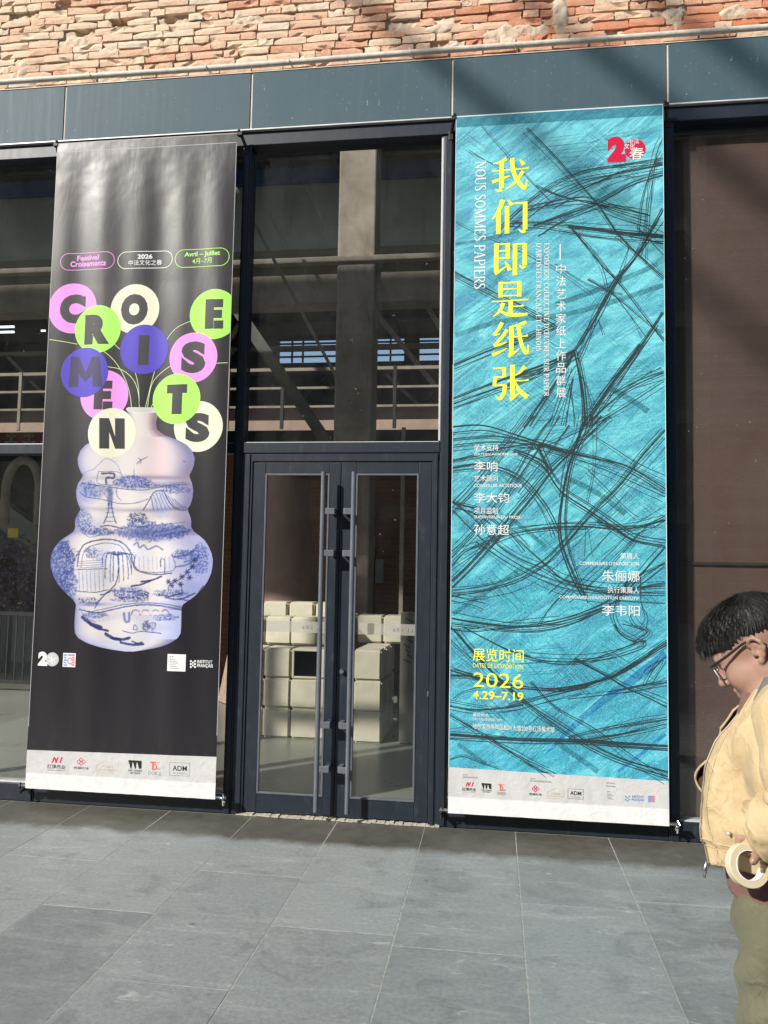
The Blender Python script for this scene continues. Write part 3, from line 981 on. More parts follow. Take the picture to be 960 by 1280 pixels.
def wob_left(x, z):
    x = np.asarray(x, float)
    z = np.asarray(z, float)
    u = (x - LX0) / (LX1 - LX0)
    k = np.clip((z - 0.2) / 1.2, 0.15, 1) * np.clip((4.75 - z) / 0.5, 0.1, 1)
    y = 0.0058 * np.sin(u * 13.0 + 0.25 * np.sin(z * 1.3) + 0.5) + 0.0035 * np.sin(u * 29 + 0.5 * z + 1.0) + 0.004 * fbm(x, z * 0.35, 21, 3, 3.2)
    y = y * k + 0.014 * np.sin(np.clip(u, 0, 1) * math.pi) * np.clip((z - 0.3) / 2, 0, 1) * np.clip((4.7 - z) / 1.0, 0, 1)
    y = y + 0.0016 * fbm(x, z, 22, 3, 9.0) * np.clip((z - 4.2) / 0.3, 0, 1)
    low = np.clip((0.62 - z) / 0.25, 0, 1)
    y = y + low * (0.0030 * fbm(x + 0.6 * z, z - 0.5 * x, 23, 3, 8.0) + 0.0016 * np.sin((x * 1.0 + z * 1.1) * 60 + 4 * fbm(x, z, 25, 2, 5)) * np.clip((0.33 - z) / 0.1, 0, 1))
    return YB + y


def wob_right(x, z):
    x = np.asarray(x, float)
    z = np.asarray(z, float)
    u = (x - RX0) / (RX1 - RX0)
    k = np.clip((z - 0.2) / 1.2, 0.2, 1) * np.clip((4.75 - z) / 0.5, 0.1, 1)
    y = (0.004 * np.sin(u * 9.0 + 0.3 * z) + 0.003 * fbm(x, z * 0.4, 31, 3, 3.0)) * k
    low = np.clip((0.62 - z) / 0.25, 0, 1)
    y = y + low * (0.0034 * fbm(x + 0.4 * z, z * 0.6, 33, 3, 9.0) + 0.0010 * np.sin(x * 40 + 12 * z + 4 * fbm(x, z, 35, 2, 4)))
    return YB + y


def zf(x0, y0, k):
    return lambda X, Y: (x0 + X / k, y0 + Y / k)


class Print:
    """flat artwork that follows the banner cloth: vertices are (x, z) in metres on the banner plane"""

    def __init__(self, wob):
        self.wob = wob

    def px(self, px, py):
        p = at(px, py, YB)
        return (p[0], p[2])

    def conform(self, xz, faces, layer, name, mat, parent, cut=0.026, **kw):
        xz = np.asarray(xz, float)
        bm = bmesh.new()
        vs = [bm.verts.new((x, 0, z)) for x, z in xz]
        for f in faces:
            try:
                bm.faces.new([vs[i] for i in f])
            except ValueError:
                pass
        if cut:
            lo, hi = xz.min(0), xz.max(0)
            for ax, (a, c) in enumerate(((lo[0], hi[0]), (lo[1], hi[1]))):
                n = int((c - a) / cut)
                for i in range(1, n + 1):
                    t = a + (c - a) * i / (n + 1)
                    co = (t, 0, 0) if ax == 0 else (0, 0, t)
                    no = (1, 0, 0) if ax == 0 else (0, 0, 1)
                    bmesh.ops.bisect_plane(bm, geom=list(bm.verts) + list(bm.edges) + list(bm.faces), plane_co=co, plane_no=no)
        bm.verts.index_update()
        co = np.array([v.co[:] for v in bm.verts])
        y = self.wob(co[:, 0], co[:, 2]) - 0.00016 * layer - 0.0004
        b = MB()
        b.v = [(a, bb, c) for a, bb, c in zip(co[:, 0], y, co[:, 2])]
        # face the camera (-y)
        for f in bm.faces:
            f.normal_update()
            ids = [v.index for v in f.verts]
            b.f.append(ids if f.normal.y < 0 else ids[::-1])
        bm.free()
        return b.build(name, mat, parent, smooth=True, **kw)


_FO = None


def glyphs(body, bold=0.0):
    """outline mesh of a text in font units: (verts (n,2), faces)"""
    global _FO
    if _FO is None:
        cu = bpy.data.curves.new('lettering', 'FONT')
        _FO = bpy.data.objects.new('lettering', cu)
        COL.objects.link(_FO)
    cu = _FO.data
    cu.body = body
    cu.resolution_u = 4
    cu.fill_mode = 'FRONT'
    cu.offset = bold
    dg = bpy.context.evaluated_depsgraph_get()
    dg.update()
    ev = _FO.evaluated_get(dg)
    me = ev.to_mesh()
    v = np.array([q.co[:2] for q in me.vertices])
    f = [tuple(p.vertices) for p in me.polygons]
    ev.to_mesh_clear()
    return v, f


def fit(v, x0, x1, z0, z1):
    lo, hi = v.min(0), v.max(0)
    return np.stack([x0 + (v[:, 0] - lo[0]) / max(1e-9, hi[0] - lo[0]) * (x1 - x0), z0 + (v[:, 1] - lo[1]) / max(1e-9, hi[1] - lo[1]) * (z1 - z0)], 1)


class Sheet:
    """gathers print shapes of one colour"""

    def __init__(self, pr):
        self.p = pr
        self.v = []
        self.f = []

    def add(self, v, f):
        n = len(self.v)
        self.v.extend([tuple(q) for q in v])
        self.f.extend([tuple(i + n for i in q) for q in f])

    def box_px(self, X0, X1, Y0, Y1):
        ym = (Y0 + Y1) / 2
        xm = (X0 + X1) / 2
        return self.p.px(X0, ym)[0], self.p.px(X1, ym)[0], self.p.px(xm, Y1)[1], self.p.px(xm, Y0)[1]

    def text(self, body, X0, X1, Y0, Y1, bold=0.0):
        if ord(body[0]) > 0x2e80:
            bold = min(bold, 0.004)
        v, f = glyphs(body, bold)
        self.add(fit(v, *self.box_px(X0, X1, Y0, Y1)), f)

    def poly(self, pts):
        v = [self.p.px(*q) for q in pts]
        self.add(v, [tuple(range(len(v)))])

    def rect(self, X0, X1, Y0, Y1):
        a, b, c, d = self.box_px(X0, X1, Y0, Y1)
        self.add([(a, c), (b, c), (b, d), (a, d)], [(0, 1, 2, 3)])

    def disc(self, X, Y, R, clip=None, n=64):
        c = self.p.px(X, Y)
        e = self.p.px(X + R, Y)
        r = abs(e[0] - c[0])
        v = []
        for k in range(n):
            a = 2 * math.pi * k / n
            x, z = c[0] + r * math.cos(a), c[1] + r * math.sin(a)
            if clip:
                x = min(max(x, clip[0]), clip[1])
            v.append((x, z))
        self.add(v, [tuple(range(n))])

    def ring(self, outer, inner):
        n = len(outer)
        self.add(list(outer) + list(inner), [(i, (i + 1) % n, n + (i + 1) % n, n + i) for i in range(n)])

    def pill(self, X0, X1, Y0, Y1, w):
        a, b, c, d = self.box_px(X0, X1, Y0, Y1)
        r = (d - c) / 2

        def path(k):
            rr = r - k
            o = []
            for i in range(17):
                t = math.pi / 2 + math.pi * i / 16
                o.append((a + r + rr * math.cos(t), (c + d) / 2 + rr * math.sin(t)))
            for i in range(17):
                t = -math.pi / 2 + math.pi * i / 16
                o.append((b - r + rr * math.cos(t), (c + d) / 2 + rr * math.sin(t)))
            return o
        self.ring(path(0), path(w))

    def frame(self, X0, X1, Y0, Y1, w):
        a, b, c, d = self.box_px(X0, X1, Y0, Y1)
        self.ring([(a, c), (b, c), (b, d), (a, d)], [(a + w, c + w), (b - w, c + w), (b - w, d - w), (a + w, d - w)])

    def stroke(self, pts, widths, smooth=True, clip=None):
        """ribbon through photo points; width in metres (one number or per point)"""
        P = np.array([self.p.px(*q) for q in pts])
        self.stroke_m(P, widths, smooth, clip)

    def stroke_m(self, P, widths, smooth=True, clip=None, seg=0.03):
        W = np.full(len(P), widths, float) if np.isscalar(widths) else np.array(widths, float)
        if smooth and len(P) > 2:
            Q, V = [], []
            for i in range(len(P) - 1):
                p0, p1, p2, p3 = P[max(0, i - 1)], P[i], P[i + 1], P[min(len(P) - 1, i + 2)]
                n = max(3, int(np.hypot(*(p2 - p1)) / seg))
                for k in range(n):
                    t = k / n
                    Q.append(0.5 * ((2 * p1) + (-p0 + p2) * t + (2 * p0 - 5 * p1 + 4 * p2 - p3) * t * t + (-p0 + 3 * p1 - 3 * p2 + p3) * t ** 3))
                    V.append(W[i] * (1 - t) + W[i + 1] * t)
            Q.append(P[-1])
            V.append(W[-1])
            P, W = np.array(Q), np.array(V)
        elif seg < 1:
            Q, V = [], []
            for i in range(len(P) - 1):
                n = max(1, int(np.hypot(*(P[i + 1] - P[i])) / seg))
                for k in range(n):
                    t = k / n
                    Q.append(P[i] * (1 - t) + P[i + 1] * t)
                    V.append(W[i] * (1 - t) + W[i + 1] * t)
            Q.append(P[-1])
            V.append(W[-1])
            P, W = np.array(Q), np.array(V)
        d = np.gradient(P, axis=0)
        L = np.hypot(d[:, 0], d[:, 1])[:, None] + 1e-9
        nrm = np.stack([-d[:, 1], d[:, 0]], 1) / L
        a, b = P + nrm * W[:, None] / 2, P - nrm * W[:, None] / 2
        if clip:
            a = np.clip(a, (clip[0], clip[2]), (clip[1], clip[3]))
            b = np.clip(b, (clip[0], clip[2]), (clip[1], clip[3]))
        n = len(P)
        self.add(list(a) + list(b), [(i, i + 1, n + i + 1, n + i) for i in range(n - 1)])

    def build(self, name, layer, mat, parent, cut=0.026, **kw):
        return self.p.conform(self.v, self.f, layer, name, mat, parent, cut, **kw)


def ink(name, color, rough=0.5, alpha_grain=None, var=0.05):
    """printed colour on the banner vinyl"""
    if name in MATS:
        return MATS[name]
    t = NT(name)
    p = t.pos()
    nz = t.noise(p, 60, 3, 0.6)
    c = t.mix(nz, tuple(x * (1 - var) for x in color), tuple(min(1, x * (1 + var)) for x in color))
    m = t.bsdf(c, rough, 0, 0.35, t.bump(t.noise(p, 420, 2), 0.05, 0.001))
    if alpha_grain:
        lo, hi = alpha_grain
        gr = t.noise(p, 230, 4, 0.75)
        gr2 = t.noise(p, 24, 3, 0.6)
        a = t.ramp(t.math('ADD', t.math('MULTIPLY', gr, 0.7), t.math('MULTIPLY', gr2, 0.3)), [(0.36, lo), (0.58, hi)])
        t.set(t.b.inputs['Alpha'], a)
    MATS[name] = m
    return m


def cloth(name, wob, x0, x1, z0, z1, mat, parent, nx=110, nz=300):
    u, t_ = np.meshgrid(np.linspace(0, 1, nx), np.linspace(0, 1, nz))
    za = np.interp(u, (0, 1), z0) if np.ndim(z0) else z0
    zb = np.interp(u, (0, 1), z1) if np.ndim(z1) else z1
    gx = x0 + (x1 - x0) * u
    gz = za + (zb - za) * t_
    gy = wob(gx, gz)
    b = MB()
    b.v = [tuple(q) for q in np.stack([gx.ravel(), gy.ravel(), gz.ravel()], 1)]
    b.f = [(j * nx + i, j * nx + i + 1, (j + 1) * nx + i + 1, (j + 1) * nx + i) for j in range(nz - 1) for i in range(nx - 1)]
    return b.build(name, mat, parent, smooth=True)


def hardware(bn, x0, x1, z0, z1, wob, rodmat):
    """rods, wall brackets and ties that hold a banner"""
    MB().tube([(x0 - 0.012, YB + 0.014, z1 - 0.004), (x1 + 0.012, YB + 0.014, z1 - 0.004)], 0.0115, 12).build('top_rod', BLACK, bn, smooth=True)
    MB().tube([(x0 - 0.055, YB + 0.022, z0 + 0.010), (x1 + 0.07, YB + 0.022, z0 + 0.008)], 0.0125, 12).build('bottom_rod', rodmat, bn, smooth=True)
    for s, xx in ((-1, x0 - 0.004), (1, x1 + 0.012)):
        k = MB()
        k.tube([(xx, YB - 0.006, z1 + 0.018), (xx + 0.012 * s, YB + 0.02, z1 - 0.006), (xx + 0.030 * s, -0.012, z1 - 0.062), (xx + 0.034 * s, 0.004, z1 - 0.085)], [0.010, 0.012, 0.011, 0.012], 8)
        k.box(xx + 0.010 * s - 0.018, xx + 0.010 * s + 0.018, YB - 0.004, YB + 0.03, z1 - 0.020, z1 + 0.012, bev=0.003)
        k.box(xx + 0.034 * s - 0.016, xx + 0.034 * s + 0.016, -0.016, 0.0, z1 - 0.115, z1 - 0.050, bev=0.003)
        k.build('top_bracket', BLACK, bn)
        e = xx + 0.040 * s
        k = MB()
        k.tube([(e, YB + 0.012, z0 + 0.032), (e + 0.012, YB - 0.006, z0 + 0.014), (e, YB + 0.010, z0 - 0.008), (e - 0.010, YB + 0.030, z0 + 0.006)], 0.0055, 6)
        k.box(e - 0.012, e + 0.012, YB + 0.024, 0.004, z0 - 0.034, z0 - 0.014, bev=0.003)
        k.tube([(e, YB + 0.02, z0 - 0.020), (e, YB + 0.018, z0 - 0.045)], 0.008, 8)
        k.build('bottom_bracket', STEEL if s > 0 else BLACK, bn)


# ------------------------------------------------------------------ left banner
def m_charcoal():
    t = NT('charcoal_vinyl')
    p = t.pos()
    c = t.mix(t.noise(p, 1.2, 4), (0.006, 0.0042, 0.0072), (0.010, 0.0072, 0.0115))
    cr = t.noise(t.mapping(p, (1, 1, 0.28)), 7.0, 5, 0.6, 0.6)
    h = t.math('ADD', cr, t.math('MULTIPLY', t.noise(p, 500, 2), 0.02))
    return t.bsdf(c, 0.37, 0, 0.58, t.bump(h, 0.045, 0.03))


def m_white_vinyl():
    t = NT('white_vinyl')
    p = t.pos()
    cr = t.noise(t.mapping(p, (1, 1, 1), (0, 0.7, 0)), 16.0, 5, 0.6, 1.0)
    return t.bsdf(t.mix(t.ramp(t.n('SeparateXYZ', {0: p}).outputs[2], [(0.222, 1.0), (0.228, 0.0)]), t.mix(t.noise(p, 3, 4), (0.50, 0.49, 0.485), (0.56, 0.55, 0.545)), (0.70, 0.69, 0.68)), 0.5, 0, 0.4, t.bump(cr, 0.30, 0.012))


LB = thing('exhibition_banner', (-2.54, YB, LZ0), 'charcoal hanging banner with lettered discs above a blue and white vase', 'banner', 'tall hanging banners')
PL = Print(wob_left)
ZL = (PL.px(28, 937)[1], PL.px(268, 946)[1])
cloth('cloth', wob_left, LX0, LX1, ZL, LZ1, m_charcoal(), LB)
hardware(LB, LX0, LX1, LZ0, LZ1, wob_left, STEEL)
WV = m_white_vinyl()
PINK = ink('print_pink', (0.72, 0.25, 0.66))
GREEN = ink('print_green', (0.34, 0.72, 0.10))
CREAMI = ink('print_cream', (0.66, 0.645, 0.50))
VIOLET = ink('print_violet', (0.060, 0.035, 0.42))
DARK = ink('print_charcoal', (0.026, 0.024, 0.028))
DARKV = ink('print_dark_violet', (0.030, 0.022, 0.085))
WHITEI = ink('print_white', (0.70, 0.70, 0.69))
PALEG = ink('print_pale_green', (0.55, 0.70, 0.36))
SILVER = ink('print_silver', (0.48, 0.48, 0.49))
GREYI = ink('print_grey', (0.26, 0.26, 0.27))
REDI = ink('print_red', (0.55, 0.02, 0.06))
ORANGE = ink('print_orange', (0.66, 0.10, 0.06))
BLUEI = ink('print_blue', (0.10, 0.28, 0.62))
SAND = ink('print_sand', (0.62, 0.55, 0.40))
BLACKI = ink('print_black', (0.02, 0.02, 0.02))

cloth('white_footer', wob_left, LX0, LX1, LZ0, ZL, WV, LB, 150, 60)
s = Sheet(PL)
s.add([(LX0, LZ1 - 0.074), (LX1, LZ1 - 0.074), (LX1, LZ1 - 0.069), (LX0, LZ1 - 0.069)], [(0, 1, 2, 3)])
s.add([(LX0, LZ1 - 0.006), (LX1, LZ1 - 0.006), (LX1, LZ1), (LX0, LZ1)], [(0, 1, 2, 3)])
s.build('sleeve_seam', 0, ink('seam_grey', (0.34, 0.32, 0.33)), LB)
s = Sheet(PL)
for xx in (LX0, LX1 - 0.003):
    s.add([(xx, LZ0 + 0.42), (xx + 0.003, LZ0 + 0.42), (xx + 0.003, LZ1 - 0.08), (xx, LZ1 - 0.08)], [(0, 1, 2, 3)])
s.build('cut_edge', 0, SILVER, LB)


F1 = zf(40, 290, 3.4286)
PXM = 0.00575          # metres per photo pixel on the banners

for (X0, X1, Y0, Y1), m_, lines in [((120, 352, 86, 160), PINK, [('Festival', 190, 286, 97, 119, 0.035), ('Croisements', 162, 316, 121, 145, 0.035)]),
                                     ((364, 600, 79, 153), WHITEI, [('2026', 450, 512, 92, 112, 0.035), ('中法文化之春', 411, 552, 116, 139, 0.006)]),
                                     ((610, 846, 71, 149), GREEN, [('Avril – Juillet', 652, 807, 82, 108, 0.03), ('4月–7月', 686, 770, 111, 134, 0.008)])]:
    a, b_ = F1(X0, Y0), F1(X1, Y1)
    s = Sheet(PL)
    s.pill(a[0], b_[0], a[1], b_[1], 0.0048)
    for body, x0, x1, y0, y1, bo_ in lines:
        a, b_ = F1(x0, y0), F1(x1, y1)
        s.text(body, a[0], b_[0], a[1], b_[1], bo_)
    s.build('pill_caption', 1, m_, LB)

s = Sheet(PL)
for st in [[(72, 460), (130, 468), (190, 478)], [(318, 576), (380, 588), (430, 630), (452, 690), (456, 760)], [(300, 505), (350, 550), (392, 620), (415, 690), (424, 765)], [(350, 478), (372, 500)], [(438, 596), (452, 660), (456, 760)],
           [(690, 376), (610, 415), (555, 490), (518, 600), (495, 690), (478, 765)], [(600, 566), (545, 602), (506, 655), (488, 765)], [(838, 560), (770, 566), (700, 588), (655, 612)], [(440, 765), (443, 800)], [(470, 765), (468, 803)], [(500, 765), (497, 803)], [(560, 690), (520, 720), (498, 770)]]:
    s.stroke([F1(*q) for q in st], 0.0042)
s.build('flower_stem', 2, PALEG, LB)

DISCS = [('C', PINK, 172, 325, 103, (118, 226, 265, 390), DARK, 1), ('O', CREAMI, 437, 327, 103, (378, 492, 263, 395), DARK, 1), ('R', GREEN, 278, 415, 99, (222, 332, 352, 480), DARK, 5),
         ('I', VIOLET, 477, 500, 103, (453, 497, 440, 568), DARK, 7), ('E', GREEN, 780, 352, 106, (742, 820, 288, 415), DARK, 3), ('S', PINK, 690, 537, 105, (638, 744, 468, 604), DARK, 4),
         ('E', PINK, 306, 698, 103, (265, 342, 636, 760), DARK, 3), ('M', VIOLET, 223, 600, 102, (153, 300, 533, 663), DARKV, 7), ('S', CREAMI, 712, 833, 106, (657, 762, 775, 900), DARK, 4),
         ('T', GREEN, 616, 714, 105, (575, 664, 652, 780), DARK, 8), ('N', CREAMI, 340, 860, 102, (288, 394, 797, 928), DARK, 9)]
for body, m_, X, Y, R, bx, dm, lay in DISCS:
    s = Sheet(PL)
    c = F1(X, Y)
    s.disc(c[0], c[1], R / 3.4286, (LX0 + 0.002, LX1 - 0.002))
    d_ = s.build('letter_disc', lay, m_, LB)
    s = Sheet(PL)
    a, b_ = F1(bx[0], bx[2]), F1(bx[1], bx[3])
    if body == 'I':
        s.rect(a[0], b_[0], a[1], b_[1])
    elif body == 'T':
        s.rect(a[0], b_[0], a[1], a[1] + 11.0)
        s.rect((a[0] + b_[0]) / 2 - 6.5, (a[0] + b_[0]) / 2 + 6.5, a[1] + 10.9, b_[1])
    elif body == 'E':
        h_ = (b_[1] - a[1])
        s.rect(a[0], a[0] + 11, a[1], b_[1])
        for q in (0, 0.36, 0.72):
            s.rect(a[0] + 10.9, b_[0] - (1.5 if q == 0.36 else 0), a[1] + q * h_, a[1] + (q + 0.28) * h_)
    elif body == 'N':
        s.poly([(a[0], a[1]), (a[0] + 12, a[1]), (a[0] + 12, b_[1]), (a[0], b_[1])])
        s.poly([(b_[0] - 12, a[1]), (b_[0], a[1]), (b_[0], b_[1]), (b_[0] - 12, b_[1])])
        s.poly([(a[0] + 11.9, a[1]), (b_[0] - 11.9, b_[1] - 15), (b_[0] - 11.9, b_[1]), (a[0] + 11.9, a[1] + 17)])
    elif body == 'M':
        s.poly([(a[0], b_[1]), (a[0] + 3, a[1]), (a[0] + 13, a[1]), (a[0] + 12, b_[1])])
        s.poly([(b_[0] - 13, a[1]), (b_[0] - 3, a[1]), (b_[0], b_[1]), (b_[0] - 12, b_[1])])
        xm = (a[0] + b_[0]) / 2
        s.poly([(a[0] + 12.9, a[1]), (xm, a[1] + 20), (xm, b_[1] - 6), (a[0] + 12.4, a[1] + 22)])
        s.poly([(b_[0] - 12.9, a[1]), (b_[0] - 12.4, a[1] + 22), (xm, b_[1] - 6), (xm, a[1] + 20)])
    else:
        s.text(body, a[0], b_[0], a[1], b_[1], 0.088 if body != 'S' else 0.07)
    s.build('letter', lay + 1, dm, d_)

# vase picture: printed colours held per vertex on a fine mesh
ZV = 3.3103
SIL = [(28, 462, 580), (34, 450, 590), (55, 462, 584), (90, 476, 574), (120, 478, 578), (145, 452, 612), (165, 330, 668), (185, 285, 706), (210, 262, 728), (240, 252, 739), (268, 254, 736), (295, 264, 726), (312, 276, 716), (325, 268, 720), (345, 254, 728), (375, 246, 733), (405, 248, 730), (432, 256, 722), (452, 267, 710), (466, 258, 714), (485, 246, 722), (505, 242, 725), (525, 244, 724), (545, 236, 736), (560, 214, 757), (580, 184, 780), (605, 162, 797), (635, 147, 810), (662, 142, 815), (690, 143, 813), (720, 151, 807), (750, 165, 793), (780, 187, 772), (810, 217, 742), (830, 238, 715), (845, 248, 692), (862, 246, 686), (900, 242, 685), (940, 241, 684), (965, 243, 682), (985, 257, 670), (1005, 292, 640), (1022, 342, 596), (1034, 395, 540), (1041, 450, 490)]
SA = np.array(SIL, float)
NR, NCc = 470, 290
Yv = np.linspace(28, 1041, NR)
lx = np.interp(Yv, SA[:, 0], SA[:, 1])
rx = np.interp(Yv, SA[:, 0], SA[:, 2])
for _ in range(3):
    lx[1:-1] = (lx[:-2] + 2 * lx[1:-1] + lx[2:]) / 4
    rx[1:-1] = (rx[:-2] + 2 * rx[1:-1] + rx[2:]) / 4
sc_ = np.linspace(0, 1, NCc)
VX = lx[:, None] + (rx - lx)[:, None] * sc_[None, :]
VY = np.repeat(Yv[:, None], NCc, 1)
S = sc_[None, :] * 2 - 1 + 0 * VX
col = np.zeros(VX.shape + (3,))


def lay(c, a):
    global col
    a = np.clip(a, 0, 1)[..., None]
    col = col * (1 - a) + np.array(c) * a


lay((0.64, 0.61, 0.61), np.ones_like(VX))
lay((0.58, 0.46, 0.49), 0.8 * np.exp(-((S - 0.45) / 0.35) ** 2) * (VY < 330))
lay((0.30, 0.31, 0.47), np.clip((np.abs(S + 0.06) - 0.55) / 0.42, 0, 1) ** 1.3 * 0.9)
lay((0.16, 0.15, 0.28), np.clip((S - 0.62) / 0.38, 0, 1) ** 1.3 * 0.75)
lay((0.22, 0.22, 0.42), np.clip((np.abs(S) - 0.86) / 0.14, 0, 1) ** 2 * 0.75)
lay((0.26, 0.20, 0.26), np.clip((S - 0.55) / 0.45, 0, 1) ** 2 * 0.65 * np.exp(-((VY - 300) / 40) ** 2))
lay((0.24, 0.15, 0.19), np.clip((S - 0.25) / 0.5, 0, 1) * ((VY > 50) & (VY < 150)) * 0.85)
for yc in (318, 456, 552):
    lay((0.20, 0.17, 0.28), 0.95 * np.exp(-((VY - yc - 10 * (S ** 2) * (1 if yc < 400 else -1)) / 9.0) ** 2) * (0.35 + 0.65 * np.clip(S + 0.4, 0, 1)))
    lay((0.36, 0.31, 0.40), 0.65 * np.exp(-((VY - yc - 18) / 26.0) ** 2) * np.clip(S + 0.2, 0, 1))
lay((0.40, 0.42, 0.62), 0.6 * np.exp(-((VY - 845) / 10.0) ** 2))
lay((0.36, 0.42, 0.72), 0.6 * np.clip((VY - 960) / 80, 0, 1) * np.clip(1 - S * 1.2, 0.15, 1))
lay((0.50, 0.54, 0.78), 0.7 * np.clip((S - 0.1) / 0.7, 0, 1) * (VY > 870) * (VY < 990))
lay((0.42, 0.46, 0.76), 0.55 * np.clip((S - 0.35) / 0.5, 0, 1) * ((VY > 560) & (VY < 845)))
COB, MIDB, PALB = (0.010, 0.022, 0.15), (0.045, 0.085, 0.31), (0.19, 0.25, 0.50)
N1 = fbm(VX, VY, 41, 4, 0.11)
N2 = fbm(VX, VY, 43, 3, 0.22)


def blob(cx, cy, ax, ay, c=MIDB, thr=0.0, amt=0.85):
    q = ((VX - cx) / ax) ** 2 + ((VY - cy) / ay) ** 2
    m = np.clip((1.25 - q + 0.7 * N1), 0, 1)
    tex = np.clip((N2 + 0.35 - thr) * 2.2, 0.12, 1)
    lay(c, np.clip(m * 3, 0, 1) * tex * amt * (q < 1.9))


def wash(cx, cy, ax, ay, c=PALB, amt=0.5):
    q = ((VX - cx) / ax) ** 2 + ((VY - cy) / ay) ** 2
    lay(c, np.clip(1.2 - q + 0.4 * N1, 0, 1) * amt)


def line(pts, w=3.0, c=COB, amt=0.85):
    a = np.zeros_like(VX)
    w = w * 1.1 + 0.3
    P = np.array(pts, float)
    if len(P) > 2:
        Q = []
        for i in range(len(P) - 1):
            p0, p1, p2, p3 = P[max(0, i - 1)], P[i], P[i + 1], P[min(len(P) - 1, i + 2)]
            for k in range(4):
                t = k / 4
                Q.append(0.5 * ((2 * p1) + (-p0 + p2) * t + (2 * p0 - 5 * p1 + 4 * p2 - p3) * t * t + (-p0 + 3 * p1 - 3 * p2 + p3) * t ** 3))
        Q.append(P[-1])
        P = np.array(Q)
    jx, jy = VX + 2.0 * N2, VY + 2.0 * N1
    for (x0, y0), (x1, y1) in zip(P[:-1], P[1:]):
        dx, dy = x1 - x0, y1 - y0
        t = np.clip(((jx - x0) * dx + (jy - y0) * dy) / (dx * dx + dy * dy + 1e-9), 0, 1)
        d = np.hypot(jx - x0 - t * dx, jy - y0 - t * dy)
        a = np.maximum(a, np.clip((w / 2 + 0.9 - d) / 1.6, 0, 1))
    lay(c, a * amt)


# light washes of blue under the drawing
for (cx_, cy_, ax_, ay_, am_) in ((330, 372, 90, 26, 0.6), (600, 372, 110, 22, 0.5), (300, 520, 70, 40, 0.55), (560, 550, 160, 40, 0.6), (195, 700, 55, 120, 0.75), (330, 740, 90, 60, 0.4), (700, 690, 90, 70, 0.6), (700, 780, 90, 40, 0.6), (470, 800, 90, 40, 0.55), (330, 900, 70, 22, 0.5), (520, 890, 160, 30, 0.45), (560, 940, 80, 30, 0.4)):
    wash(cx_, cy_, ax_, ay_, PALB, am_ * 0.55)
for (cx_, cy_, ax_, ay_, c__, th_) in ((300, 350, 34, 16, MIDB, 0.0), (660, 372, 60, 14, MIDB, 0.0), (350, 545, 60, 16, MIDB, -0.05), (640, 545, 70, 26, COB, 0.1), (230, 640, 30, 30, COB, 0.05), (200, 620, 24, 36, COB, 0.0), (350, 640, 40, 26, MIDB, 0.1), (760, 660, 36, 60, MIDB, 0.0), (700, 640, 50, 20, MIDB, 0.0), (300, 830, 50, 14, COB, 0.1), (640, 800, 70, 16, MIDB, 0.0), (330, 890, 46, 12, MIDB, 0.0), (620, 900, 50, 14, MIDB, 0.05)):
    blob(cx_, cy_, ax_, ay_, c__, th_, 0.8)
# upper scene: gate, domes, cliffs
wash(300, 385, 60, 45, PALB, 0.6)
wash(480, 345, 90, 30, PALB, 0.6)
wash(620, 350, 110, 16, MIDB, 0.4)
blob(480, 340, 70, 26, MIDB, 0.05)
blob(330, 380, 55, 24, MIDB, 0.15, 0.7)
blob(560, 356, 110, 8, COB, 0.1, 0.7)
line([(252, 330), (285, 300), (320, 288), (340, 270), (376, 242), (416, 264), (432, 300)], 2.2, PALB)
line([(342, 298), (342, 346), (430, 346), (430, 300), (342, 296)], 2.2, MIDB)
line([(356, 304), (402, 304), (402, 322), (374, 322), (374, 346)], 7, COB)
line([(487, 284), (487, 320)], 2, MIDB)
line([(440, 322), (487, 312), (540, 330), (600, 352), (700, 340)], 2.2, MIDB)
line([(268, 345), (330, 352), (430, 365), (520, 372), (600, 358), (705, 348)], 2.6, COB)
line([(262, 380), (290, 400), (360, 412), (430, 428), (500, 424), (545, 408)], 2.6, MIDB)
line([(285, 360), (290, 400)], 2, MIDB)
line([(415, 366), (418, 398), (436, 416)], 2.2, MIDB)
line([(497, 264), (512, 250), (540, 235)], 3, (0.08, 0.09, 0.2))
line([(504, 238), (516, 250), (512, 262)], 3, (0.08, 0.09, 0.2))
line([(694, 252), (700, 256)], 3, (0.08, 0.09, 0.2))
# tower
for q in range(5):
    line([(378 - q * 3.2, 430 + q * 18), (400 + q * 3.2, 430 + q * 18)], 2.2, MIDB)
wash(389, 395, 14, 50, MIDB, 0.75)
line([(384, 425), (380, 470), (364, 510)], 4, MIDB)
line([(394, 425), (400, 470), (414, 510)], 4, MIDB)
line([(350, 524), (390, 520), (440, 532)], 4, COB)
# mountain
wash(600, 430, 50, 60, PALB, 0.5)
for q in range(9):
    x = 552 + q * 13
    line([(x, 380 + abs(q - 3) * 6), (x + 8 + q * 2, 410 + q * 3), (x + 14 + q * 6, 455)], 2.6, COB if q in (0, 6, 8) else MIDB, 0.75)
line([(525, 455), (548, 415), (566, 384), (590, 374), (612, 380), (634, 420), (668, 452), (705, 455)], 3.4, COB)
blob(500, 488, 42, 22, COB, 0.0)
blob(520, 512, 60, 18, MIDB, 0.0)
blob(280, 495, 34, 40, MIDB, 0.08, 0.75)
blob(305, 535, 40, 22, MIDB, 0.1, 0.7)
wash(570, 545, 150, 34, MIDB, 0.55)
blob(560, 545, 150, 36, MIDB, 0.0, 0.7)
for q in range(5):
    line([(575, 520 + q * 11), (640, 512 + q * 11), (700, 506 + q * 10)], 2.4, PALB if q % 2 else COB, 0.6)
line([(250, 480), (262, 520), (300, 566), (350, 560)], 2.4, MIDB)
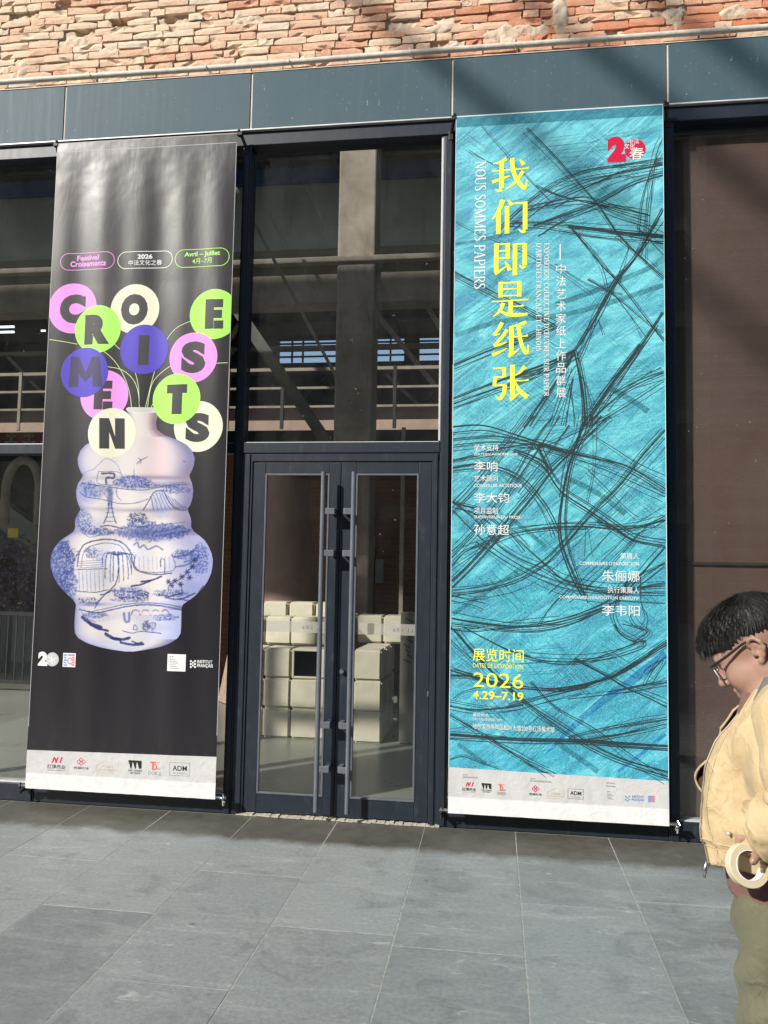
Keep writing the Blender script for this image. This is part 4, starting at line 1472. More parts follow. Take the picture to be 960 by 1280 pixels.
# belly: arch path, house, willow, walls
blob(190, 690, 52, 110, MIDB, -0.05, 0.85)
blob(215, 760, 38, 70, MIDB, 0.0, 0.7)
wash(430, 640, 120, 60, (0.66, 0.68, 0.82), 0.7)
line([(255, 690), (262, 640), (282, 600), (330, 582), (385, 576), (440, 590), (476, 630), (488, 680), (520, 712), (590, 722), (648, 716)], 5.0, COB, 0.8)
line([(272, 690), (280, 640), (300, 612), (345, 596), (390, 592), (435, 606), (464, 646), (478, 696)], 2.6, MIDB)
for q in range(4):
    line([(260, 668 + q * 9), (372, 662 + q * 9)], 2, MIDB, 0.7)
for q in range(7):
    line([(262 + q * 17, 705), (264 + q * 17, 790)], 1.8, MIDB, 0.65)
line([(250, 702), (380, 698)], 3, MIDB)
line([(248, 790), (330, 796), (380, 785)], 3, COB)
blob(315, 630, 30, 24, MIDB, 0.05, 0.7)
for i, (ex, ey) in enumerate([(362, 690), (372, 740), (392, 752), (404, 748), (428, 756), (446, 748), (466, 740), (480, 722), (492, 690)]):
    line([(416, 642), ((416 + ex) / 2 + (ex - 416) * 0.28, 628 + abs(ex - 416) * 0.12), (ex, ey - 40), (ex, ey)], 3.0, COB if i % 2 else MIDB, 0.85)
line([(422, 640), (426, 700), (414, 760), (385, 790), (350, 826), (328, 862)], 4, COB)
line([(498, 640), (500, 705), (655, 706), (648, 636)], 2.6, MIDB)
for q in range(8):
    line([(512 + q * 18, 648), (513 + q * 18, 702)], 1.6, PALB, 0.7)
line([(490, 600), (505, 590), (512, 612), (530, 600), (548, 618), (580, 604), (610, 620)], 6, MIDB, 0.7)
line([(600, 690), (600, 664), (610, 656), (618, 668), (618, 716)], 3, COB)
for (x0, y0, x1, y1) in ((660, 650, 750, 610), (668, 690, 760, 640), (700, 670, 768, 652)):
    line([(x0, y0), ((x0 + x1) / 2, y0 - 10), (x1, y1)], 7, MIDB, 0.7)
for (x0, y0, x1, y1, w_) in ((480, 770, 560, 746, 7), (520, 752, 604, 730, 6), (470, 792, 520, 786, 5), (352, 806, 400, 786, 4)):
    line([(x0, y0), ((x0 + x1) / 2, (y0 + y1) / 2 + 5), (x1, y1)], w_, COB, 0.9)
for cx_, cy_ in ((634, 752), (648, 768), (662, 748), (690, 732), (684, 762), (712, 712), (732, 690), (742, 664), (720, 735)):
    for a in range(6):
        an = a * 1.05
        line([(cx_, cy_), (cx_ + 10 * math.cos(an), cy_ + 10 * math.sin(an))], 4.6, COB, 0.8)
line([(632, 792), (640, 762), (690, 735), (738, 680)], 3, COB)
line([(690, 790), (684, 762)], 3, COB)
for (x0, y0, x1, y1, w_) in ((592, 806, 690, 798, 6), (620, 818, 740, 800, 6), (680, 822, 775, 770, 5)):
    line([(x0, y0), ((x0 + x1) / 2, y0 + 6), (x1, y1)], w_, COB, 0.75)
blob(470, 800, 66, 26, MIDB, -0.05, 0.85)
blob(465, 826, 78, 10, COB, 0.0, 0.6)
blob(535, 806, 14, 16, COB, 0.0, 0.8)
wash(310, 845, 60, 10, MIDB, 0.5)
# foot: bridge, figures, waves
line([(262, 866), (330, 880), (380, 872), (440, 858), (520, 848), (600, 852), (684, 868)], 5, MIDB, 0.85)
line([(300, 878), (380, 862), (450, 846), (530, 840), (610, 844), (690, 858)], 2.4, COB)
for cx_ in (495, 535, 577, 618):
    line([(cx_ - 18, 890), (cx_ - 12, 874), (cx_, 868), (cx_ + 12, 874), (cx_ + 18, 890)], 3, COB, 0.75)
wash(560, 882, 70, 9, (0.72, 0.62, 0.64), 0.8)
line([(446, 882), (452, 915), (468, 915), (468, 882)], 9, MIDB, 0.7)
line([(440, 955), (480, 965), (520, 958), (600, 966)], 3.4, MIDB)
line([(484, 950), (492, 930), (503, 950), (484, 950)], 2.6, MIDB)
blob(538, 935, 16, 22, COB, 0.0, 0.75)
blob(566, 935, 14, 20, MIDB, 0.0, 0.7)
line([(272, 878), (300, 905), (330, 918)], 3, MIDB, 0.7)
for (x0, y0, x1, y1, w_) in ((276, 900, 352, 940, 13), (300, 922, 380, 955, 9), (372, 968, 430, 992, 12), (400, 985, 470, 985, 10), (432, 1003, 525, 1010, 9), (480, 998, 520, 1003, 5)):
    line([(x0, y0), ((x0 + x1) / 2, (y0 + y1) / 2 + 6), (x1, y1)], w_, COB, 0.92)
# neck: inside of the mouth
q = ((VX - 520) / 66) ** 2 + ((VY - 36) / 15) ** 2
lay((0.55, 0.54, 0.50), np.clip((1.1 - q) * 4, 0, 1) * 0.8)
lay((0.80, 0.78, 0.76), np.clip(1 - np.abs(q - 1) * 5, 0, 1) * 0.7 * (VY < 58))


col = np.clip(col, 0, 1) ** 1.12 * np.array([0.96, 0.95, 0.93])


def vase_object():
    P = np.empty(VX.shape + (2,))
    for j in range(NR):
        a, c = PL.px(20 + lx[j] / ZV, 500 + Yv[j] / ZV), PL.px(20 + rx[j] / ZV, 500 + Yv[j] / ZV)
        P[j, :, 0] = a[0] + (c[0] - a[0]) * sc_
        P[j, :, 1] = a[1] + (c[1] - a[1]) * sc_
    yy = wob_left(P[..., 0], P[..., 1]) - 0.0004 - 0.00016 * 6
    b = MB()
    b.v = [tuple(t) for t in np.stack([P[..., 0].ravel(), yy.ravel(), P[..., 1].ravel()], 1)]
    b.f = [((j + 1) * NCc + i, (j + 1) * NCc + i + 1, j * NCc + i + 1, j * NCc + i) for j in range(NR - 1) for i in range(NCc - 1)]
    t = NT('vase_print')
    at_ = t.n('VertexColor', layer_name='print')
    m = t.bsdf(at_.outputs[0], 0.5, 0, 0.35)
    o = b.build('vase_picture', m, LB, smooth=True)
    ca = o.data.color_attributes.new('print', 'FLOAT_COLOR', 'POINT')
    rgba = np.ones((NR * NCc, 4), np.float32)
    rgba[:, :3] = col.reshape(-1, 3)
    ca.data.foreach_set('color', rgba.ravel())


vase_object()

# marks under the vase and in the footer
F2 = zf(40, 800, 3.84)


def T(sh, F, body, x0, x1, y0, y1, bold=0.0):
    a, b_ = F(x0, y0), F(x1, y1)
    sh.text(body, a[0], b_[0], a[1], b_[1], bold)


def Rr(sh, F, x0, x1, y0, y1):
    a, b_ = F(x0, y0), F(x1, y1)
    sh.rect(a[0], b_[0], a[1], b_[1])


s = Sheet(PL)
T(s, F2, '2', 28, 74, 56, 124, 0.07)
s.build('anniversary_numeral', 1, WHITEI, LB)
s = Sheet(PL)
T(s, F2, 'INSTITUT', 792, 866, 97, 112, 0.02)
T(s, F2, 'FRANÇAIS', 792, 868, 115, 135, 0.02)
for i, (x, y) in enumerate([(758, 97), (758, 111), (758, 125), (768, 104), (768, 118), (778, 97), (778, 111), (778, 125)]):
    Rr(s, F2, x, x + 8, y, y + 9)
s.build('sponsor_lettering', 1, WHITEI, LB)
s = Sheet(PL)
c = F2(97, 93)
s.disc(c[0], c[1], 8.0)
s.build('emblem_disc', 1, SILVER, LB)
s = Sheet(PL)
for st in ([(78, 80), (100, 92), (118, 88)], [(80, 104), (98, 96), (112, 108)], [(96, 72), (92, 96), (100, 118)]):
    s.stroke([F2(*q) for q in st], 0.006)
s.build('emblem_lines', 2, WHITEI, LB)
s = Sheet(PL)
Rr(s, F2, 147, 208, 63, 130)
Rr(s, F2, 650, 738, 68, 150)
s.build('emblem_field', 1, WHITEI, LB)
s = Sheet(PL)
for i in range(5):
    Rr(s, F2, 151, 168 - (i % 2) * 5, 68 + i * 12, 77 + i * 12)
Rr(s, F2, 172, 190, 68, 78)
s.build('emblem_blue', 2, ink('print_soft_blue', (0.22, 0.34, 0.55)), LB)
s = Sheet(PL)
for i in range(5):
    Rr(s, F2, 187 + (i % 2) * 4, 204, 68 + i * 12, 77 + i * 12)
T(s, F2, 'C', 168, 190, 84, 118, 0.03)
s.build('emblem_red', 2, ink('print_soft_red', (0.62, 0.18, 0.20)), LB)
s = Sheet(PL)
for i in range(6):
    Rr(s, F2, 661, 690 + (i * 7) % 19, 92 + i * 8.5, 95 + i * 8.5)
Rr(s, F2, 661, 668, 77, 83)
Rr(s, F2, 673, 680, 77, 83)
s.build('notice_lines', 2, GREYI, LB)


def logo_row(pr, bn, F, items, lay0):
    """footer logos; items: (kind, x0, x1, y0, y1)"""
    for kind, x0, x1, y0, y1 in items:
        red, blk, gry, snd, org = Sheet(pr), Sheet(pr), Sheet(pr), Sheet(pr), Sheet(pr)
        w_, h_ = x1 - x0, y1 - y0
        X = lambda u: x0 + u * w_
        Y = lambda v: y0 + v * h_
        if kind == 'slashes':
            for u in (0.24, 0.44, 0.66):
                red.poly([F(X(u), Y(0.42)), F(X(u + 0.08), Y(0.42)), F(X(u + 0.20), Y(0.0)), F(X(u + 0.12), Y(0.0))])
            red.poly([F(X(0.40), Y(0.06)), F(X(0.48), Y(0.06)), F(X(0.52), Y(0.36)), F(X(0.44), Y(0.36))])
            T(blk, F, '红博商业', X(0), X(1), Y(0.54), Y(0.86), 0.012)
            T(gry, F, 'HONGBO COMMERCIAL', X(0.02), X(0.98), Y(0.93), Y(1.0))
        elif kind == 'knot':
            for u, v in ((0.5, 0.12), (0.34, 0.30), (0.66, 0.30), (0.5, 0.44)):
                a = F(X(u), Y(v))
                k = 0.13 * w_
                pts = [(X(u) - k, Y(v)), (X(u), Y(v) - k), (X(u) + k, Y(v)), (X(u), Y(v) + k), (X(u) - k, Y(v))]
                red.stroke([F(*q) for q in pts], 0.0045, smooth=False)
            T(blk, F, '西城红场', X(0), X(1), Y(0.74), Y(0.97), 0.004)
        elif kind == 'house':
            snd.stroke([F(X(0), Y(0.9)), F(X(0), Y(0.38)), F(X(0.5), Y(0.02)), F(X(1.0), Y(0.38)), F(X(1), Y(0.72))], 0.0036, smooth=False)
            T(snd, F, '公益基金', X(0.26), X(0.78), Y(0.40), Y(0.60))
            T(snd, F, 'ART FOUNDATION CENTRE', X(0.08), X(1.05), Y(0.70), Y(0.80))
            snd.stroke([F(X(0), Y(0.92)), F(X(0.8), Y(0.92))], 0.003, smooth=False)
        elif kind == 'block':
            Rr(blk, F, X(0), X(1), Y(0.0), Y(0.16))
            for u in (0.04, 0.36, 0.68):
                blk.poly([F(X(u), Y(0.15)), F(X(u + 0.26), Y(0.15)), F(X(u + 0.20), Y(0.60)), F(X(u + 0.12), Y(0.60))])
            Rr(blk, F, X(0.90), X(1.0), Y(0.15), Y(0.60))
            T(blk, F, 'PART GARDEN', X(0), X(1), Y(0.68), Y(0.80), 0.015)
            T(blk, F, 'ART SPACE', X(0.12), X(0.88), Y(0.86), Y(0.98), 0.015)
        elif kind == 'td':
            Rr(org, F, X(0.12), X(0.62), Y(0.0), Y(0.10))
            Rr(org, F, X(0.30), X(0.42), Y(0.10), Y(0.62))
            T(org, F, 'D', X(0.34), X(0.68), Y(0.18), Y(0.62), 0.03)
            Rr(org, F, X(0.74), X(0.86), Y(0.04), Y(0.10))
            T(gry, F, 'AI', X(0.66), X(0.92), Y(0.48), Y(0.62))
            T(gry, F, 'DOICE', X(0.0), X(1.0), Y(0.74), Y(1.0), 0.0)
        elif kind == 'adm':
            a, b_ = F(X(0), Y(0)), F(X(1), Y(1))
            gry.frame(a[0], b_[0], a[1], b_[1], 0.0026)
            T(blk, F, 'ADM', X(0.16), X(0.86), Y(0.24), Y(0.62), 0.012)
            T(gry, F, 'Art & Projects', X(0.18), X(0.84), Y(0.74), Y(0.88))
        for sh, nm, m_ in ((red, 'logo_red', REDI), (blk, 'logo_black', BLACKI), (gry, 'logo_grey', GREYI), (snd, 'logo_sand', SAND), (org, 'logo_orange', ORANGE)):
            if sh.v:
                sh.build(nm, lay0, m_, bn)


logo_row(PL, LB, F2, [('slashes', 73, 160, 562, 628), ('knot', 200, 272, 568, 622), ('house', 310, 412, 574, 640), ('block', 463, 526, 578, 644), ('td', 558, 620, 584, 648), ('adm', 660, 757, 588, 652)], 2)


# ------------------------------------------------------------------ right banner
def m_teal():
    t = NT('teal_crayon_print')
    p = t.pos()
    sp = t.n('SeparateXYZ', {0: p})
    zz = t.math('MULTIPLY', sp.outputs[2], 0.2083)
    base = t.ramp(t.math('ADD', zz, t.math('MULTIPLY', t.math('SUBTRACT', t.noise(p, 1.3, 4), 0.5), 0.35)), [(0.05, (0.010, 0.32, 0.47)), (0.30, (0.024, 0.35, 0.43)), (0.55, (0.052, 0.39, 0.44)), (0.95, (0.10, 0.45, 0.52))])
    # cloudy patches where the crayon was pressed harder or rubbed thin
    cl = t.noise(t.mapping(t.mapping(p, (1, 1, 1), (0, 0.5, 0)), (0.6, 1, 1.8)), 3.6, 7, 0.72, 1.0)
    base = t.mix(t.ramp(cl, [(0.40, 0.9), (0.54, 0.0)]), base, (0.006, 0.165, 0.27))
    base = t.mix(t.ramp(cl, [(0.51, 0.0), (0.66, 0.75)]), base, (0.20, 0.66, 0.72))
    # crayon strokes laid in several directions
    def hatch(ang, sc, lo, hi, c, amt, region_scale, loc):
        nonlocal base
        h = t.noise(t.mapping(t.mapping(p, (1, 1, 1), (0, ang, 0), loc), (3.0, 1, sc)), 1.0, 5, 0.6, 0.3)
        reg = t.ramp(t.noise(t.mapping(p, (1, 1, 1), (0, 0, 0), loc), region_scale, 2), [(0.42, 0.0), (0.6, 1.0)])
        base = t.mix(t.math('MULTIPLY', t.math('MULTIPLY', t.ramp(h, [(lo, 0.0), (hi, 1.0)]), reg), amt), base, c)
    hatch(math.radians(8), 85, 0.48, 0.66, (0.02, 0.20, 0.34), 0.62, 0.9, (0, 0, 0))
    hatch(math.radians(34), 95, 0.50, 0.66, (0.012, 0.19, 0.27), 0.60, 1.3, (3, 1, 2))
    hatch(math.radians(-36), 100, 0.50, 0.66, (0.015, 0.21, 0.28), 0.60, 1.4, (7, 4, 1))
    hatch(math.radians(40), 70, 0.50, 0.64, (0.30, 0.75, 0.80), 0.45, 1.1, (1, 9, 5))
    hatch(math.radians(5), 60, 0.52, 0.70, (0.02, 0.16, 0.44), 0.55, 1.7, (5, 3, 8))
    gr = t.noise(p, 210, 4, 0.8)
    base = t.mix(t.ramp(gr, [(0.48, 0.0), (0.66, 0.70)]), base, (0.32, 0.76, 0.82))
    base = t.mix(t.ramp(gr, [(0.32, 0.45), (0.46, 0.0)]), base, (0.012, 0.20, 0.27))
    cr = t.noise(t.mapping(p, (1, 1, 0.4)), 6.0, 4, 0.6)
    return t.bsdf(base, 0.55, 0, 0.35, t.bump(cr, 0.06, 0.03))


RB = thing('exhibition_banner', (0.395, YB, RZ0), 'teal hanging banner with scribbled dark lines and yellow vertical title', 'banner', 'tall hanging banners')
PR = Print(wob_right)
FA, FB, FC = zf(560, 130, 3.2), zf(560, 520, 3.4286), zf(560, 780, 3.2)
wz0, wz1 = PR.px(*FC(10, 573))[1], PR.px(*FC(880, 629))[1]
cloth('cloth', wob_right, RX0, RX1, (wz0, wz1), RZ1, m_teal(), RB)
hardware(RB, RX0, RX1, RZ0, RZ1, wob_right, STEEL)
cloth('white_footer', wob_right, RX0, RX1, RZ0, (wz0, wz1), WV, RB, 150, 60)
s = Sheet(PR)
for xx in (RX0, RX1 - 0.0035):
    s.add([(xx, wz0), (xx + 0.0035, wz0), (xx + 0.0035, RZ1), (xx, RZ1)], [(0, 1, 2, 3)])
s.add([(RX0, RZ1 - 0.005), (RX1, RZ1 - 0.005), (RX1, RZ1), (RX0, RZ1)], [(0, 1, 2, 3)])
s.build('cut_edge', 5, ink('edge_pale', (0.62, 0.78, 0.78)), RB)
s = Sheet(PR)
s.add([(RX0, RZ1 - 0.078), (RX1, RZ1 - 0.078), (RX1, RZ1 - 0.006), (RX0, RZ1 - 0.006)], [(0, 1, 2, 3)])
s.build('top_sleeve', 0, ink('sleeve_teal', (0.03, 0.20, 0.28), 0.5, (0.25, 0.75), 0.2), RB)

CLIP = (RX0 + 0.002, RX1 - 0.002, min(wz0, wz1) - 0.02, RZ1 - 0.01)
ST_A = [([(135, 90), (230, 200), (330, 310), (420, 400)], 1.5), ([(318, 95), (420, 200), (520, 310), (600, 400), (690, 530), (820, 660), (862, 700)], 2.6),
        ([(180, 520), (250, 450), (330, 380), (430, 310), (560, 262), (700, 240), (862, 215)], 2.0), ([(200, 515), (290, 425), (380, 355), (480, 300), (600, 262), (730, 250), (862, 238)], 1.8), ([(240, 500), (330, 420), (430, 350), (560, 300), (700, 275), (862, 245)], 1.8), ([(260, 505), (370, 420), (500, 345), (640, 300), (862, 258)], 2.2), ([(390, 405), (470, 370), (560, 330), (700, 270), (862, 232)], 2.0), ([(420, 420), (540, 350), (660, 290), (760, 290), (862, 275)], 1.6),
        ([(300, 430), (420, 402), (540, 385), (600, 402), (680, 432), (800, 470)], 3.4), ([(340, 490), (480, 440), (600, 396), (740, 322), (862, 285)], 3.2), ([(360, 530), (470, 460), (600, 400)], 2.4), ([(350, 330), (450, 370), (600, 402), (700, 420), (780, 440)], 2.2), ([(600, 405), (700, 450), (790, 480), (862, 515)], 1.6), ([(610, 400), (720, 425), (800, 440)], 2.0),
        ([(250, 472), (380, 478), (520, 492), (700, 512), (862, 524)], 2.2), ([(480, 493), (600, 505), (740, 520), (862, 534)], 6.0), ([(240, 490), (400, 502), (600, 532), (862, 550)], 2.0), ([(440, 515), (640, 540), (862, 560)], 1.6),
        ([(490, 495), (560, 580), (620, 650), (672, 702), (730, 775), (820, 895), (862, 950)], 3.0), ([(862, 130), (835, 200), (815, 350), (800, 520), (770, 610)], 2.0), ([(850, 190), (815, 260), (780, 380), (765, 520)], 2.0), ([(835, 220), (800, 420), (790, 640)], 1.8),
        ([(862, 420), (800, 530), (740, 625), (672, 705), (610, 820), (540, 940), (503, 990)], 3.6), ([(862, 470), (780, 580), (690, 690), (620, 810), (530, 965)], 2.0), ([(725, 570), (672, 705)], 1.8), ([(672, 705), (600, 830), (560, 940), (520, 1030)], 2.2),
        ([(862, 835), (822, 893), (760, 980), (690, 1075), (620, 1165), (540, 1285)], 3.2), ([(840, 885), (770, 985), (700, 1080), (630, 1170), (555, 1285)], 2.0), ([(770, 960), (700, 1055), (640, 1135), (560, 1250)], 3.6),
        ([(20, 1045), (150, 990), (280, 942), (430, 886)], 3.2), ([(20, 1062), (200, 988), (330, 940), (440, 888)], 2.0), ([(20, 1180), (150, 1130), (300, 1075), (420, 1030), (505, 988)], 3.4), ([(20, 1198), (160, 1150), (330, 1092), (500, 1004)], 2.8), ([(20, 1216), (160, 1168), (300, 1118), (460, 1042), (505, 1000)], 2.2), ([(250, 1095), (400, 1050), (505, 990)], 5.0),
        ([(505, 985), (524, 1080), (542, 1180), (550, 1290)], 4.6), ([(515, 990), (540, 1090), (556, 1200), (556, 1290)], 2.4), ([(503, 990), (440, 1095), (360, 1205), (296, 1290)], 2.8), ([(490, 1030), (420, 1135), (325, 1290)], 2.6), ([(495, 1060), (445, 1200), (410, 1290)], 2.0), ([(498, 1100), (484, 1200), (470, 1290)], 2.4), ([(486, 1120), (500, 1200), (505, 1290)], 1.8), ([(530, 1080), (570, 1180), (580, 1290)], 1.6),
        ([(25, 668), (150, 735), (280, 802), (430, 886)], 2.8), ([(25, 690), (200, 782), (420, 890)], 2.0), ([(25, 470), (120, 520), (240, 570), (330, 612), (450, 680), (570, 765)], 1.6), ([(80, 190), (170, 235), (230, 260)], 1.4),
        ([(545, 1290), (640, 1200), (720, 1140), (790, 1105), (862, 1075)], 2.6), ([(590, 1280), (700, 1215), (800, 1150), (862, 1110)], 2.0), ([(645, 1165), (760, 1105), (862, 1068)], 1.8), ([(640, 1225), (720, 1150), (862, 1085)], 1.4),
        ([(755, 488), (862, 605)], 2.0), ([(665, 530), (770, 610), (862, 690)], 1.8), ([(560, 700), (660, 760), (820, 896), (862, 912)], 2.0), ([(440, 450), (560, 560), (672, 700)], 1.4), ([(640, 730), (740, 860), (790, 930)], 1.6), ([(500, 500), (610, 640), (640, 740)], 1.6), ([(430, 640), (560, 720), (700, 760)], 1.6), ([(600, 860), (620, 925)], 1.4)]
ST_B = [([(15, 45), (150, 40), (300, 85), (480, 145), (640, 182), (780, 232), (930, 322)], 3.0), ([(15, 72), (160, 62), (320, 105), (500, 165), (700, 242), (930, 347)], 2.2), ([(15, 97), (200, 84), (380, 120), (560, 170), (760, 212), (930, 300)], 2.0), ([(15, 125), (200, 110), (380, 128), (520, 165)], 2.2), ([(15, 150), (180, 135), (360, 140), (500, 175)], 1.8),
        ([(15, 195), (120, 172), (230, 140), (380, 122), (490, 150)], 2.6), ([(15, 200), (160, 175), (330, 150), (440, 120), (700, 0)], 1.8), ([(340, 0), (240, 130), (130, 270), (15, 395)], 2.4), ([(370, 0), (270, 130), (150, 285), (15, 425)], 2.2), ([(450, 0), (370, 112), (290, 250), (200, 380), (80, 520), (15, 580)], 2.4), ([(480, 0), (400, 122), (300, 272), (210, 402), (60, 562), (15, 606)], 2.2),
        ([(592, 0), (575, 60), (540, 150), (510, 250), (490, 360), (480, 460), (490, 560), (540, 690), (585, 768)], 4.4), ([(612, 0), (575, 100), (532, 200), (508, 330), (500, 460), (512, 560), (556, 690), (600, 800)], 2.4), ([(580, 0), (560, 80), (510, 180), (490, 260), (478, 350)], 2.0),
        ([(660, 0), (560, 110), (430, 232), (330, 352), (220, 482), (110, 612), (15, 705)], 3.0), ([(692, 0), (580, 102), (450, 232), (350, 362), (240, 492), (120, 630), (15, 735)], 2.8), ([(520, 40), (430, 160), (300, 330)], 2.0),
        ([(280, 150), (400, 208), (480, 318), (600, 400), (720, 482), (800, 532), (930, 556)], 3.8), ([(300, 165), (410, 225), (500, 345), (620, 425), (730, 500), (800, 540)], 2.2), ([(380, 120), (440, 235)], 5.0),
        ([(15, 222), (120, 205), (210, 215), (320, 265), (420, 380), (482, 500)], 3.0), ([(15, 236), (190, 225), (310, 275), (412, 388), (475, 510)], 2.2), ([(15, 640), (70, 585), (140, 555), (270, 505), (420, 482), (580, 475), (760, 485), (930, 448)], 2.8), ([(15, 660), (130, 585), (270, 520), (420, 492), (600, 485)], 1.8),
        ([(930, 60), (830, 170), (740, 290), (640, 390), (560, 480), (492, 560), (420, 630), (300, 700), (150, 745), (15, 760)], 2.8), ([(930, 95), (800, 242), (700, 352), (600, 442), (480, 575), (400, 650), (270, 722), (15, 775)], 2.2), ([(600, 70), (700, 130), (810, 200), (930, 255)], 1.6), ([(600, 230), (680, 310), (770, 400), (815, 432)], 1.8),
        ([(15, 368), (110, 440), (200, 540), (300, 610), (400, 650), (520, 708), (700, 738), (930, 728)], 2.6), ([(15, 400), (160, 540), (280, 622), (400, 682), (560, 732), (720, 748), (930, 712)], 2.2), ([(120, 540), (260, 632), (400, 702), (540, 748), (700, 765)], 2.0), ([(15, 370), (150, 410), (260, 500), (330, 580)], 2.6), ([(15, 392), (130, 425), (240, 515)], 2.0),
        ([(720, 792), (640, 832), (480, 882), (300, 906), (150, 892), (15, 868)], 3.6), ([(700, 812), (520, 892), (330, 922), (15, 890)], 2.6), ([(930, 560), (860, 640), (790, 722), (720, 792)], 2.6), ([(930, 628), (830, 692), (720, 790)], 2.6), ([(930, 645), (820, 730), (720, 800)], 1.8),
        ([(718, 800), (708, 860), (738, 922), (800, 958)], 2.2), ([(780, 850), (800, 890), (852, 928), (800, 962)], 2.2), ([(825, 690), (828, 800), (856, 862), (848, 912)], 1.8), ([(590, 742), (700, 762), (930, 770)], 2.0), ([(720, 790), (930, 802)], 1.6), ([(770, 705), (740, 760), (715, 800)], 3.0),
        ([(640, 450), (760, 490), (840, 470), (930, 428)], 2.6), ([(700, 470), (930, 480)], 1.8), ([(780, 500), (640, 640), (480, 790)], 1.6), ([(820, 500), (680, 650), (520, 800)], 1.6), ([(860, 460), (720, 620), (590, 742)], 1.8), ([(700, 490), (560, 640), (430, 760)], 1.4), ([(520, 740), (440, 820), (380, 900)], 1.8), ([(590, 470), (585, 600)], 1.4), ([(640, 0), (630, 220), (600, 370)], 1.2),
        ([(15, 770), (100, 790), (160, 803)], 2.0), ([(15, 790), (120, 815), (150, 830)], 1.6), ([(270, 505), (400, 620), (480, 690), (570, 742)], 2.0)]
ST_C = [([(8, 205), (100, 212), (200, 240), (330, 252), (430, 257), (560, 236), (660, 206), (760, 150), (875, 72)], 3.2), ([(200, 245), (330, 262), (480, 268), (600, 232), (700, 182), (875, 64)], 2.2), ([(8, 185), (80, 205), (200, 235), (300, 250)], 4.0), ([(240, 320), (420, 275), (560, 244), (680, 196), (780, 140), (875, 85)], 2.0), ([(8, 330), (120, 345), (260, 330), (400, 290), (560, 252)], 2.6), ([(8, 312), (180, 340), (300, 325)], 1.8),
        ([(25, 25), (120, 140), (220, 232), (340, 332), (450, 402), (560, 472), (700, 542), (880, 592)], 3.0), ([(8, 10), (110, 122), (230, 252), (360, 362), (500, 462), (650, 542), (880, 622)], 2.6), ([(330, 230), (430, 330), (560, 402), (640, 456), (760, 542), (880, 612)], 2.4), ([(60, 10), (150, 60), (250, 110), (330, 130)], 2.2),
        ([(8, 440), (150, 450), (300, 458), (540, 463), (700, 476), (882, 488)], 5.6), ([(8, 456), (200, 462), (420, 468), (560, 466)], 1.8), ([(8, 430), (100, 436), (240, 452)], 1.8), ([(560, 460), (700, 440), (875, 398)], 2.0), ([(560, 472), (720, 447), (875, 414)], 2.0), ([(480, 450), (640, 412), (875, 372)], 2.0), ([(620, 425), (740, 400), (875, 380)], 1.6),
        ([(150, 455), (260, 520), (360, 580), (400, 596)], 2.8), ([(170, 460), (290, 530), (430, 598)], 2.2), ([(8, 365), (100, 420), (160, 458)], 2.6), ([(505, 138), (640, 210), (700, 250), (790, 290), (875, 332)], 3.2), ([(640, 272), (780, 242), (875, 226)], 2.2), ([(700, 278), (875, 246)], 1.6), ([(480, 300), (640, 282), (780, 262), (875, 232)], 1.8),
        ([(300, 128), (420, 150), (540, 146), (640, 120), (730, 84), (780, 64), (792, 80), (760, 106), (640, 140), (500, 152), (330, 145)], 2.4), ([(668, 0), (690, 40), (740, 70), (790, 68)], 2.2), ([(700, 0), (770, 20), (800, 30), (740, 75)], 2.2), ([(860, 140), (820, 185), (790, 242)], 2.0), ([(872, 150), (840, 200), (815, 240)], 1.8), ([(8, 60), (60, 110), (140, 180)], 2.0), ([(8, 20), (100, 30), (200, 20), (330, 8), (450, 0)], 2.4), ([(20, 300), (60, 270), (140, 250)], 1.6), ([(870, 130), (800, 200)], 1.6), ([(8, 545), (60, 530), (140, 560), (200, 578)], 1.8)]
rs_ = random.Random(5)
dark = Sheet(PR)
for F, ss in ((FA, ST_A), (FB, ST_B), (FC, ST_C)):
    for pts, wd in ss:
        P = np.array([PR.px(*F(*q)) for q in pts])
        w0 = wd * 0.0020 + 0.0016
        d = np.gradient(P, axis=0)
        n_ = np.stack([-d[:, 1], d[:, 0]], 1) / (np.hypot(d[:, 0], d[:, 1])[:, None] + 1e-9)
        for c_ in range(2 if wd < 1.9 else (3 if wd < 2.6 else 4)):
            off = 0 if c_ == 0 else rs_.choice((-1, 1)) * rs_.uniform(0.009, 0.040)
            bend = np.linspace(rs_.uniform(-0.3, 1), rs_.uniform(0.2, 1.5), len(P))[:, None] + 0.35 * np.sin(np.linspace(0, 3.1, len(P)) + rs_.uniform(0, 6))[:, None]
            ww = [w0 * (1.0 if c_ == 0 else 0.62) * rs_.uniform(0.7, 1.2) for _ in P]
            dark.stroke_m(P + n_ * off * bend, ww, True, CLIP)
STROKE = ink('print_graphite', (0.026, 0.042, 0.046), 0.5, (0.45, 1.0), 0.25)
STROKE2 = ink('print_faint_graphite', (0.012, 0.11, 0.14), 0.5, (0.02, 0.50), 0.25)
dark.build('brush_stroke_lines', 2, STROKE, RB, cut=0, kind='stuff')
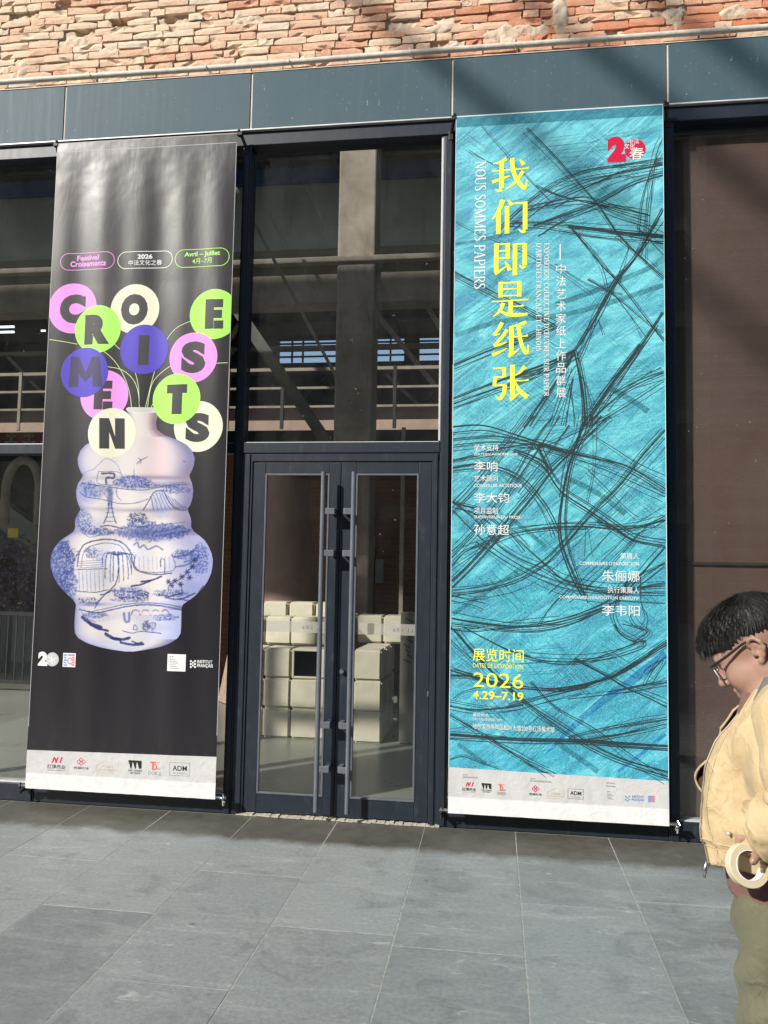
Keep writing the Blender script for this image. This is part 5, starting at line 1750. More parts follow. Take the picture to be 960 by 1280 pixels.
# faint hatching and broad smudges
hat = Sheet(PR)
for _ in range(130):
    cx_, cz_ = rs_.uniform(RX0, RX1), rs_.uniform(0.5, 4.6)
    ang = math.radians(rs_.choice((38, 42, 34, -36, -40, 52, -44, 8)) + rs_.uniform(-4, 4))
    if cz_ > 3.9:
        ang = math.radians(rs_.choice((8, 6, 10, -42)) + rs_.uniform(-3, 3))
    L = rs_.uniform(0.14, 0.42)
    for k in range(rs_.randint(3, 9)):
        off = k * rs_.uniform(0.014, 0.024)
        sh = rs_.uniform(-0.06, 0.06)
        c = np.array([cx_ - math.sin(ang) * off + math.cos(ang) * sh, cz_ + math.cos(ang) * off + math.sin(ang) * sh])
        dv = np.array([math.cos(ang), math.sin(ang)]) * L / 2
        a, b_ = c - dv, c + dv
        if min(a[0], b_[0]) < CLIP[0] or max(a[0], b_[0]) > CLIP[1] or min(a[1], b_[1]) < CLIP[2] or max(a[1], b_[1]) > CLIP[3]:
            continue
        hat.stroke_m(np.array([a, (a + b_) / 2 + rs_.uniform(-0.004, 0.004), b_]), [0.002, 0.004, 0.002], True, CLIP, 0.06)
for F, pts, wd in [(FA, [(30, 925), (200, 872), (420, 850), (600, 808), (860, 725)], 8), (FA, [(430, 802), (600, 742), (840, 640)], 8), (FA, [(30, 560), (150, 540), (330, 500), (500, 440)], 5), (FB, [(20, 850), (140, 770), (320, 650)], 7), (FA, [(640, 1130), (760, 1200), (800, 1230)], 9), (FC, [(430, 470), (600, 590)], 8), (FC, [(40, 480), (150, 560)], 6), (FB, [(500, 260), (640, 330), (760, 420)], 8), (FB, [(250, 420), (420, 560)], 6)]:
    hat.stroke([F(*q) for q in pts], wd * 0.0042, True, CLIP)
hat.build('faint_hatching', 1, STROKE2, RB, cut=0, kind='stuff')
BCR = ink('print_blue_crayon', (0.008, 0.16, 0.46), 0.5, (0.0, 0.62), 0.2)
for F, pts, wd in ((FC, [(872, 118), (740, 222), (600, 322), (500, 412)], [0.052, 0.056, 0.044, 0.034]), (FC, [(505, 405), (440, 470), (390, 520)], [0.03, 0.026, 0.012]), (FA, [(790, 950), (700, 1060), (650, 1100)], [0.02, 0.02, 0.008]), (FC, [(870, 440), (760, 530), (680, 590)], [0.02, 0.024, 0.016])):
    s = Sheet(PR)
    s.stroke([F(*q) for q in pts], wd, True, CLIP)
    s.build('blue_crayon', 1, BCR, RB)

# title characters drawn stroke by stroke with a brush-serif rhythm (100 x 100 boxes, y down)
HAN = {
    '我': [([(40, 1), (24, 9), (3, 14)], [11, 8, 2]), ([(0, 35), (90, 33), (99, 31)], [4, 4, 9]), ([(27, 9), (27, 88)], [12, 13]), ([(28, 91), (18, 95), (11, 89)], [12, 8, 2]), ([(1, 68), (25, 60), (50, 52)], [10, 8, 3]), ([(56, 0), (59, 35), (70, 66), (90, 92)], [12, 12, 12, 12]), ([(88, 94), (95, 84), (97, 66)], [11, 7, 2]), ([(86, 40), (66, 72), (38, 93)], [11, 8, 2]), ([(77, 6), (84, 14), (89, 22)], [3, 9, 11])],
    '们': [([(30, 1), (20, 28), (1, 57)], [14, 11, 2]), ([(18, 32), (18, 99)], [13, 13]), ([(44, 2), (50, 10), (55, 18)], [3, 9, 11]), ([(42, 20), (42, 99)], [13, 13]), ([(60, 13), (92, 12)], [5, 5]), ([(92, 9), (92, 90)], [13, 13]), ([(92, 92), (84, 96), (74, 88)], [12, 8, 2])],
    '即': [([(12, 4), (12, 90)], [13, 13]), ([(12, 8), (46, 8)], [5, 6]), ([(44, 5), (44, 52)], [12, 12]), ([(12, 28), (44, 28)], [4, 4]), ([(12, 49), (44, 49)], [4, 4]), ([(8, 93), (22, 86), (42, 72)], [12, 8, 2]), ([(36, 60), (44, 72), (50, 86)], [3, 9, 12]), ([(60, 10), (92, 9)], [5, 6]), ([(64, 8), (64, 101)], [13, 13]), ([(91, 8), (91, 72)], [13, 13]), ([(91, 74), (84, 79), (76, 71)], [12, 8, 2])],
    '是': [([(24, 2), (24, 46)], [12, 12]), ([(76, 2), (76, 46)], [12, 12]), ([(24, 6), (76, 5)], [5, 6]), ([(24, 23), (76, 23)], [4, 4]), ([(24, 42), (76, 42)], [4, 4]), ([(1, 57), (90, 55), (99, 53)], [4, 4, 9]), ([(52, 55), (52, 92)], [12, 12]), ([(52, 73), (80, 72), (88, 70)], [4, 4, 8]), ([(32, 62), (22, 84), (2, 100)], [12, 9, 2]), ([(18, 80), (42, 94), (70, 97), (99, 95)], [3, 10, 11, 7])],
    '纸': [([(28, 1), (18, 20), (4, 36)], [11, 10, 6]), ([(4, 37), (22, 34)], [6, 4]), ([(42, 22), (24, 48), (5, 66)], [11, 9, 6]), ([(5, 68), (24, 64), (42, 57)], [8, 7, 3]), ([(1, 94), (20, 86), (43, 75)], [11, 8, 2]), ([(95, 2), (74, 10), (50, 14)], [11, 8, 3]), ([(54, 13), (54, 90)], [13, 13]), ([(46, 97), (60, 90), (76, 78)], [12, 8, 2]), ([(54, 44), (90, 42), (99, 39)], [4, 4, 9]), ([(73, 9), (78, 48), (86, 76), (97, 93)], [11, 11, 11, 12]), ([(96, 93), (100, 82), (100, 66)], [10, 6, 2])],
    '张': [([(3, 11), (36, 10)], [5, 6]), ([(34, 8), (34, 36)], [11, 11]), ([(9, 35), (34, 35)], [5, 5]), ([(10, 34), (6, 60)], [11, 10]), ([(6, 59), (38, 58)], [5, 6]), ([(36, 57), (34, 78), (27, 93)], [12, 12, 10]), ([(28, 93), (20, 97), (10, 89)], [11, 8, 2]), ([(92, 6), (78, 22), (62, 33)], [12, 8, 2]), ([(42, 47), (92, 46), (100, 43)], [4, 4, 9]), ([(57, 1), (57, 90)], [13, 13]), ([(50, 99), (64, 90), (80, 78)], [12, 8, 2]), ([(64, 48), (76, 74), (99, 94)], [3, 11, 13])],
}
YEL = ink('print_yellow', (0.80, 0.78, 0.06))
for chx, y0, y1 in (('我', 218, 353), ('们', 382, 520), ('即', 550, 686), ('是', 708, 850), ('纸', 872, 1012), ('张', 1042, 1184)):
    s = Sheet(PR)
    a, b_ = FA(176, y0), FA(320, y1)
    X0, X1, Z0, Z1 = s.box_px(a[0], b_[0], a[1], b_[1])
    k = (X1 - X0) / 100
    for pts, wd in HAN[chx]:
        P = np.array([(X0 + (X1 - X0) * x / 100, Z1 - (Z1 - Z0) * y / 100) for x, y in pts])
        s.stroke_m(P, [q * k for q in wd], len(P) > 2, None, 0.015)
    # strokes of one character sit on slightly different heights so that none coincide
    xz = np.asarray(s.v)
    o = PR.conform(xz, s.f, 6, 'title_character', YEL, RB, 0)
    me = o.data
    n = 0
    off = 0
    for pi, p in enumerate(me.polygons):
        pass
    # island index -> offset
    par = list(range(len(me.vertices)))

    def find(i):
        while par[i] != i:
            par[i] = par[par[i]]
            i = par[i]
        return i
    for p in me.polygons:
        vs_ = list(p.vertices)
        for q in vs_[1:]:
            par[find(q)] = find(vs_[0])
    ids = {}
    for v in me.vertices:
        r_ = find(v.index)
        v.co.y -= 0.00005 * ids.setdefault(r_, len(ids))

# condensed serif capitals from thick and thin strokes (60 x 100 boxes, y down)
def ser(x, y, w_=22):
    return ([(x - w_ / 2, y), (x + w_ / 2, y)], [6, 6])


SERIF = {
    'N': (74, [([(14, 0), (14, 100)], 6), ([(14, 2), (60, 98)], 13), ([(60, 0), (60, 100)], 6), ser(10, 3), ser(60, 3), ser(14, 97)]),
    'O': (74, [([(37, 2), (14, 22), (10, 50), (14, 78), (37, 98)], [5, 10, 13, 10, 5]), ([(37, 2), (60, 22), (64, 50), (60, 78), (37, 98)], [5, 10, 13, 10, 5])]),
    'U': (72, [([(14, 0), (14, 65), (22, 90), (38, 98)], [13, 13, 10, 6]), ([(38, 98), (54, 90), (60, 65), (60, 0)], [6, 6, 6, 6]), ser(14, 3), ser(60, 3)]),
    'S': (54, [([(46, 22), (40, 6), (26, 2), (12, 12), (12, 30), (28, 48), (42, 62), (44, 82), (30, 97), (14, 94), (8, 76)], [5, 6, 7, 10, 12, 13, 12, 11, 7, 6, 5])]),
    'M': (92, [([(16, 0), (16, 100)], 6), ([(16, 2), (46, 94)], 13), ([(46, 94), (76, 2)], 6), ([(76, 0), (76, 100)], 13), ser(13, 3), ser(79, 3), ser(16, 97), ser(76, 97)]),
    'E': (60, [([(16, 0), (16, 100)], 13), ([(8, 3), (52, 3)], 6), ([(16, 50), (42, 50)], 6), ([(8, 97), (54, 97)], 6), ([(52, 3), (53, 22)], 5), ([(54, 97), (55, 78)], 5)]),
    'P': (60, [([(16, 0), (16, 100)], 13), ser(14, 97, 26), ([(8, 3), (34, 3), (52, 14), (53, 36), (38, 52), (16, 53)], [6, 6, 11, 11, 7, 5])]),
    'A': (72, [([(36, 0), (12, 98)], 6), ([(36, 0), (60, 98)], 13), ([(20, 66), (52, 66)], 5), ser(12, 97), ser(60, 97)]),
    'I': (32, [([(16, 0), (16, 100)], 13), ser(16, 3), ser(16, 97)]),
    'R': (66, [([(16, 0), (16, 100)], 13), ser(14, 97), ([(8, 3), (34, 3), (50, 14), (50, 36), (36, 50), (16, 51)], [6, 6, 11, 11, 7, 5]), ([(32, 52), (60, 98)], 13)]),
    'X': (70, [([(10, 2), (60, 98)], 13), ([(58, 2), (12, 98)], 6), ser(12, 3), ser(58, 3), ser(12, 97), ser(60, 97)]),
    'T': (64, [([(32, 0), (32, 100)], 13), ([(4, 3), (60, 3)], 6), ([(5, 3), (4, 22)], 5), ([(59, 3), (60, 22)], 5), ser(32, 97)]),
    'C': (66, [([(58, 24), (50, 6), (36, 2), (16, 18), (11, 50), (16, 80), (36, 98), (52, 92), (60, 74)], [5, 6, 6, 11, 13, 11, 6, 6, 5])]),
    'L': (56, [([(16, 0), (16, 100)], 13), ser(16, 3), ([(8, 97), (52, 97)], 6), ([(52, 97), (53, 76)], 5)]),
    'V': (70, [([(10, 2), (36, 99)], 13), ([(36, 99), (60, 2)], 6), ser(11, 3), ser(60, 3)]),
    'D': (72, [([(16, 0), (16, 100)], 13), ([(8, 3), (38, 3), (60, 22), (64, 50), (60, 78), (38, 97), (8, 97)], [6, 6, 10, 13, 10, 6, 6])]),
    'F': (56, [([(16, 0), (16, 100)], 13), ([(8, 3), (50, 3)], 6), ([(16, 50), (40, 50)], 6), ([(50, 3), (51, 22)], 5), ser(16, 97)]),
    'H': (74, [([(14, 0), (14, 100)], 13), ([(60, 0), (60, 100)], 13), ([(14, 50), (60, 50)], 6), ser(14, 3), ser(60, 3), ser(14, 97), ser(60, 97)]),
    "'": (20, [([(10, 0), (8, 26)], [10, 4])]), ' ': (30, []),
}
SERIF['Ç'] = (66, SERIF['C'][1] + [([(36, 98), (40, 112), (28, 120)], [5, 7, 4])])
SERIF['Œ'] = (104, SERIF['O'][1] + [([(p[0] + 44, p[1]) for p in pts], w_) for pts, w_ in SERIF['E'][1]])


def serif_down(sh, body, X0, X1, Y0, Y1, heavy=1.0):
    """serif capitals running down the banner, letter tops to the right"""
    a, b_, c, d = sh.box_px(X0, X1, Y0, Y1)
    tot = sum(SERIF[q][0] for q in body)
    k = (d - c) / tot
    kh = (b_ - a) / 100
    u = 0
    for chx in body:
        w_, sts = SERIF[chx]
        for pts, wd in sts:
            P = np.array([(b_ - y * kh, d - (u + x) * k) for x, y in pts])
            ww = [wd] * len(P) if np.isscalar(wd) else wd
            sh.stroke_m(P, [q * (k + kh) / 2 * heavy for q in ww], len(P) > 2, None, 1)
        u += w_


def lift(o):
    """separate overlapping strokes of flat lettering by hair-thin steps"""
    me = o.data
    par = list(range(len(me.vertices)))

    def find(i):
        while par[i] != i:
            par[i] = par[par[i]]
            i = par[i]
        return i
    for p in me.polygons:
        vs_ = list(p.vertices)
        for q in vs_[1:]:
            par[find(q)] = find(vs_[0])
    ids = {}
    for v in me.vertices:
        v.co.y -= 0.00003 * (ids.setdefault(find(v.index), len(ids)) % 9)


lift(bpy.data.objects[[o for o in RB.children if o.name.startswith('brush_stroke')][0].name])
s = Sheet(PR)
a, b_ = FA(107, 228), FA(150, 740)
serif_down(s, 'NOUS SOMMES PAPIERS', a[0], b_[0], a[1], b_[1], 1.0)
lift(s.build('serif_subtitle', 6, WHITEI, RB, cut=0))
s = Sheet(PR)
a, b_ = FA(384, 556), FA(404, 1170)
serif_down(s, "EXPOSITION COLLECTIVE D'ŒUVRES SUR PAPIER", a[0], b_[0], a[1], b_[1], 1.15)
a, b_ = FA(353, 556), FA(373, 990)
serif_down(s, "D'ARTISTES FRANÇAIS ET CHINOIS", a[0], b_[0], a[1], b_[1], 1.15)
lift(s.build('serif_caption', 6, WHITEI, RB, cut=0))
s = Sheet(PR)
Rr(s, FA, 446, 451, 560, 626)
for i, chx in enumerate('中法艺术家纸上作品群展'):
    yc = 660 + i * 49.6
    T(s, FA, chx, 432, 472, yc - 20, yc + 20, 0.008)
s.build('vertical_subtitle', 6, WHITEI, RB)
# red anniversary mark
s = Sheet(PR)
T(s, FA, '2', 637, 712, 130, 232, 0.085)
c = FA(748, 180)
s.disc(c[0], c[1], 13.2)
s.build('anniversary_mark', 6, ink('print_crimson', (0.52, 0.004, 0.045)), RB)
s = Sheet(PR)
T(s, FA, '中法', 722, 764, 140, 159, 0.01)
T(s, FA, '文化', 704, 748, 158, 179, 0.01)
T(s, FA, '春', 726, 784, 174, 222, 0.01)
s.build('anniversary_lettering', 8, WHITEI, RB)
# credits
for body, x0, x1, y0, y1, bo_ in [('学术支持', 112, 216, 122, 150, 0.004), ('SOUTIEN ACADÉMIQUE', 112, 298, 156, 171, 0.01), ('李响', 112, 212, 193, 238, 0.016), ('艺术顾问', 112, 214, 254, 281, 0.004), ('CONSEILLER ARTISTIQUE', 112, 316, 291, 308, 0.01), ('李大钧', 112, 262, 328, 372, 0.016), ('项目监制', 112, 214, 392, 419, 0.004), ('SUPERVISEUR DU PROJET', 112, 324, 427, 443, 0.01), ('孙意超', 112, 262, 464, 510, 0.016),
                                  ('策展人', 738, 820, 587, 614, 0.004), ("COMMISSAIRE D'EXPOSITION", 563, 820, 625, 640, 0.01), ('朱俪娜', 660, 822, 662, 709, 0.016), ('执行策展人', 684, 820, 732, 760, 0.004), ("COMMISSAIRE D'EXPOSITION EXÉCUTIF", 477, 820, 769, 785, 0.01), ('李韦阳', 660, 822, 810, 857, 0.016)]:
    s = Sheet(PR)
    T(s, FB, body, x0, x1, y0, y1, bo_)
    s.build('credit_line', 6, WHITEI, RB)
for body, x0, x1, y0, y1, bo_ in [('展览地点', 100, 162, 356, 371, 0.006), ("LIEU DE L'EXPOSITION", 100, 216, 377, 387, 0.006), ('哈尔滨市南岗区和兴大道200号红场美术馆', 100, 426, 404, 427, 0.008)]:
    s = Sheet(PR)
    T(s, FC, body, x0, x1, y0, y1, bo_)
    s.build('address_line', 6, WHITEI, RB)
for body, x0, x1, y0, y1, bo_ in [('展览时间', 99, 303, 99, 152, 0.006), ("DATES DE L'EXPOSITION", 100, 301, 159, 177, 0.002), ('2026', 101, 302, 197, 255, 0.0), ('4.29–7.19', 98, 302, 270, 304, 0.02)]:
    s = Sheet(PR)
    T(s, FC, body, x0, x1, y0, y1, bo_)
    s.build('date_line', 6, YEL, RB)
# footer logos
FD = zf(570, 940, 3.5556)
logo_row(PR, RB, FD, [('slashes', 27, 88, 134, 180), ('block', 113, 157, 139, 181), ('td', 184, 221, 143, 190), ('knot', 326, 380, 150, 194), ('house', 403, 478, 158, 208), ('adm', 496, 566, 163, 208)], 7)
s = Sheet(PR)
for body, x0, x1, y0, y1 in [('主办方', 28, 52, 97, 104), ('ORGANISATEURS', 28, 96, 109, 116), ('承办方', 328, 352, 114, 121), ('CO-ORGANISATEURS', 328, 424, 126, 134), ('支持单位', 666, 706, 135, 142), ('SOUTIEN', 667, 708, 149, 156)]:
    T(s, FD, body, x0, x1, y0, y1)
for i in range(4):
    Rr(s, FD, 672, 690 + (i * 9) % 17, 186 + i * 7, 188 + i * 7)
Rr(s, FD, 672, 677, 174, 178)
Rr(s, FD, 680, 685, 174, 178)
s.build('footer_caption', 7, GREYI, RB)
s = Sheet(PR)
T(s, FD, 'INSTITUT', 782, 834, 193, 204, 0.02)
T(s, FD, 'FRANÇAIS', 780, 835, 207, 219, 0.02)
for i, (x, y) in enumerate([(750, 194), (758, 201), (766, 194), (750, 208), (766, 208), (758, 214)]):
    Rr(s, FD, x, x + 7, y, y + 6)
Rr(s, FD, 854, 866, 194, 222)
s.build('footer_blue_mark', 7, BLUEI, RB)
s = Sheet(PR)
Rr(s, FD, 866.2, 882, 194, 222)
s.build('footer_red_mark', 7, ink('print_soft_red', (0.62, 0.18, 0.20)), RB)
bpy.data.objects.remove(_FO)

# ================================================================== person
PROOT = np.array([0.712, -3.31, 0.0])
PTH = math.radians(155)
_pc, _ps = math.cos(PTH), math.sin(PTH)


def pw(v):
    """person coordinates (forward, left, up) -> world"""
    v = np.asarray(v, float)
    out = np.empty_like(v)
    out[..., 0] = PROOT[0] + v[..., 0] * _pc - v[..., 1] * _ps
    out[..., 1] = PROOT[1] + v[..., 0] * _ps + v[..., 1] * _pc
    out[..., 2] = PROOT[2] + v[..., 2]
    return out


def smin(a, b, k):
    h = np.clip(0.5 + 0.5 * (b - a) / k, 0, 1)
    return b * (1 - h) + a * h - k * h * (1 - h)


class SDF:
    def __init__(self, X, Y, Z):
        self.P = np.stack([X, Y, Z], -1)
        self.d = np.full(X.shape, 1.0)

    def put(self, d, k):
        self.d = smin(self.d, d, k) if k > 0 else np.minimum(self.d, d)

    def cut(self, d, k):
        self.d = -smin(-self.d, d, k)

    def ell(self, c, r, M=None):
        q = self.P - np.array(c)
        if M is not None:
            q = q @ M
        q = q / np.array(r)
        n = np.sqrt((q ** 2).sum(-1)) + 1e-9
        g = np.sqrt(((q / np.array(r)) ** 2).sum(-1)) + 1e-9
        return n * (n - 1.0) / g

    def cap(self, a, b, ra, rb):
        a, b = np.array(a, float), np.array(b, float)
        q = self.P - a
        ab = b - a
        t = np.clip((q @ ab) / (ab @ ab), 0, 1)
        return np.sqrt(((q - t[..., None] * ab) ** 2).sum(-1)) - (ra + (rb - ra) * t)


def nets(vals, gx, gy, gz):
    """surface nets on a rectilinear grid"""
    nx, ny, nz = vals.shape
    ins = vals < 0
    c = np.zeros((nx - 1, ny - 1, nz - 1), int)
    acc = np.zeros((nx - 1, ny - 1, nz - 1, 3))
    G = [gx, gy, gz]
    off = [(0, 0, 0), (1, 0, 0), (0, 1, 0), (1, 1, 0), (0, 0, 1), (1, 0, 1), (0, 1, 1), (1, 1, 1)]

    def sl(o):
        return (slice(o[0], nx - 1 + o[0]), slice(o[1], ny - 1 + o[1]), slice(o[2], nz - 1 + o[2]))
    IX = np.arange(nx)[:, None, None] + np.zeros((1, ny, nz), int)
    for i in range(8):
        for j in range(i + 1, 8):
            a, b = off[i], off[j]
            if sum(abs(a[k] - b[k]) for k in range(3)) != 1:
                continue
            va, vb = vals[sl(a)], vals[sl(b)]
            m = (va < 0) != (vb < 0)
            if not m.any():
                continue
            idx = np.argwhere(m)
            t = va[m] / (va[m] - vb[m])
            pa = np.stack([G[k][idx[:, k] + a[k]] for k in range(3)], 1)
            pb = np.stack([G[k][idx[:, k] + b[k]] for k in range(3)], 1)
            acc[m] += pa + (pb - pa) * t[:, None]
            c[m] += 1
    act = c > 0
    vid = np.full(c.shape, -1)
    vid[act] = np.arange(act.sum())
    V = acc[act] / c[act][:, None]
    F = []
    for ax in range(3):
        s0 = [slice(None)] * 3
        s1 = [slice(None)] * 3
        s0[ax] = slice(0, -1)
        s1[ax] = slice(1, None)
        ch = np.argwhere(ins[tuple(s0)] != ins[tuple(s1)])
        u, w_ = [k for k in range(3) if k != ax]
        ok = (ch[:, u] > 0) & (ch[:, w_] > 0) & (ch[:, u] < vals.shape[u] - 1) & (ch[:, w_] < vals.shape[w_] - 1)
        ch = ch[ok]
        quad = []
        for du, dw in ((1, 1), (0, 1), (0, 0), (1, 0)):
            q = ch.copy()
            q[:, u] -= du
            q[:, w_] -= dw
            quad.append(vid[q[:, 0], q[:, 1], q[:, 2]])
        quad = np.stack(quad, 1)
        flip = ins[ch[:, 0], ch[:, 1], ch[:, 2]]
        if ax == 1:
            flip = ~flip
        quad[~flip] = quad[~flip][:, ::-1]
        F.append(quad)
    return V, np.concatenate(F)


def axis(*segs):
    """graded samples: (start, end, step) pieces"""
    out = []
    for a, b, st in segs:
        out.extend(np.arange(a, b, st))
    return np.array(sorted(set(np.round(out, 5))))


def put_mesh(V, F, name, mat, parent, world=True, **kw):
    b = MB()
    b.v = [tuple(q) for q in (pw(V) if world else V)]
    b.f = [tuple(int(i) for i in q) for q in F]
    return b.build(name, mat, parent, smooth=True, **kw)


def m_skin():
    t = NT('skin')
    p = t.pos()
    n = t.noise(p, 55, 5, 0.6)
    c = t.mix(n, (0.27, 0.155, 0.112), (0.335, 0.205, 0.152))
    c = t.mix(t.ramp(t.noise(p, 18, 3), [(0.5, 0.0), (0.7, 0.45)]), c, (0.28, 0.118, 0.088))
    m = t.bsdf(c, 0.52, 0, 0.4, t.bump(t.noise(p, 700, 3), 0.12, 0.0006))
    t.b.inputs['Subsurface Weight'].default_value = 0.12
    t.b.inputs['Subsurface Radius'].default_value = (0.012, 0.005, 0.003)
    t.b.inputs['Subsurface Scale'].default_value = 0.5
    return m


def m_fabric(name, ca, cb, sc=900, wr=9.0, amt=0.5, rough=0.85, worn=1.12):
    t = NT(name)
    p = t.pos()
    c = t.mix(t.ramp(t.noise(p, 6, 7, 0.7), [(0.3, 0.0), (0.7, 1.0)]), ca, cb)
    # creases: ridges between irregular, stretched cells
    wv = t.n('TexNoise', {'Vector': p, 'Scale': 7.0, 'Detail': 3.0})
    wp = t.n('VectorMath', {0: p, 1: t.n('VectorMath', {0: wv.outputs['Color'], 1: (0.16, 0.16, 0.16)}, operation='MULTIPLY').outputs[0]}, operation='ADD').outputs[0]
    v1 = t.n('TexVoronoi', {'Vector': t.mapping(t.mapping(wp, (1, 1, 1), (0.5, 0.6, 0.3)), (1.0, 1.0, 0.42)), 'Scale': wr}, feature='DISTANCE_TO_EDGE').outputs[0]
    v2 = t.n('TexVoronoi', {'Vector': t.mapping(t.mapping(wp, (1, 1, 1), (-0.4, 0.9, 1.1)), (1.0, 0.5, 1.0)), 'Scale': wr * 2.3}, feature='DISTANCE_TO_EDGE').outputs[0]
    r1 = t.ramp(v1, [(0.0, 1.0), (0.06, 0.62), (0.24, 0.0)], 'EASE')
    r2 = t.ramp(v2, [(0.0, 1.0), (0.07, 0.5), (0.25, 0.0)], 'EASE')
    gate = t.ramp(t.noise(p, 5.0, 2), [(0.40, 0.15), (0.62, 1.0)])
    thread = t.noise(t.mapping(p, (1, 1, 3.0)), sc, 2, 0.5)
    h = t.math('ADD', t.math('MULTIPLY', t.math('ADD', r1, t.math('MULTIPLY', r2, 0.35)), gate), t.math('ADD', t.math('MULTIPLY', t.noise(p, 16, 4, 0.6), 0.7), t.math('MULTIPLY', thread, 0.05)))
    c = t.mix(t.math('MULTIPLY', t.math('MULTIPLY', r1, gate), 0.35), c, tuple(min(1, x * worn) for x in cb))
    c = t.mix(0.35, c, t.ramp(thread, [(0.3, 0.38), (0.7, 0.62)]), 'OVERLAY')
    m = t.bsdf(c, rough, 0, 0.15, t.bump(h, amt, 0.011))
    t.b.inputs['Sheen Weight'].default_value = 0.08
    return m


SKIN = m_skin()
KHAKI = m_fabric('pale_khaki_twill', (0.40, 0.30, 0.165), (0.48, 0.37, 0.215), 900, 7.0, 0.62)
LINING = m_fabric('brown_lining', (0.070, 0.036, 0.022), (0.10, 0.052, 0.032), 700, 12, 0.4, 0.6)
OLIVE = m_fabric('olive_cotton', (0.090, 0.088, 0.055), (0.135, 0.13, 0.084), 900, 6.0, 0.6)
MAROON = m_fabric('brown_jersey', (0.13, 0.065, 0.052), (0.175, 0.092, 0.075), 900, 9, 0.7)
GREYC = m_fabric('grey_corduroy', (0.085, 0.088, 0.095), (0.13, 0.133, 0.14), 500, 14, 0.4)

# head frame: bowed forward and turned a little towards the wall
HC = np.array([0.078, 0.0, 1.488])
HP = math.radians(33)
_hx = np.array([math.cos(HP), 0, -math.sin(HP)])
_hz = np.array([math.sin(HP), 0, math.cos(HP)])
HR = np.stack([_hx, [0, 1, 0], _hz], 1)         # columns: head forward, left, up


def hp(v):
    return HC + HR @ np.array(v, float)


TAPE_C = np.array([0.072, 0.208, 1.026])
WR = np.array([0.004, 0.216, 1.092])
KN = np.array([0.050, 0.208, 1.092])


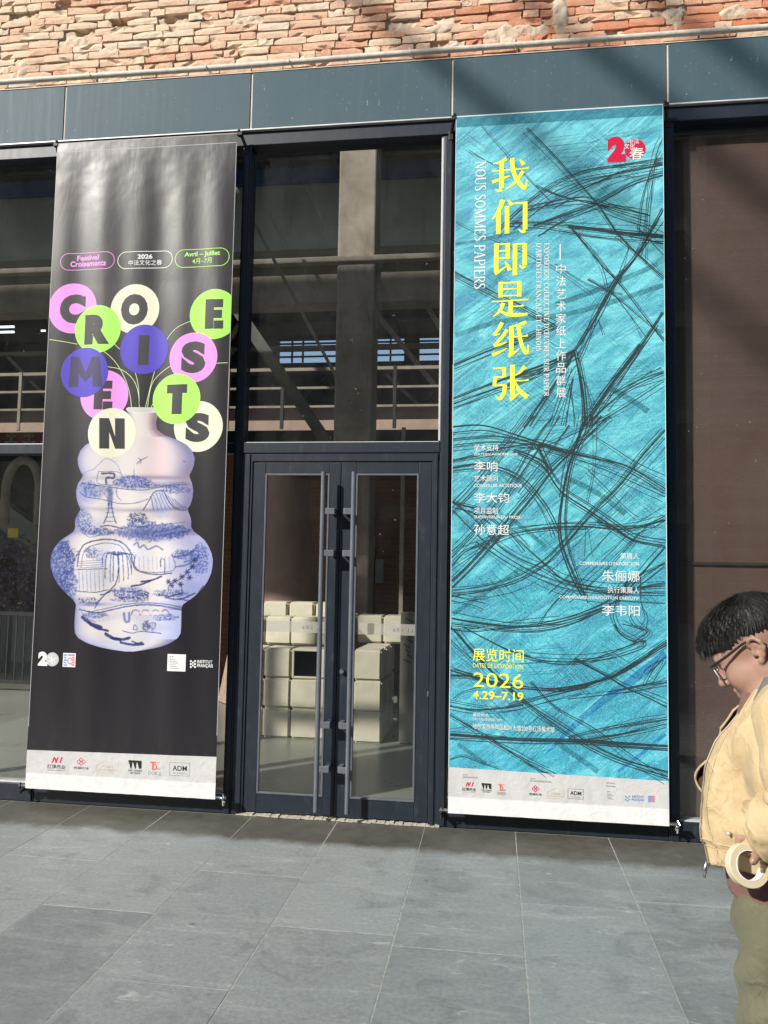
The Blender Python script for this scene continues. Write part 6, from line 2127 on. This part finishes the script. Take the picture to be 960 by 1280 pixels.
def body_sdf(X, Y, Z):
    s = SDF(X, Y, Z)
    # torso, pelvis, legs
    s.put(s.ell((0.0, 0, 1.25), (0.115, 0.165, 0.20)), 0)
    s.put(s.ell((0.0, 0, 1.02), (0.115, 0.155, 0.20)), 0.05)
    s.put(s.ell((-0.01, 0, 0.90), (0.115, 0.160, 0.13)), 0.05)
    for y in (-1, 1):
        s.put(s.cap((0, y * 0.085, 0.86), (0.015, y * 0.095, 0.48), 0.085, 0.055), 0.04)
        s.put(s.cap((0.015, y * 0.095, 0.48), (-0.02, y * 0.10, 0.09), 0.055, 0.036), 0.02)
        s.put(s.cap((-0.035, y * 0.10, 0.045), (0.15, y * 0.115, 0.03), 0.040, 0.028), 0.02)
        s.put(s.cap((-0.01, y * 0.10, 1.355), (-0.01, y * 0.185, 1.335), 0.065, 0.055), 0.04)
    # right arm hangs in front, left arm bends towards the tape roll
    s.put(s.cap((-0.01, -0.19, 1.33), (-0.03, -0.25, 1.06), 0.048, 0.038), 0.02)
    s.put(s.cap((-0.03, -0.25, 1.06), (0.02, -0.22, 0.86), 0.038, 0.026), 0.02)
    s.put(s.ell((0.03, -0.215, 0.80), (0.035, 0.022, 0.06)), 0.02)
    for i in range(4):
        s.put(s.cap((0.008 + 0.014 * i, -0.215, 0.76), (0.012 + 0.013 * i, -0.21, 0.70), 0.008, 0.007), 0.006)
    s.put(s.cap((0.045, -0.20, 0.82), (0.06, -0.19, 0.77), 0.011, 0.009), 0.01)
    s.put(s.cap((-0.01, 0.19, 1.33), (-0.085, 0.245, 1.125), 0.048, 0.038), 0.02)
    s.put(s.cap((-0.085, 0.245, 1.125), WR, 0.038, 0.027), 0.02)
    # left hand: palm and fingers curling over the top of the roll
    s.put(s.ell((WR + KN) / 2 + (0.004, 0, 0.0), (0.042, 0.034, 0.019), None), 0.014)
    t = TAPE_C
    # four fingers go over the rim and down behind it; the thumb closes from the camera side
    for i, (dy, L_, fwd) in enumerate(((-0.022, 0.046, 0.026), (-0.024, 0.050, 0.010), (-0.023, 0.046, -0.006), (-0.020, 0.038, -0.020))):
        a = KN + (-0.004 + (fwd - 0.004) * 0.55, -0.012, -0.006)
        m1 = np.array([t[0] + fwd - 0.006, t[1] + dy * 1.15, t[2] + 0.049])
        m2 = np.array([t[0] + fwd - 0.004, t[1] + dy, t[2] + 0.049 - L_ * 0.55])
        s.put(s.cap(a, m1, 0.0095, 0.0085), 0.006)
        s.put(s.cap(m1, m2, 0.0085, 0.0075), 0.004)
    th0 = WR + (0.012, 0.022, -0.008)
    th1 = np.array([t[0] - 0.030, t[1] + 0.030, t[2] + 0.046])
    th2 = np.array([t[0] - 0.016, t[1] + 0.0255, t[2] + 0.019])
    s.put(s.cap(th0, th1, 0.0135, 0.0105), 0.010)
    s.put(s.cap(th1, th2, 0.0105, 0.0085), 0.004)
    # index knuckle showing above the rim
    # neck and head
    s.put(s.cap((-0.015, 0, 1.36), hp((-0.035, 0, -0.05)), 0.062, 0.056), 0.03)
    q = (s.P - HC) @ HR
    h = SDF(q[..., 0], q[..., 1], q[..., 2])
    h.put(h.ell((-0.012, 0, 0.036), (0.096, 0.077, 0.086)), 0)
    h.put(h.ell((0.036, 0, -0.030), (0.060, 0.060, 0.078)), 0.03)
    for y in (-1, 1):
        h.put(h.cap((-0.005, y * 0.052, -0.050), (0.062, y * 0.020, -0.098), 0.026, 0.021), 0.028)
        h.put(h.ell((0.050, y * 0.036, -0.046), (0.036, 0.028, 0.034)), 0.025)
    h.put(h.ell((0.076, 0, -0.100), (0.020, 0.024, 0.018)), 0.02)
    h.put(h.cap((0.082, -0.034, 0.018), (0.082, 0.034, 0.018), 0.013, 0.013), 0.018)
    for y in (-1, 1):
        h.cut(h.ell((0.103, y * 0.031, -0.004), (0.016, 0.019, 0.013)), 0.012)
        h.put(h.ell((0.077, y * 0.031, -0.004), (0.0135, 0.0135, 0.0125)), 0.003)
    h.put(h.cap((0.090, 0, 0.004), (0.113, 0, -0.036), 0.0085, 0.0125), 0.012)
    for y in (-1, 1):
        h.put(h.ell((0.102, y * 0.0135, -0.040), (0.011, 0.009, 0.009)), 0.006)
        h.put(h.cap((0.095, 0, -0.0655), (0.080, y * 0.023, -0.071), 0.0075, 0.004), 0.006)
        h.put(h.cap((0.093, 0, -0.0775), (0.080, y * 0.020, -0.075), 0.0078, 0.004), 0.006)
        # ear: rim, bowl, lobe
        e = np.array([-0.012, y * 0.076, -0.008])
        rim = [(0.010, 0.002, 0.020), (0.002, 0.010, 0.031), (-0.012, 0.015, 0.030), (-0.021, 0.017, 0.016), (-0.020, 0.015, 0.000), (-0.010, 0.010, -0.014), (0.000, 0.004, -0.024)]
        for a, b in zip(rim[:-1], rim[1:]):
            a_, b_ = e + np.array(a) * (1, y, 1), e + np.array(b) * (1, y, 1)
            h.put(h.cap(a_, b_, 0.0052, 0.0052), 0.004)
        h.put(h.ell(e + np.array((-0.006, y * 0.003, 0.006)), (0.016, 0.006, 0.022)), 0.006)
        h.cut(h.ell(e + np.array((-0.002, y * 0.011, 0.002)), (0.0075, 0.007, 0.011)), 0.005)
        h.put(h.ell(e + np.array((0.004, y * 0.004, -0.024)), (0.008, 0.006, 0.009)), 0.005)
        h.put(h.ell(e + np.array((0.010, y * 0.001, -0.002)), (0.005, 0.006, 0.009)), 0.004)
    h.cut(h.cap((0.104, -0.020, -0.0712), (0.104, 0.020, -0.0712), 0.0035, 0.0035), 0.004)
    s.put(h.d, 0.028)
    return s.d


def mesh_sdf(fn, gx, gy, gz):
    X, Y, Z = np.meshgrid(gx, gy, gz, indexing='ij')
    return nets(fn(X, Y, Z), gx, gy, gz)


gx = axis((-0.22, -0.09, 0.012), (-0.09, 0.215, 0.0042), (0.215, 0.26, 0.012))
gy = axis((-0.30, -0.10, 0.012), (-0.10, 0.10, 0.0042), (0.10, 0.16, 0.010), (0.16, 0.25, 0.0034), (0.25, 0.32, 0.012))
gz = axis((-0.02, 0.98, 0.024), (0.98, 1.11, 0.0034), (1.11, 1.34, 0.014), (1.34, 1.66, 0.0042))
V, F = mesh_sdf(body_sdf, gx, gy, gz)
b = MB()
b.v = [tuple(q) for q in pw(V)]
b.f = [tuple(int(i) for i in q) for q in F]
PERSON = b.build('person', SKIN, None, smooth=True, origin=tuple(PROOT), label='person in open tan jacket and glasses looking down, holding a roll of tape', cat='person')

# thumb nail
_n = MB()
_t2 = np.array([TAPE_C[0] - 0.016, TAPE_C[1] + 0.0255, TAPE_C[2] + 0.019])
_n.tube([tuple(pw(_t2 + np.array([-0.003, 0.0062, 0.010]))), tuple(pw(_t2 + np.array([0.0, 0.0072, 0.003]))), tuple(pw(_t2 + np.array([0.002, 0.0066, -0.004])))], [0.0028, 0.0034, 0.0026], 8)
_n.build('thumb_nail', plain('nail', (0.42, 0.26, 0.22), 0.35), PERSON, smooth=True)
# hair -------------------------------------------------------------
def hair_sdf(X, Y, Z):
    q = (np.stack([X, Y, Z], -1) - HC) @ HR
    h = SDF(q[..., 0], q[..., 1], q[..., 2])
    x, y, z = q[..., 0], q[..., 1], q[..., 2]
    h.put(h.ell((-0.014, 0, 0.046), (0.103, 0.0815, 0.0885)), 0)
    h.put(h.ell((0.046, 0, 0.066), (0.062, 0.064, 0.050)), 0.03)          # mop falling over the brow
    h.put(h.ell((0.084, -0.004, 0.056), (0.030, 0.054, 0.032)), 0.02)
    d = h.d
    an = np.arctan2(y, x + 0.02)
    rid = 0.0016 * np.sin(an * 46 + 9 * z * 14) + 0.0022 * fbm(an * 9, z * 26, 61, 3, 1.0) + 0.002 * fbm(x * 40, y * 40 + z * 20, 62, 2, 1.0)
    d = d + rid
    # hairline: above brow in front, above the ears at the side, down to the nape behind
    line = np.where(x > 0.0, 0.018 + 0.020 * np.clip((x - 0.036) / 0.034, 0, 1) - 0.028 * np.exp(-((x - 0.012) / 0.012) ** 2), 0.024 - 0.098 * np.clip(-(x + 0.024) / 0.022, 0, 1))
    line = line + 0.009 * fbm(an * 11, x * 14, 63, 3, 1.0)
    cutp = line - z
    # cropped thin over the ears
    d = d + 0.0035 * np.clip((0.052 - z) / 0.03, 0, 1) * np.clip((0.055 - x) / 0.03, 0, 1)
    return np.maximum(d, cutp)


gx = axis((-0.10, 0.24, 0.0036))
gy = axis((-0.105, 0.105, 0.0036))
gz = axis((1.40, 1.66, 0.0036))
V, F = mesh_sdf(hair_sdf, gx, gy, gz)


def m_hair():
    t = NT('black_hair')
    p = t.pos()
    st = t.noise(t.mapping(p, (220, 90, 40)), 1.0, 4, 0.6)
    c = t.mix(st, (0.006, 0.0055, 0.005), (0.020, 0.018, 0.017))
    return t.bsdf(c, 0.5, 0, 0.35, t.bump(st, 0.5, 0.003))


HAIR = m_hair()
HAIRO = put_mesh(V, F, 'hair', HAIR, PERSON)
# loose strands standing off the crown and fringe
rh = random.Random(11)
hs = MB()
Vh = V[np.array([rh.randrange(len(V)) for _ in range(11000)])]
for p in Vh:
    q = HR.T @ (p - HC)
    if q[2] < 0.050:
        continue
    n_ = q - np.array([-0.01, 0, 0.02])
    n_ /= np.linalg.norm(n_)
    crown = np.array([-0.045, 0.0, 0.13])
    fl = q - crown
    fl = fl - n_ * (fl @ n_)
    fl /= np.linalg.norm(fl) + 1e-6
    fl = fl + np.array([0.15, rh.uniform(-0.3, 0.3), rh.uniform(-0.2, 0.2)])
    L_ = rh.uniform(0.012, 0.030)
    up = rh.uniform(0.0, 0.09) if rh.random() < 0.93 else 0.45
    pts = []
    for k in range(4):
        t_ = k / 3
        pp = q + fl * L_ * t_ + n_ * (up * L_ * t_ - 0.10 * L_ * t_ * t_ + 0.0006)
        pts.append(tuple(pw(HC + HR @ pp)))
    hs.tube(pts, [0.00035, 0.00035, 0.00025, 0.0001], 3, cap=False)
hs.build('hair_strand', HAIR, HAIRO, kind='stuff')
# eyebrows
for y in (-1, 1):
    eb = MB()
    eb.tube([tuple(pw(hp((0.0915 - 0.5 * (t_ - 0.2) ** 2 * 0.05, y * (0.012 + 0.036 * t_), 0.019 + 0.008 * math.sin(t_ * 3))))) for t_ in np.linspace(0, 1, 6)], [0.0028, 0.004, 0.004, 0.0036, 0.003, 0.0015], 6)
    eb.build('eyebrow', HAIR, PERSON)

# jacket ------------------------------------------------------------
def jacket():
    NZ_, NA = 90, 150
    zs = np.linspace(0.998, 1.415, NZ_)
    vs = np.zeros((NZ_, NA, 3))
    for j, z_ in enumerate(zs):
        t_ = (z_ - 0.998) / (1.415 - 0.998)
        sh = np.clip((z_ - 1.27) / 0.145, 0, 1)
        half = 0.198 + 0.012 * math.sin(t_ * 3.0) - 0.118 * sh ** 2.2
        back = 0.140 + 0.015 * math.sin(t_ * 3.0) - 0.055 * sh ** 1.6
        front = 0.142 - 0.006 * t_ + 0.016 * math.exp(-((t_ - 0.25) / 0.3) ** 2) - 0.045 * sh ** 1.4
        cx_ = 0.0 + 0.028 * (1 - t_) * 0.3 - 0.012 * sh
        # opening half angle: wide at the hem, closing at the throat
        op = 0.52 * (1 - t_) + 0.10
        ph = np.linspace(op, 2 * math.pi - op * 0.8, NA)
        c_, s_ = np.cos(ph), np.sin(ph)
        rr = np.where(c_ > 0, front, back)
        x = cx_ + rr * np.sign(c_) * np.abs(c_) ** 0.92
        y = half * np.sign(s_) * np.abs(s_) ** 0.88
        # front edges swing forward away from the chest
        e1 = np.exp(-((ph - ph[0]) / 0.26) ** 2)
        e2 = np.exp(-((ph - ph[-1]) / 0.26) ** 2)
        sw = 0.030 * math.sin(math.pi * min(1, t_ * 1.05)) ** 0.8 + 0.014 * (1 - t_)
        x = x + e1 * (sw - 0.034 * min(1.0, t_ * 1.4) + 0.012 * (1 - t_)) + e2 * (sw - 0.022 * t_ + 0.034 * math.exp(-((t_ - 0.30) / 0.26) ** 2))
        y = y + e1 * 0.018 - e2 * 0.010
        rg_ = 1 - np.abs(fbm(ph * 2.6 + 1.9 * t_, np.full(NA, t_ * 2.6) - ph * 0.7, 71, 2, 1.0)) * 2
        n = (0.020 + 0.016 * np.clip(ph - 0.7, 0, 1)) * rg_ + 0.006 * fbm(ph * 5, np.full(NA, t_ * 8.0) - ph, 72, 3, 1.0)
        dg = (0.012 + 0.014 * np.clip(ph - 0.7, 0, 1)) * np.sin((ph - 1.0) * 6 + t_ * 10) * math.exp(-((t_ - 0.45) / 0.28) ** 2)
        k = 1 + (n + dg) * 4.0 * (1 - 0.6 * sh)
        # gathered waistband
        if z_ < 1.044:
            k = k * (0.975 + 0.004 * np.sin(ph * 40))
        vs[j, :, 0] = x * k
        vs[j, :, 1] = y * k
        vs[j, :, 2] = z_ + 0.016 * (c_ < 0) * sh - 0.006 * e1 * (1 - t_) + 0.004 * fbm(ph * 3, np.zeros(NA), 73, 2, 1.0) * (1 - sh)
    me = MB()
    me.v = [tuple(q) for q in pw(vs.reshape(-1, 3))]
    me.f = [(j * NA + i, j * NA + i + 1, (j + 1) * NA + i + 1, (j + 1) * NA + i) for j in range(NZ_ - 1) for i in range(NA - 1)]
    o = me.build('jacket', KHAKI, PERSON, smooth=True)
    o.data.materials.append(LINING)
    # thickness with the lining on the inner face
    md = o.modifiers.new('thickness', 'SOLIDIFY')
    md.thickness = 0.0055
    md.offset = -1
    md.material_offset = 1
    md.material_offset_rim = 0
    md.use_quality_normals = True
    return o, vs


JACKET, JV = jacket()
# waistband seams, placket stitching, snap, zip pull
for zz in (1.036, 1.050):
    j = int(np.argmin(abs(JV[:, 40, 2] - zz)))
    pts = [tuple(pw(JV[j, i] * np.array([1.006, 1.006, 1]))) for i in range(0, 100, 2)]
    MB().tube(pts, 0.0011, 5).build('stitch_seam', plain('khaki_thread', (0.46, 0.35, 0.19), 0.8), JACKET)
pts = [tuple(pw(JV[j, 5] * np.array([1.004, 1.01, 1]))) for j in range(2, 84, 3)]
MB().tube(pts, 0.0011, 5).build('stitch_seam', plain('khaki_thread', (0.46, 0.35, 0.19), 0.8), JACKET)
pts = [tuple(pw(JV[j, 0] + np.array([0.0015, 0.001, 0]))) for j in range(0, 88, 2)]
MB().tube(pts, 0.0024, 6).build('zip_tape', plain('zip_bronze', (0.20, 0.17, 0.12), 0.5, 0.3), JACKET)
e0 = JV[0, 0]
zp = MB()
zp.tube([tuple(pw(e0 + np.array([0.006, 0.002, 0.004]))), tuple(pw(e0 + np.array([0.009, 0.003, -0.016]))), tuple(pw(e0 + np.array([0.011, 0.004, -0.034])))], [0.0032, 0.0045, 0.003], 8)
zp.tube([tuple(pw(e0 + np.array([0.002, 0.004, -0.006]))), tuple(pw(e0 + np.array([0.016, 0.004, -0.016])))], 0.002, 6)
zp.build('zip_pull', STEEL, JACKET, smooth=True)
sn = JV[18, 12]
MB().tube([tuple(pw(sn * np.array([1.012, 1.03, 1]))), tuple(pw(sn * np.array([1.03, 1.07, 1])))], [0.0042, 0.003], 12).build('snap_button', PALE_METAL, JACKET, smooth=True)


def sleeve(path, radii, name, seed, fold=0.010):
    """cloth tube with bunched folds"""
    P = [np.array(q, float) for q in path]
    Q, R_ = [], []
    for i in range(len(P) - 1):
        p0, p1, p2, p3 = P[max(0, i - 1)], P[i], P[i + 1], P[min(len(P) - 1, i + 2)]
        for k in range(12):
            t_ = k / 12
            Q.append(0.5 * ((2 * p1) + (-p0 + p2) * t_ + (2 * p0 - 5 * p1 + 4 * p2 - p3) * t_ * t_ + (-p0 + 3 * p1 - 3 * p2 + p3) * t_ ** 3))
            R_.append(radii[i] * (1 - t_) + radii[i + 1] * t_)
    Q.append(P[-1])
    R_.append(radii[-1])
    n = 44
    vs, fs = [], []
    side = np.array([0, 1.0, 0])
    for i, q in enumerate(Q):
        d = Q[min(len(Q) - 1, i + 1)] - Q[max(0, i - 1)]
        d /= np.linalg.norm(d)
        s_ = side - d * (side @ d)
        s_ /= np.linalg.norm(s_)
        t2 = np.cross(d, s_)
        u = i / (len(Q) - 1)
        for k in range(n):
            a = 2 * math.pi * k / n
            f_ = fold * (math.sin(u * 30 + 2.0 * math.sin(a + 0.6) + seed) * (0.35 + 0.65 * u) * (0.5 + 0.5 * math.cos(a - 1.0)) + 1.0 * float(fbm(np.array(a * 1.4), np.array(u * 7), seed, 3, 1.0)))
            if u > 0.93:
                f_ *= 0.3
            vs.append(q + (s_ * math.cos(a) + t2 * math.sin(a)) * (R_[i] + f_))
    for i in range(len(Q) - 1):
        for k in range(n):
            fs.append((i * n + k, i * n + (k + 1) % n, (i + 1) * n + (k + 1) % n, (i + 1) * n + k))
    b = MB()
    b.v = [tuple(q) for q in pw(np.array(vs))]
    b.f = fs
    o = b.build(name, KHAKI, JACKET, smooth=True)
    md = o.modifiers.new('thickness', 'SOLIDIFY')
    md.thickness = 0.004
    md.offset = -1
    return o


sleeve([(-0.02, 0.115, 1.385), (-0.02, 0.185, 1.335), (-0.045, 0.232, 1.235), (-0.052, 0.250, 1.165), (-0.008, 0.244, 1.132), (0.024, 0.226, 1.116), (0.040, 0.219, 1.106)], [0.070, 0.080, 0.082, 0.080, 0.076, 0.066, 0.060], 'sleeve', 3.0, 0.009)
sleeve([(-0.02, -0.115, 1.385), (-0.02, -0.185, 1.335), (-0.03, -0.24, 1.20), (-0.03, -0.25, 1.08), (0.0, -0.235, 0.98), (0.018, -0.222, 0.89)], [0.070, 0.078, 0.072, 0.066, 0.056, 0.046], 'sleeve', 5.0)
# cuff with fine parallel stitching
for k in range(4):
    c = WR + np.array([0.033, 0.003, 0.014]) - k * np.array([0.0085, -0.002, -0.003])
    ring = []
    ax = np.array([0.93, -0.10, -0.30])
    ax /= np.linalg.norm(ax)
    s_ = np.cross(ax, [0, 0, 1])
    s_ /= np.linalg.norm(s_)
    t2 = np.cross(ax, s_)
    for i in range(33):
        a = 2 * math.pi * i / 32
        ring.append(tuple(pw(c + (s_ * math.cos(a) + t2 * math.sin(a)) * (0.0625 + k * 0.0016))))
    MB().tube(ring, 0.0010, 5).build('cuff_stitch', plain('khaki_thread', (0.46, 0.35, 0.19), 0.8), JACKET)

# turned-down grey collar
cl = MB()
NA = 70
rows = []
for k, (dz, out) in enumerate(((0.030, 0.000), (0.040, 0.006), (0.036, 0.020), (0.006, 0.040), (-0.022, 0.058), (-0.030, 0.060))):
    row = []
    for i in range(NA):
        ph = 0.98 + (2 * math.pi - 1.96) * i / (NA - 1)
        c_, s_ = math.cos(ph), math.sin(ph)
        fr = max(0, c_)
        drop = -0.045 * fr - 0.018 * (1 - abs(c_))
        rx_, ry_ = 0.078 + out * (1.0 if c_ > 0 else 0.8), 0.074 + out * 1.0
        row.append((-0.012 + rx_ * c_ + 0.012 * fr, ry_ * s_, 1.432 + dz * (1 - 0.25 * fr) + drop - (0.016 * fr * k / 5)))
    rows.append(row)
cl.v = [tuple(q) for q in pw(np.array(rows).reshape(-1, 3))]
cl.f = [(j * NA + i, j * NA + i + 1, (j + 1) * NA + i + 1, (j + 1) * NA + i) for j in range(len(rows) - 1) for i in range(NA - 1)]
co_ = cl.build('collar', GREYC, JACKET, smooth=True)
md = co_.modifiers.new('thickness', 'SOLIDIFY')
md.thickness = 0.004
md.offset = 1

# shirt hem and trousers
def loft(zs, prof, name, mat, seed, amp):
    NA = 80
    vs = []
    for z_ in zs:
        cx_, fr, bk, hf = prof(z_)
        ph = np.linspace(0, 2 * math.pi, NA, endpoint=False)
        c_, s_ = np.cos(ph), np.sin(ph)
        k = 1 + amp * (fbm(ph * 2.5, np.full(NA, z_ * 14), seed, 3, 1.0) + 0.5 * np.sin(ph * 9 + z_ * 30))
        vs.append(np.stack([cx_ + np.where(c_ > 0, fr, bk) * c_ * k, hf * s_ * k, np.full(NA, z_) + 0.008 * np.sin(ph * 3 + 1)], 1))
    b = MB()
    b.v = [tuple(q) for q in pw(np.array(vs).reshape(-1, 3))]
    b.f = [(j * NA + i, j * NA + (i + 1) % NA, (j + 1) * NA + (i + 1) % NA, (j + 1) * NA + i) for j in range(len(zs) - 1) for i in range(NA)]
    return b.build(name, mat, PERSON, smooth=True)


sh_ = loft(np.linspace(0.925, 1.40, 60), lambda z_: (0.01, 0.142 - 0.05 * max(0, (z_ - 1.2) / 0.2), 0.125 - 0.03 * max(0, (z_ - 1.25) / 0.15), 0.176 - 0.10 * max(0, (z_ - 1.27) / 0.13) ** 2), 'shirt', MAROON, 81, 0.035)
md = sh_.modifiers.new('thickness', 'SOLIDIFY')
md.thickness = 0.003


def trouser_sdf(X, Y, Z):
    s = SDF(X, Y, Z)
    s.put(s.ell((0.0, 0, 0.90), (0.134, 0.172, 0.13)), 0)
    for y in (-1, 1):
        s.put(s.cap((0.012, y * 0.088, 0.86), (0.022, y * 0.10, 0.48), 0.108, 0.086), 0.03)
        s.put(s.cap((0.022, y * 0.10, 0.48), (-0.005, y * 0.105, 0.06), 0.086, 0.078), 0.03)
    w_ = 0.012 * fbm(X * 7 + Z * 5, Y * 7 + Z * 9, 91, 3, 1.0) + 0.008 * np.sin((Z * 1.0 + X * 0.9 - Y * 0.5) * 46 + 3 * fbm(X * 5, Z * 5, 92, 2, 1.0)) * np.exp(-((Z - 0.78) / 0.2) ** 2)
    d = s.d + w_
    return np.maximum(d, np.maximum(0.055 - Z, Z - 0.985))


V, F = mesh_sdf(trouser_sdf, axis((-0.18, 0.20, 0.0095)), axis((-0.26, 0.26, 0.0095)), axis((0.03, 1.02, 0.0105)))
put_mesh(V, F, 'trousers', OLIVE, PERSON)
for y in (-1, 1):
    q = SDF(*np.meshgrid(axis((-0.12, 0.24, 0.008)), axis((-0.08, 0.08, 0.008)), axis((-0.02, 0.16, 0.008)), indexing='ij'))
    q.put(q.cap((-0.035, 0, 0.05), (0.15, y * 0.01, 0.036), 0.052, 0.040), 0)
    q.put(q.cap((-0.03, 0, 0.05), (-0.025, 0, 0.10), 0.050, 0.045), 0.02)
    q.cut(q.P[..., 2] - 0.002, 0.004) if False else None
    d = np.maximum(q.d, 0.0 - q.P[..., 2] + 0.001)
    V, F = nets(d, axis((-0.12, 0.24, 0.008)), axis((-0.08, 0.08, 0.008)), axis((-0.02, 0.16, 0.008)))
    V = V + np.array([0, y * 0.105, 0])
    put_mesh(V, F, 'shoe', plain('dark_shoe', (0.03, 0.028, 0.026), 0.5), PERSON)

# glasses -----------------------------------------------------------
GO = pw(hp((0.1, 0, 0)))
GL = thing('eyeglasses', tuple(GO), 'thin dark framed eyeglasses worn by the person', 'glasses')
fm = plain('dark_spectacle_frame', (0.012, 0.012, 0.013), 0.3)
for y in (-1, 1):
    ring = []
    for i in range(29):
        a = 2 * math.pi * i / 28
        ca_, sa_ = math.cos(a), math.sin(a)
        ring.append(tuple(pw(hp((0.112 - 0.010 * abs(0.034 + 0.024 * ca_) / 0.058, y * (0.034 + 0.025 * np.sign(ca_) * abs(ca_) ** 0.8), -0.008 + 0.019 * np.sign(sa_) * abs(sa_) ** 0.8)))))
    MB().tube(ring, 0.0014, 6, cap=False).build('rim', EDGE_METAL, GL, smooth=True)
    ln_ = MB()
    ln_.v = ring[:-1]
    ln_.f = [tuple(range(28))]
    ln_.build('lens', m_glass('lens_glass_%s' % ('l' if y > 0 else 'r'), (0.95, 0.96, 0.96), 1.2, 0.0), GL)
    br = [tuple(pw(hp((0.109 - 0.004 * q, y * (0.010 + 0.050 * q), 0.010 + 0.001 * q)))) for q in np.linspace(0, 1, 6)]
    MB().tube(br, 0.0024, 6).build('brow_bar', fm, GL, smooth=True)
    tm = [(0.104, y * 0.0615, 0.010), (0.098, y * 0.067, 0.010), (0.050, y * 0.078, 0.015), (0.010, y * 0.0835, 0.021), (-0.012, y * 0.0865, 0.022), (-0.030, y * 0.088, 0.010), (-0.040, y * 0.086, -0.008)]
    MB().tube([tuple(pw(hp(q))) for q in tm], [0.0030, 0.0036, 0.0032, 0.0030, 0.0030, 0.0028, 0.0024], 6).build('temple_arm', fm, GL, smooth=True)
MB().tube([tuple(pw(hp(q))) for q in ((0.110, -0.010, 0.002), (0.1145, 0, 0.004), (0.110, 0.010, 0.002))], 0.0013, 6).build('bridge', EDGE_METAL, GL, smooth=True)

# roll of masking tape ------------------------------------------------
def m_tape():
    t = NT('masking_tape')
    p = t.pos()
    c = t.mix(t.noise(p, 120, 4), (0.52, 0.45, 0.31), (0.60, 0.53, 0.38))
    return t.bsdf(c, 0.6, 0, 0.35, t.bump(t.noise(p, 500, 3), 0.15, 0.001))


TC = pw(TAPE_C)
TP = thing('tape_roll', tuple(TC), 'roll of cream masking tape held in the hand', 'tape roll')
axw = np.array([0.22, -0.93, 0.30])
axw /= np.linalg.norm(axw)
u_ = np.cross(axw, [0, 0, 1])
u_ /= np.linalg.norm(u_)
v_ = np.cross(axw, u_)


def annulus(r0, r1, w_, n=64, bev=0.0012):
    b = MB()
    prof = [(r0, -w_), (r1 - bev, -w_), (r1, -w_ + bev), (r1, w_ - bev), (r1 - bev, w_), (r0, w_)]
    vs, fs = [], []
    for i in range(n):
        a = 2 * math.pi * i / n
        for r_, h_ in prof:
            vs.append(TC + u_ * r_ * math.cos(a) + v_ * r_ * math.sin(a) + axw * h_)
    m = len(prof)
    for i in range(n):
        for k in range(m):
            fs.append((i * m + k, i * m + (k + 1) % m, ((i + 1) % n) * m + (k + 1) % m, ((i + 1) % n) * m + k))
    return b.add(vs, fs)


annulus(0.0325, 0.0465, 0.0115).build('tape', m_tape(), TP, auto=True)
annulus(0.0305, 0.0324, 0.0117).build('core', plain('white_card', (0.74, 0.73, 0.69), 0.7), TP, auto=True)
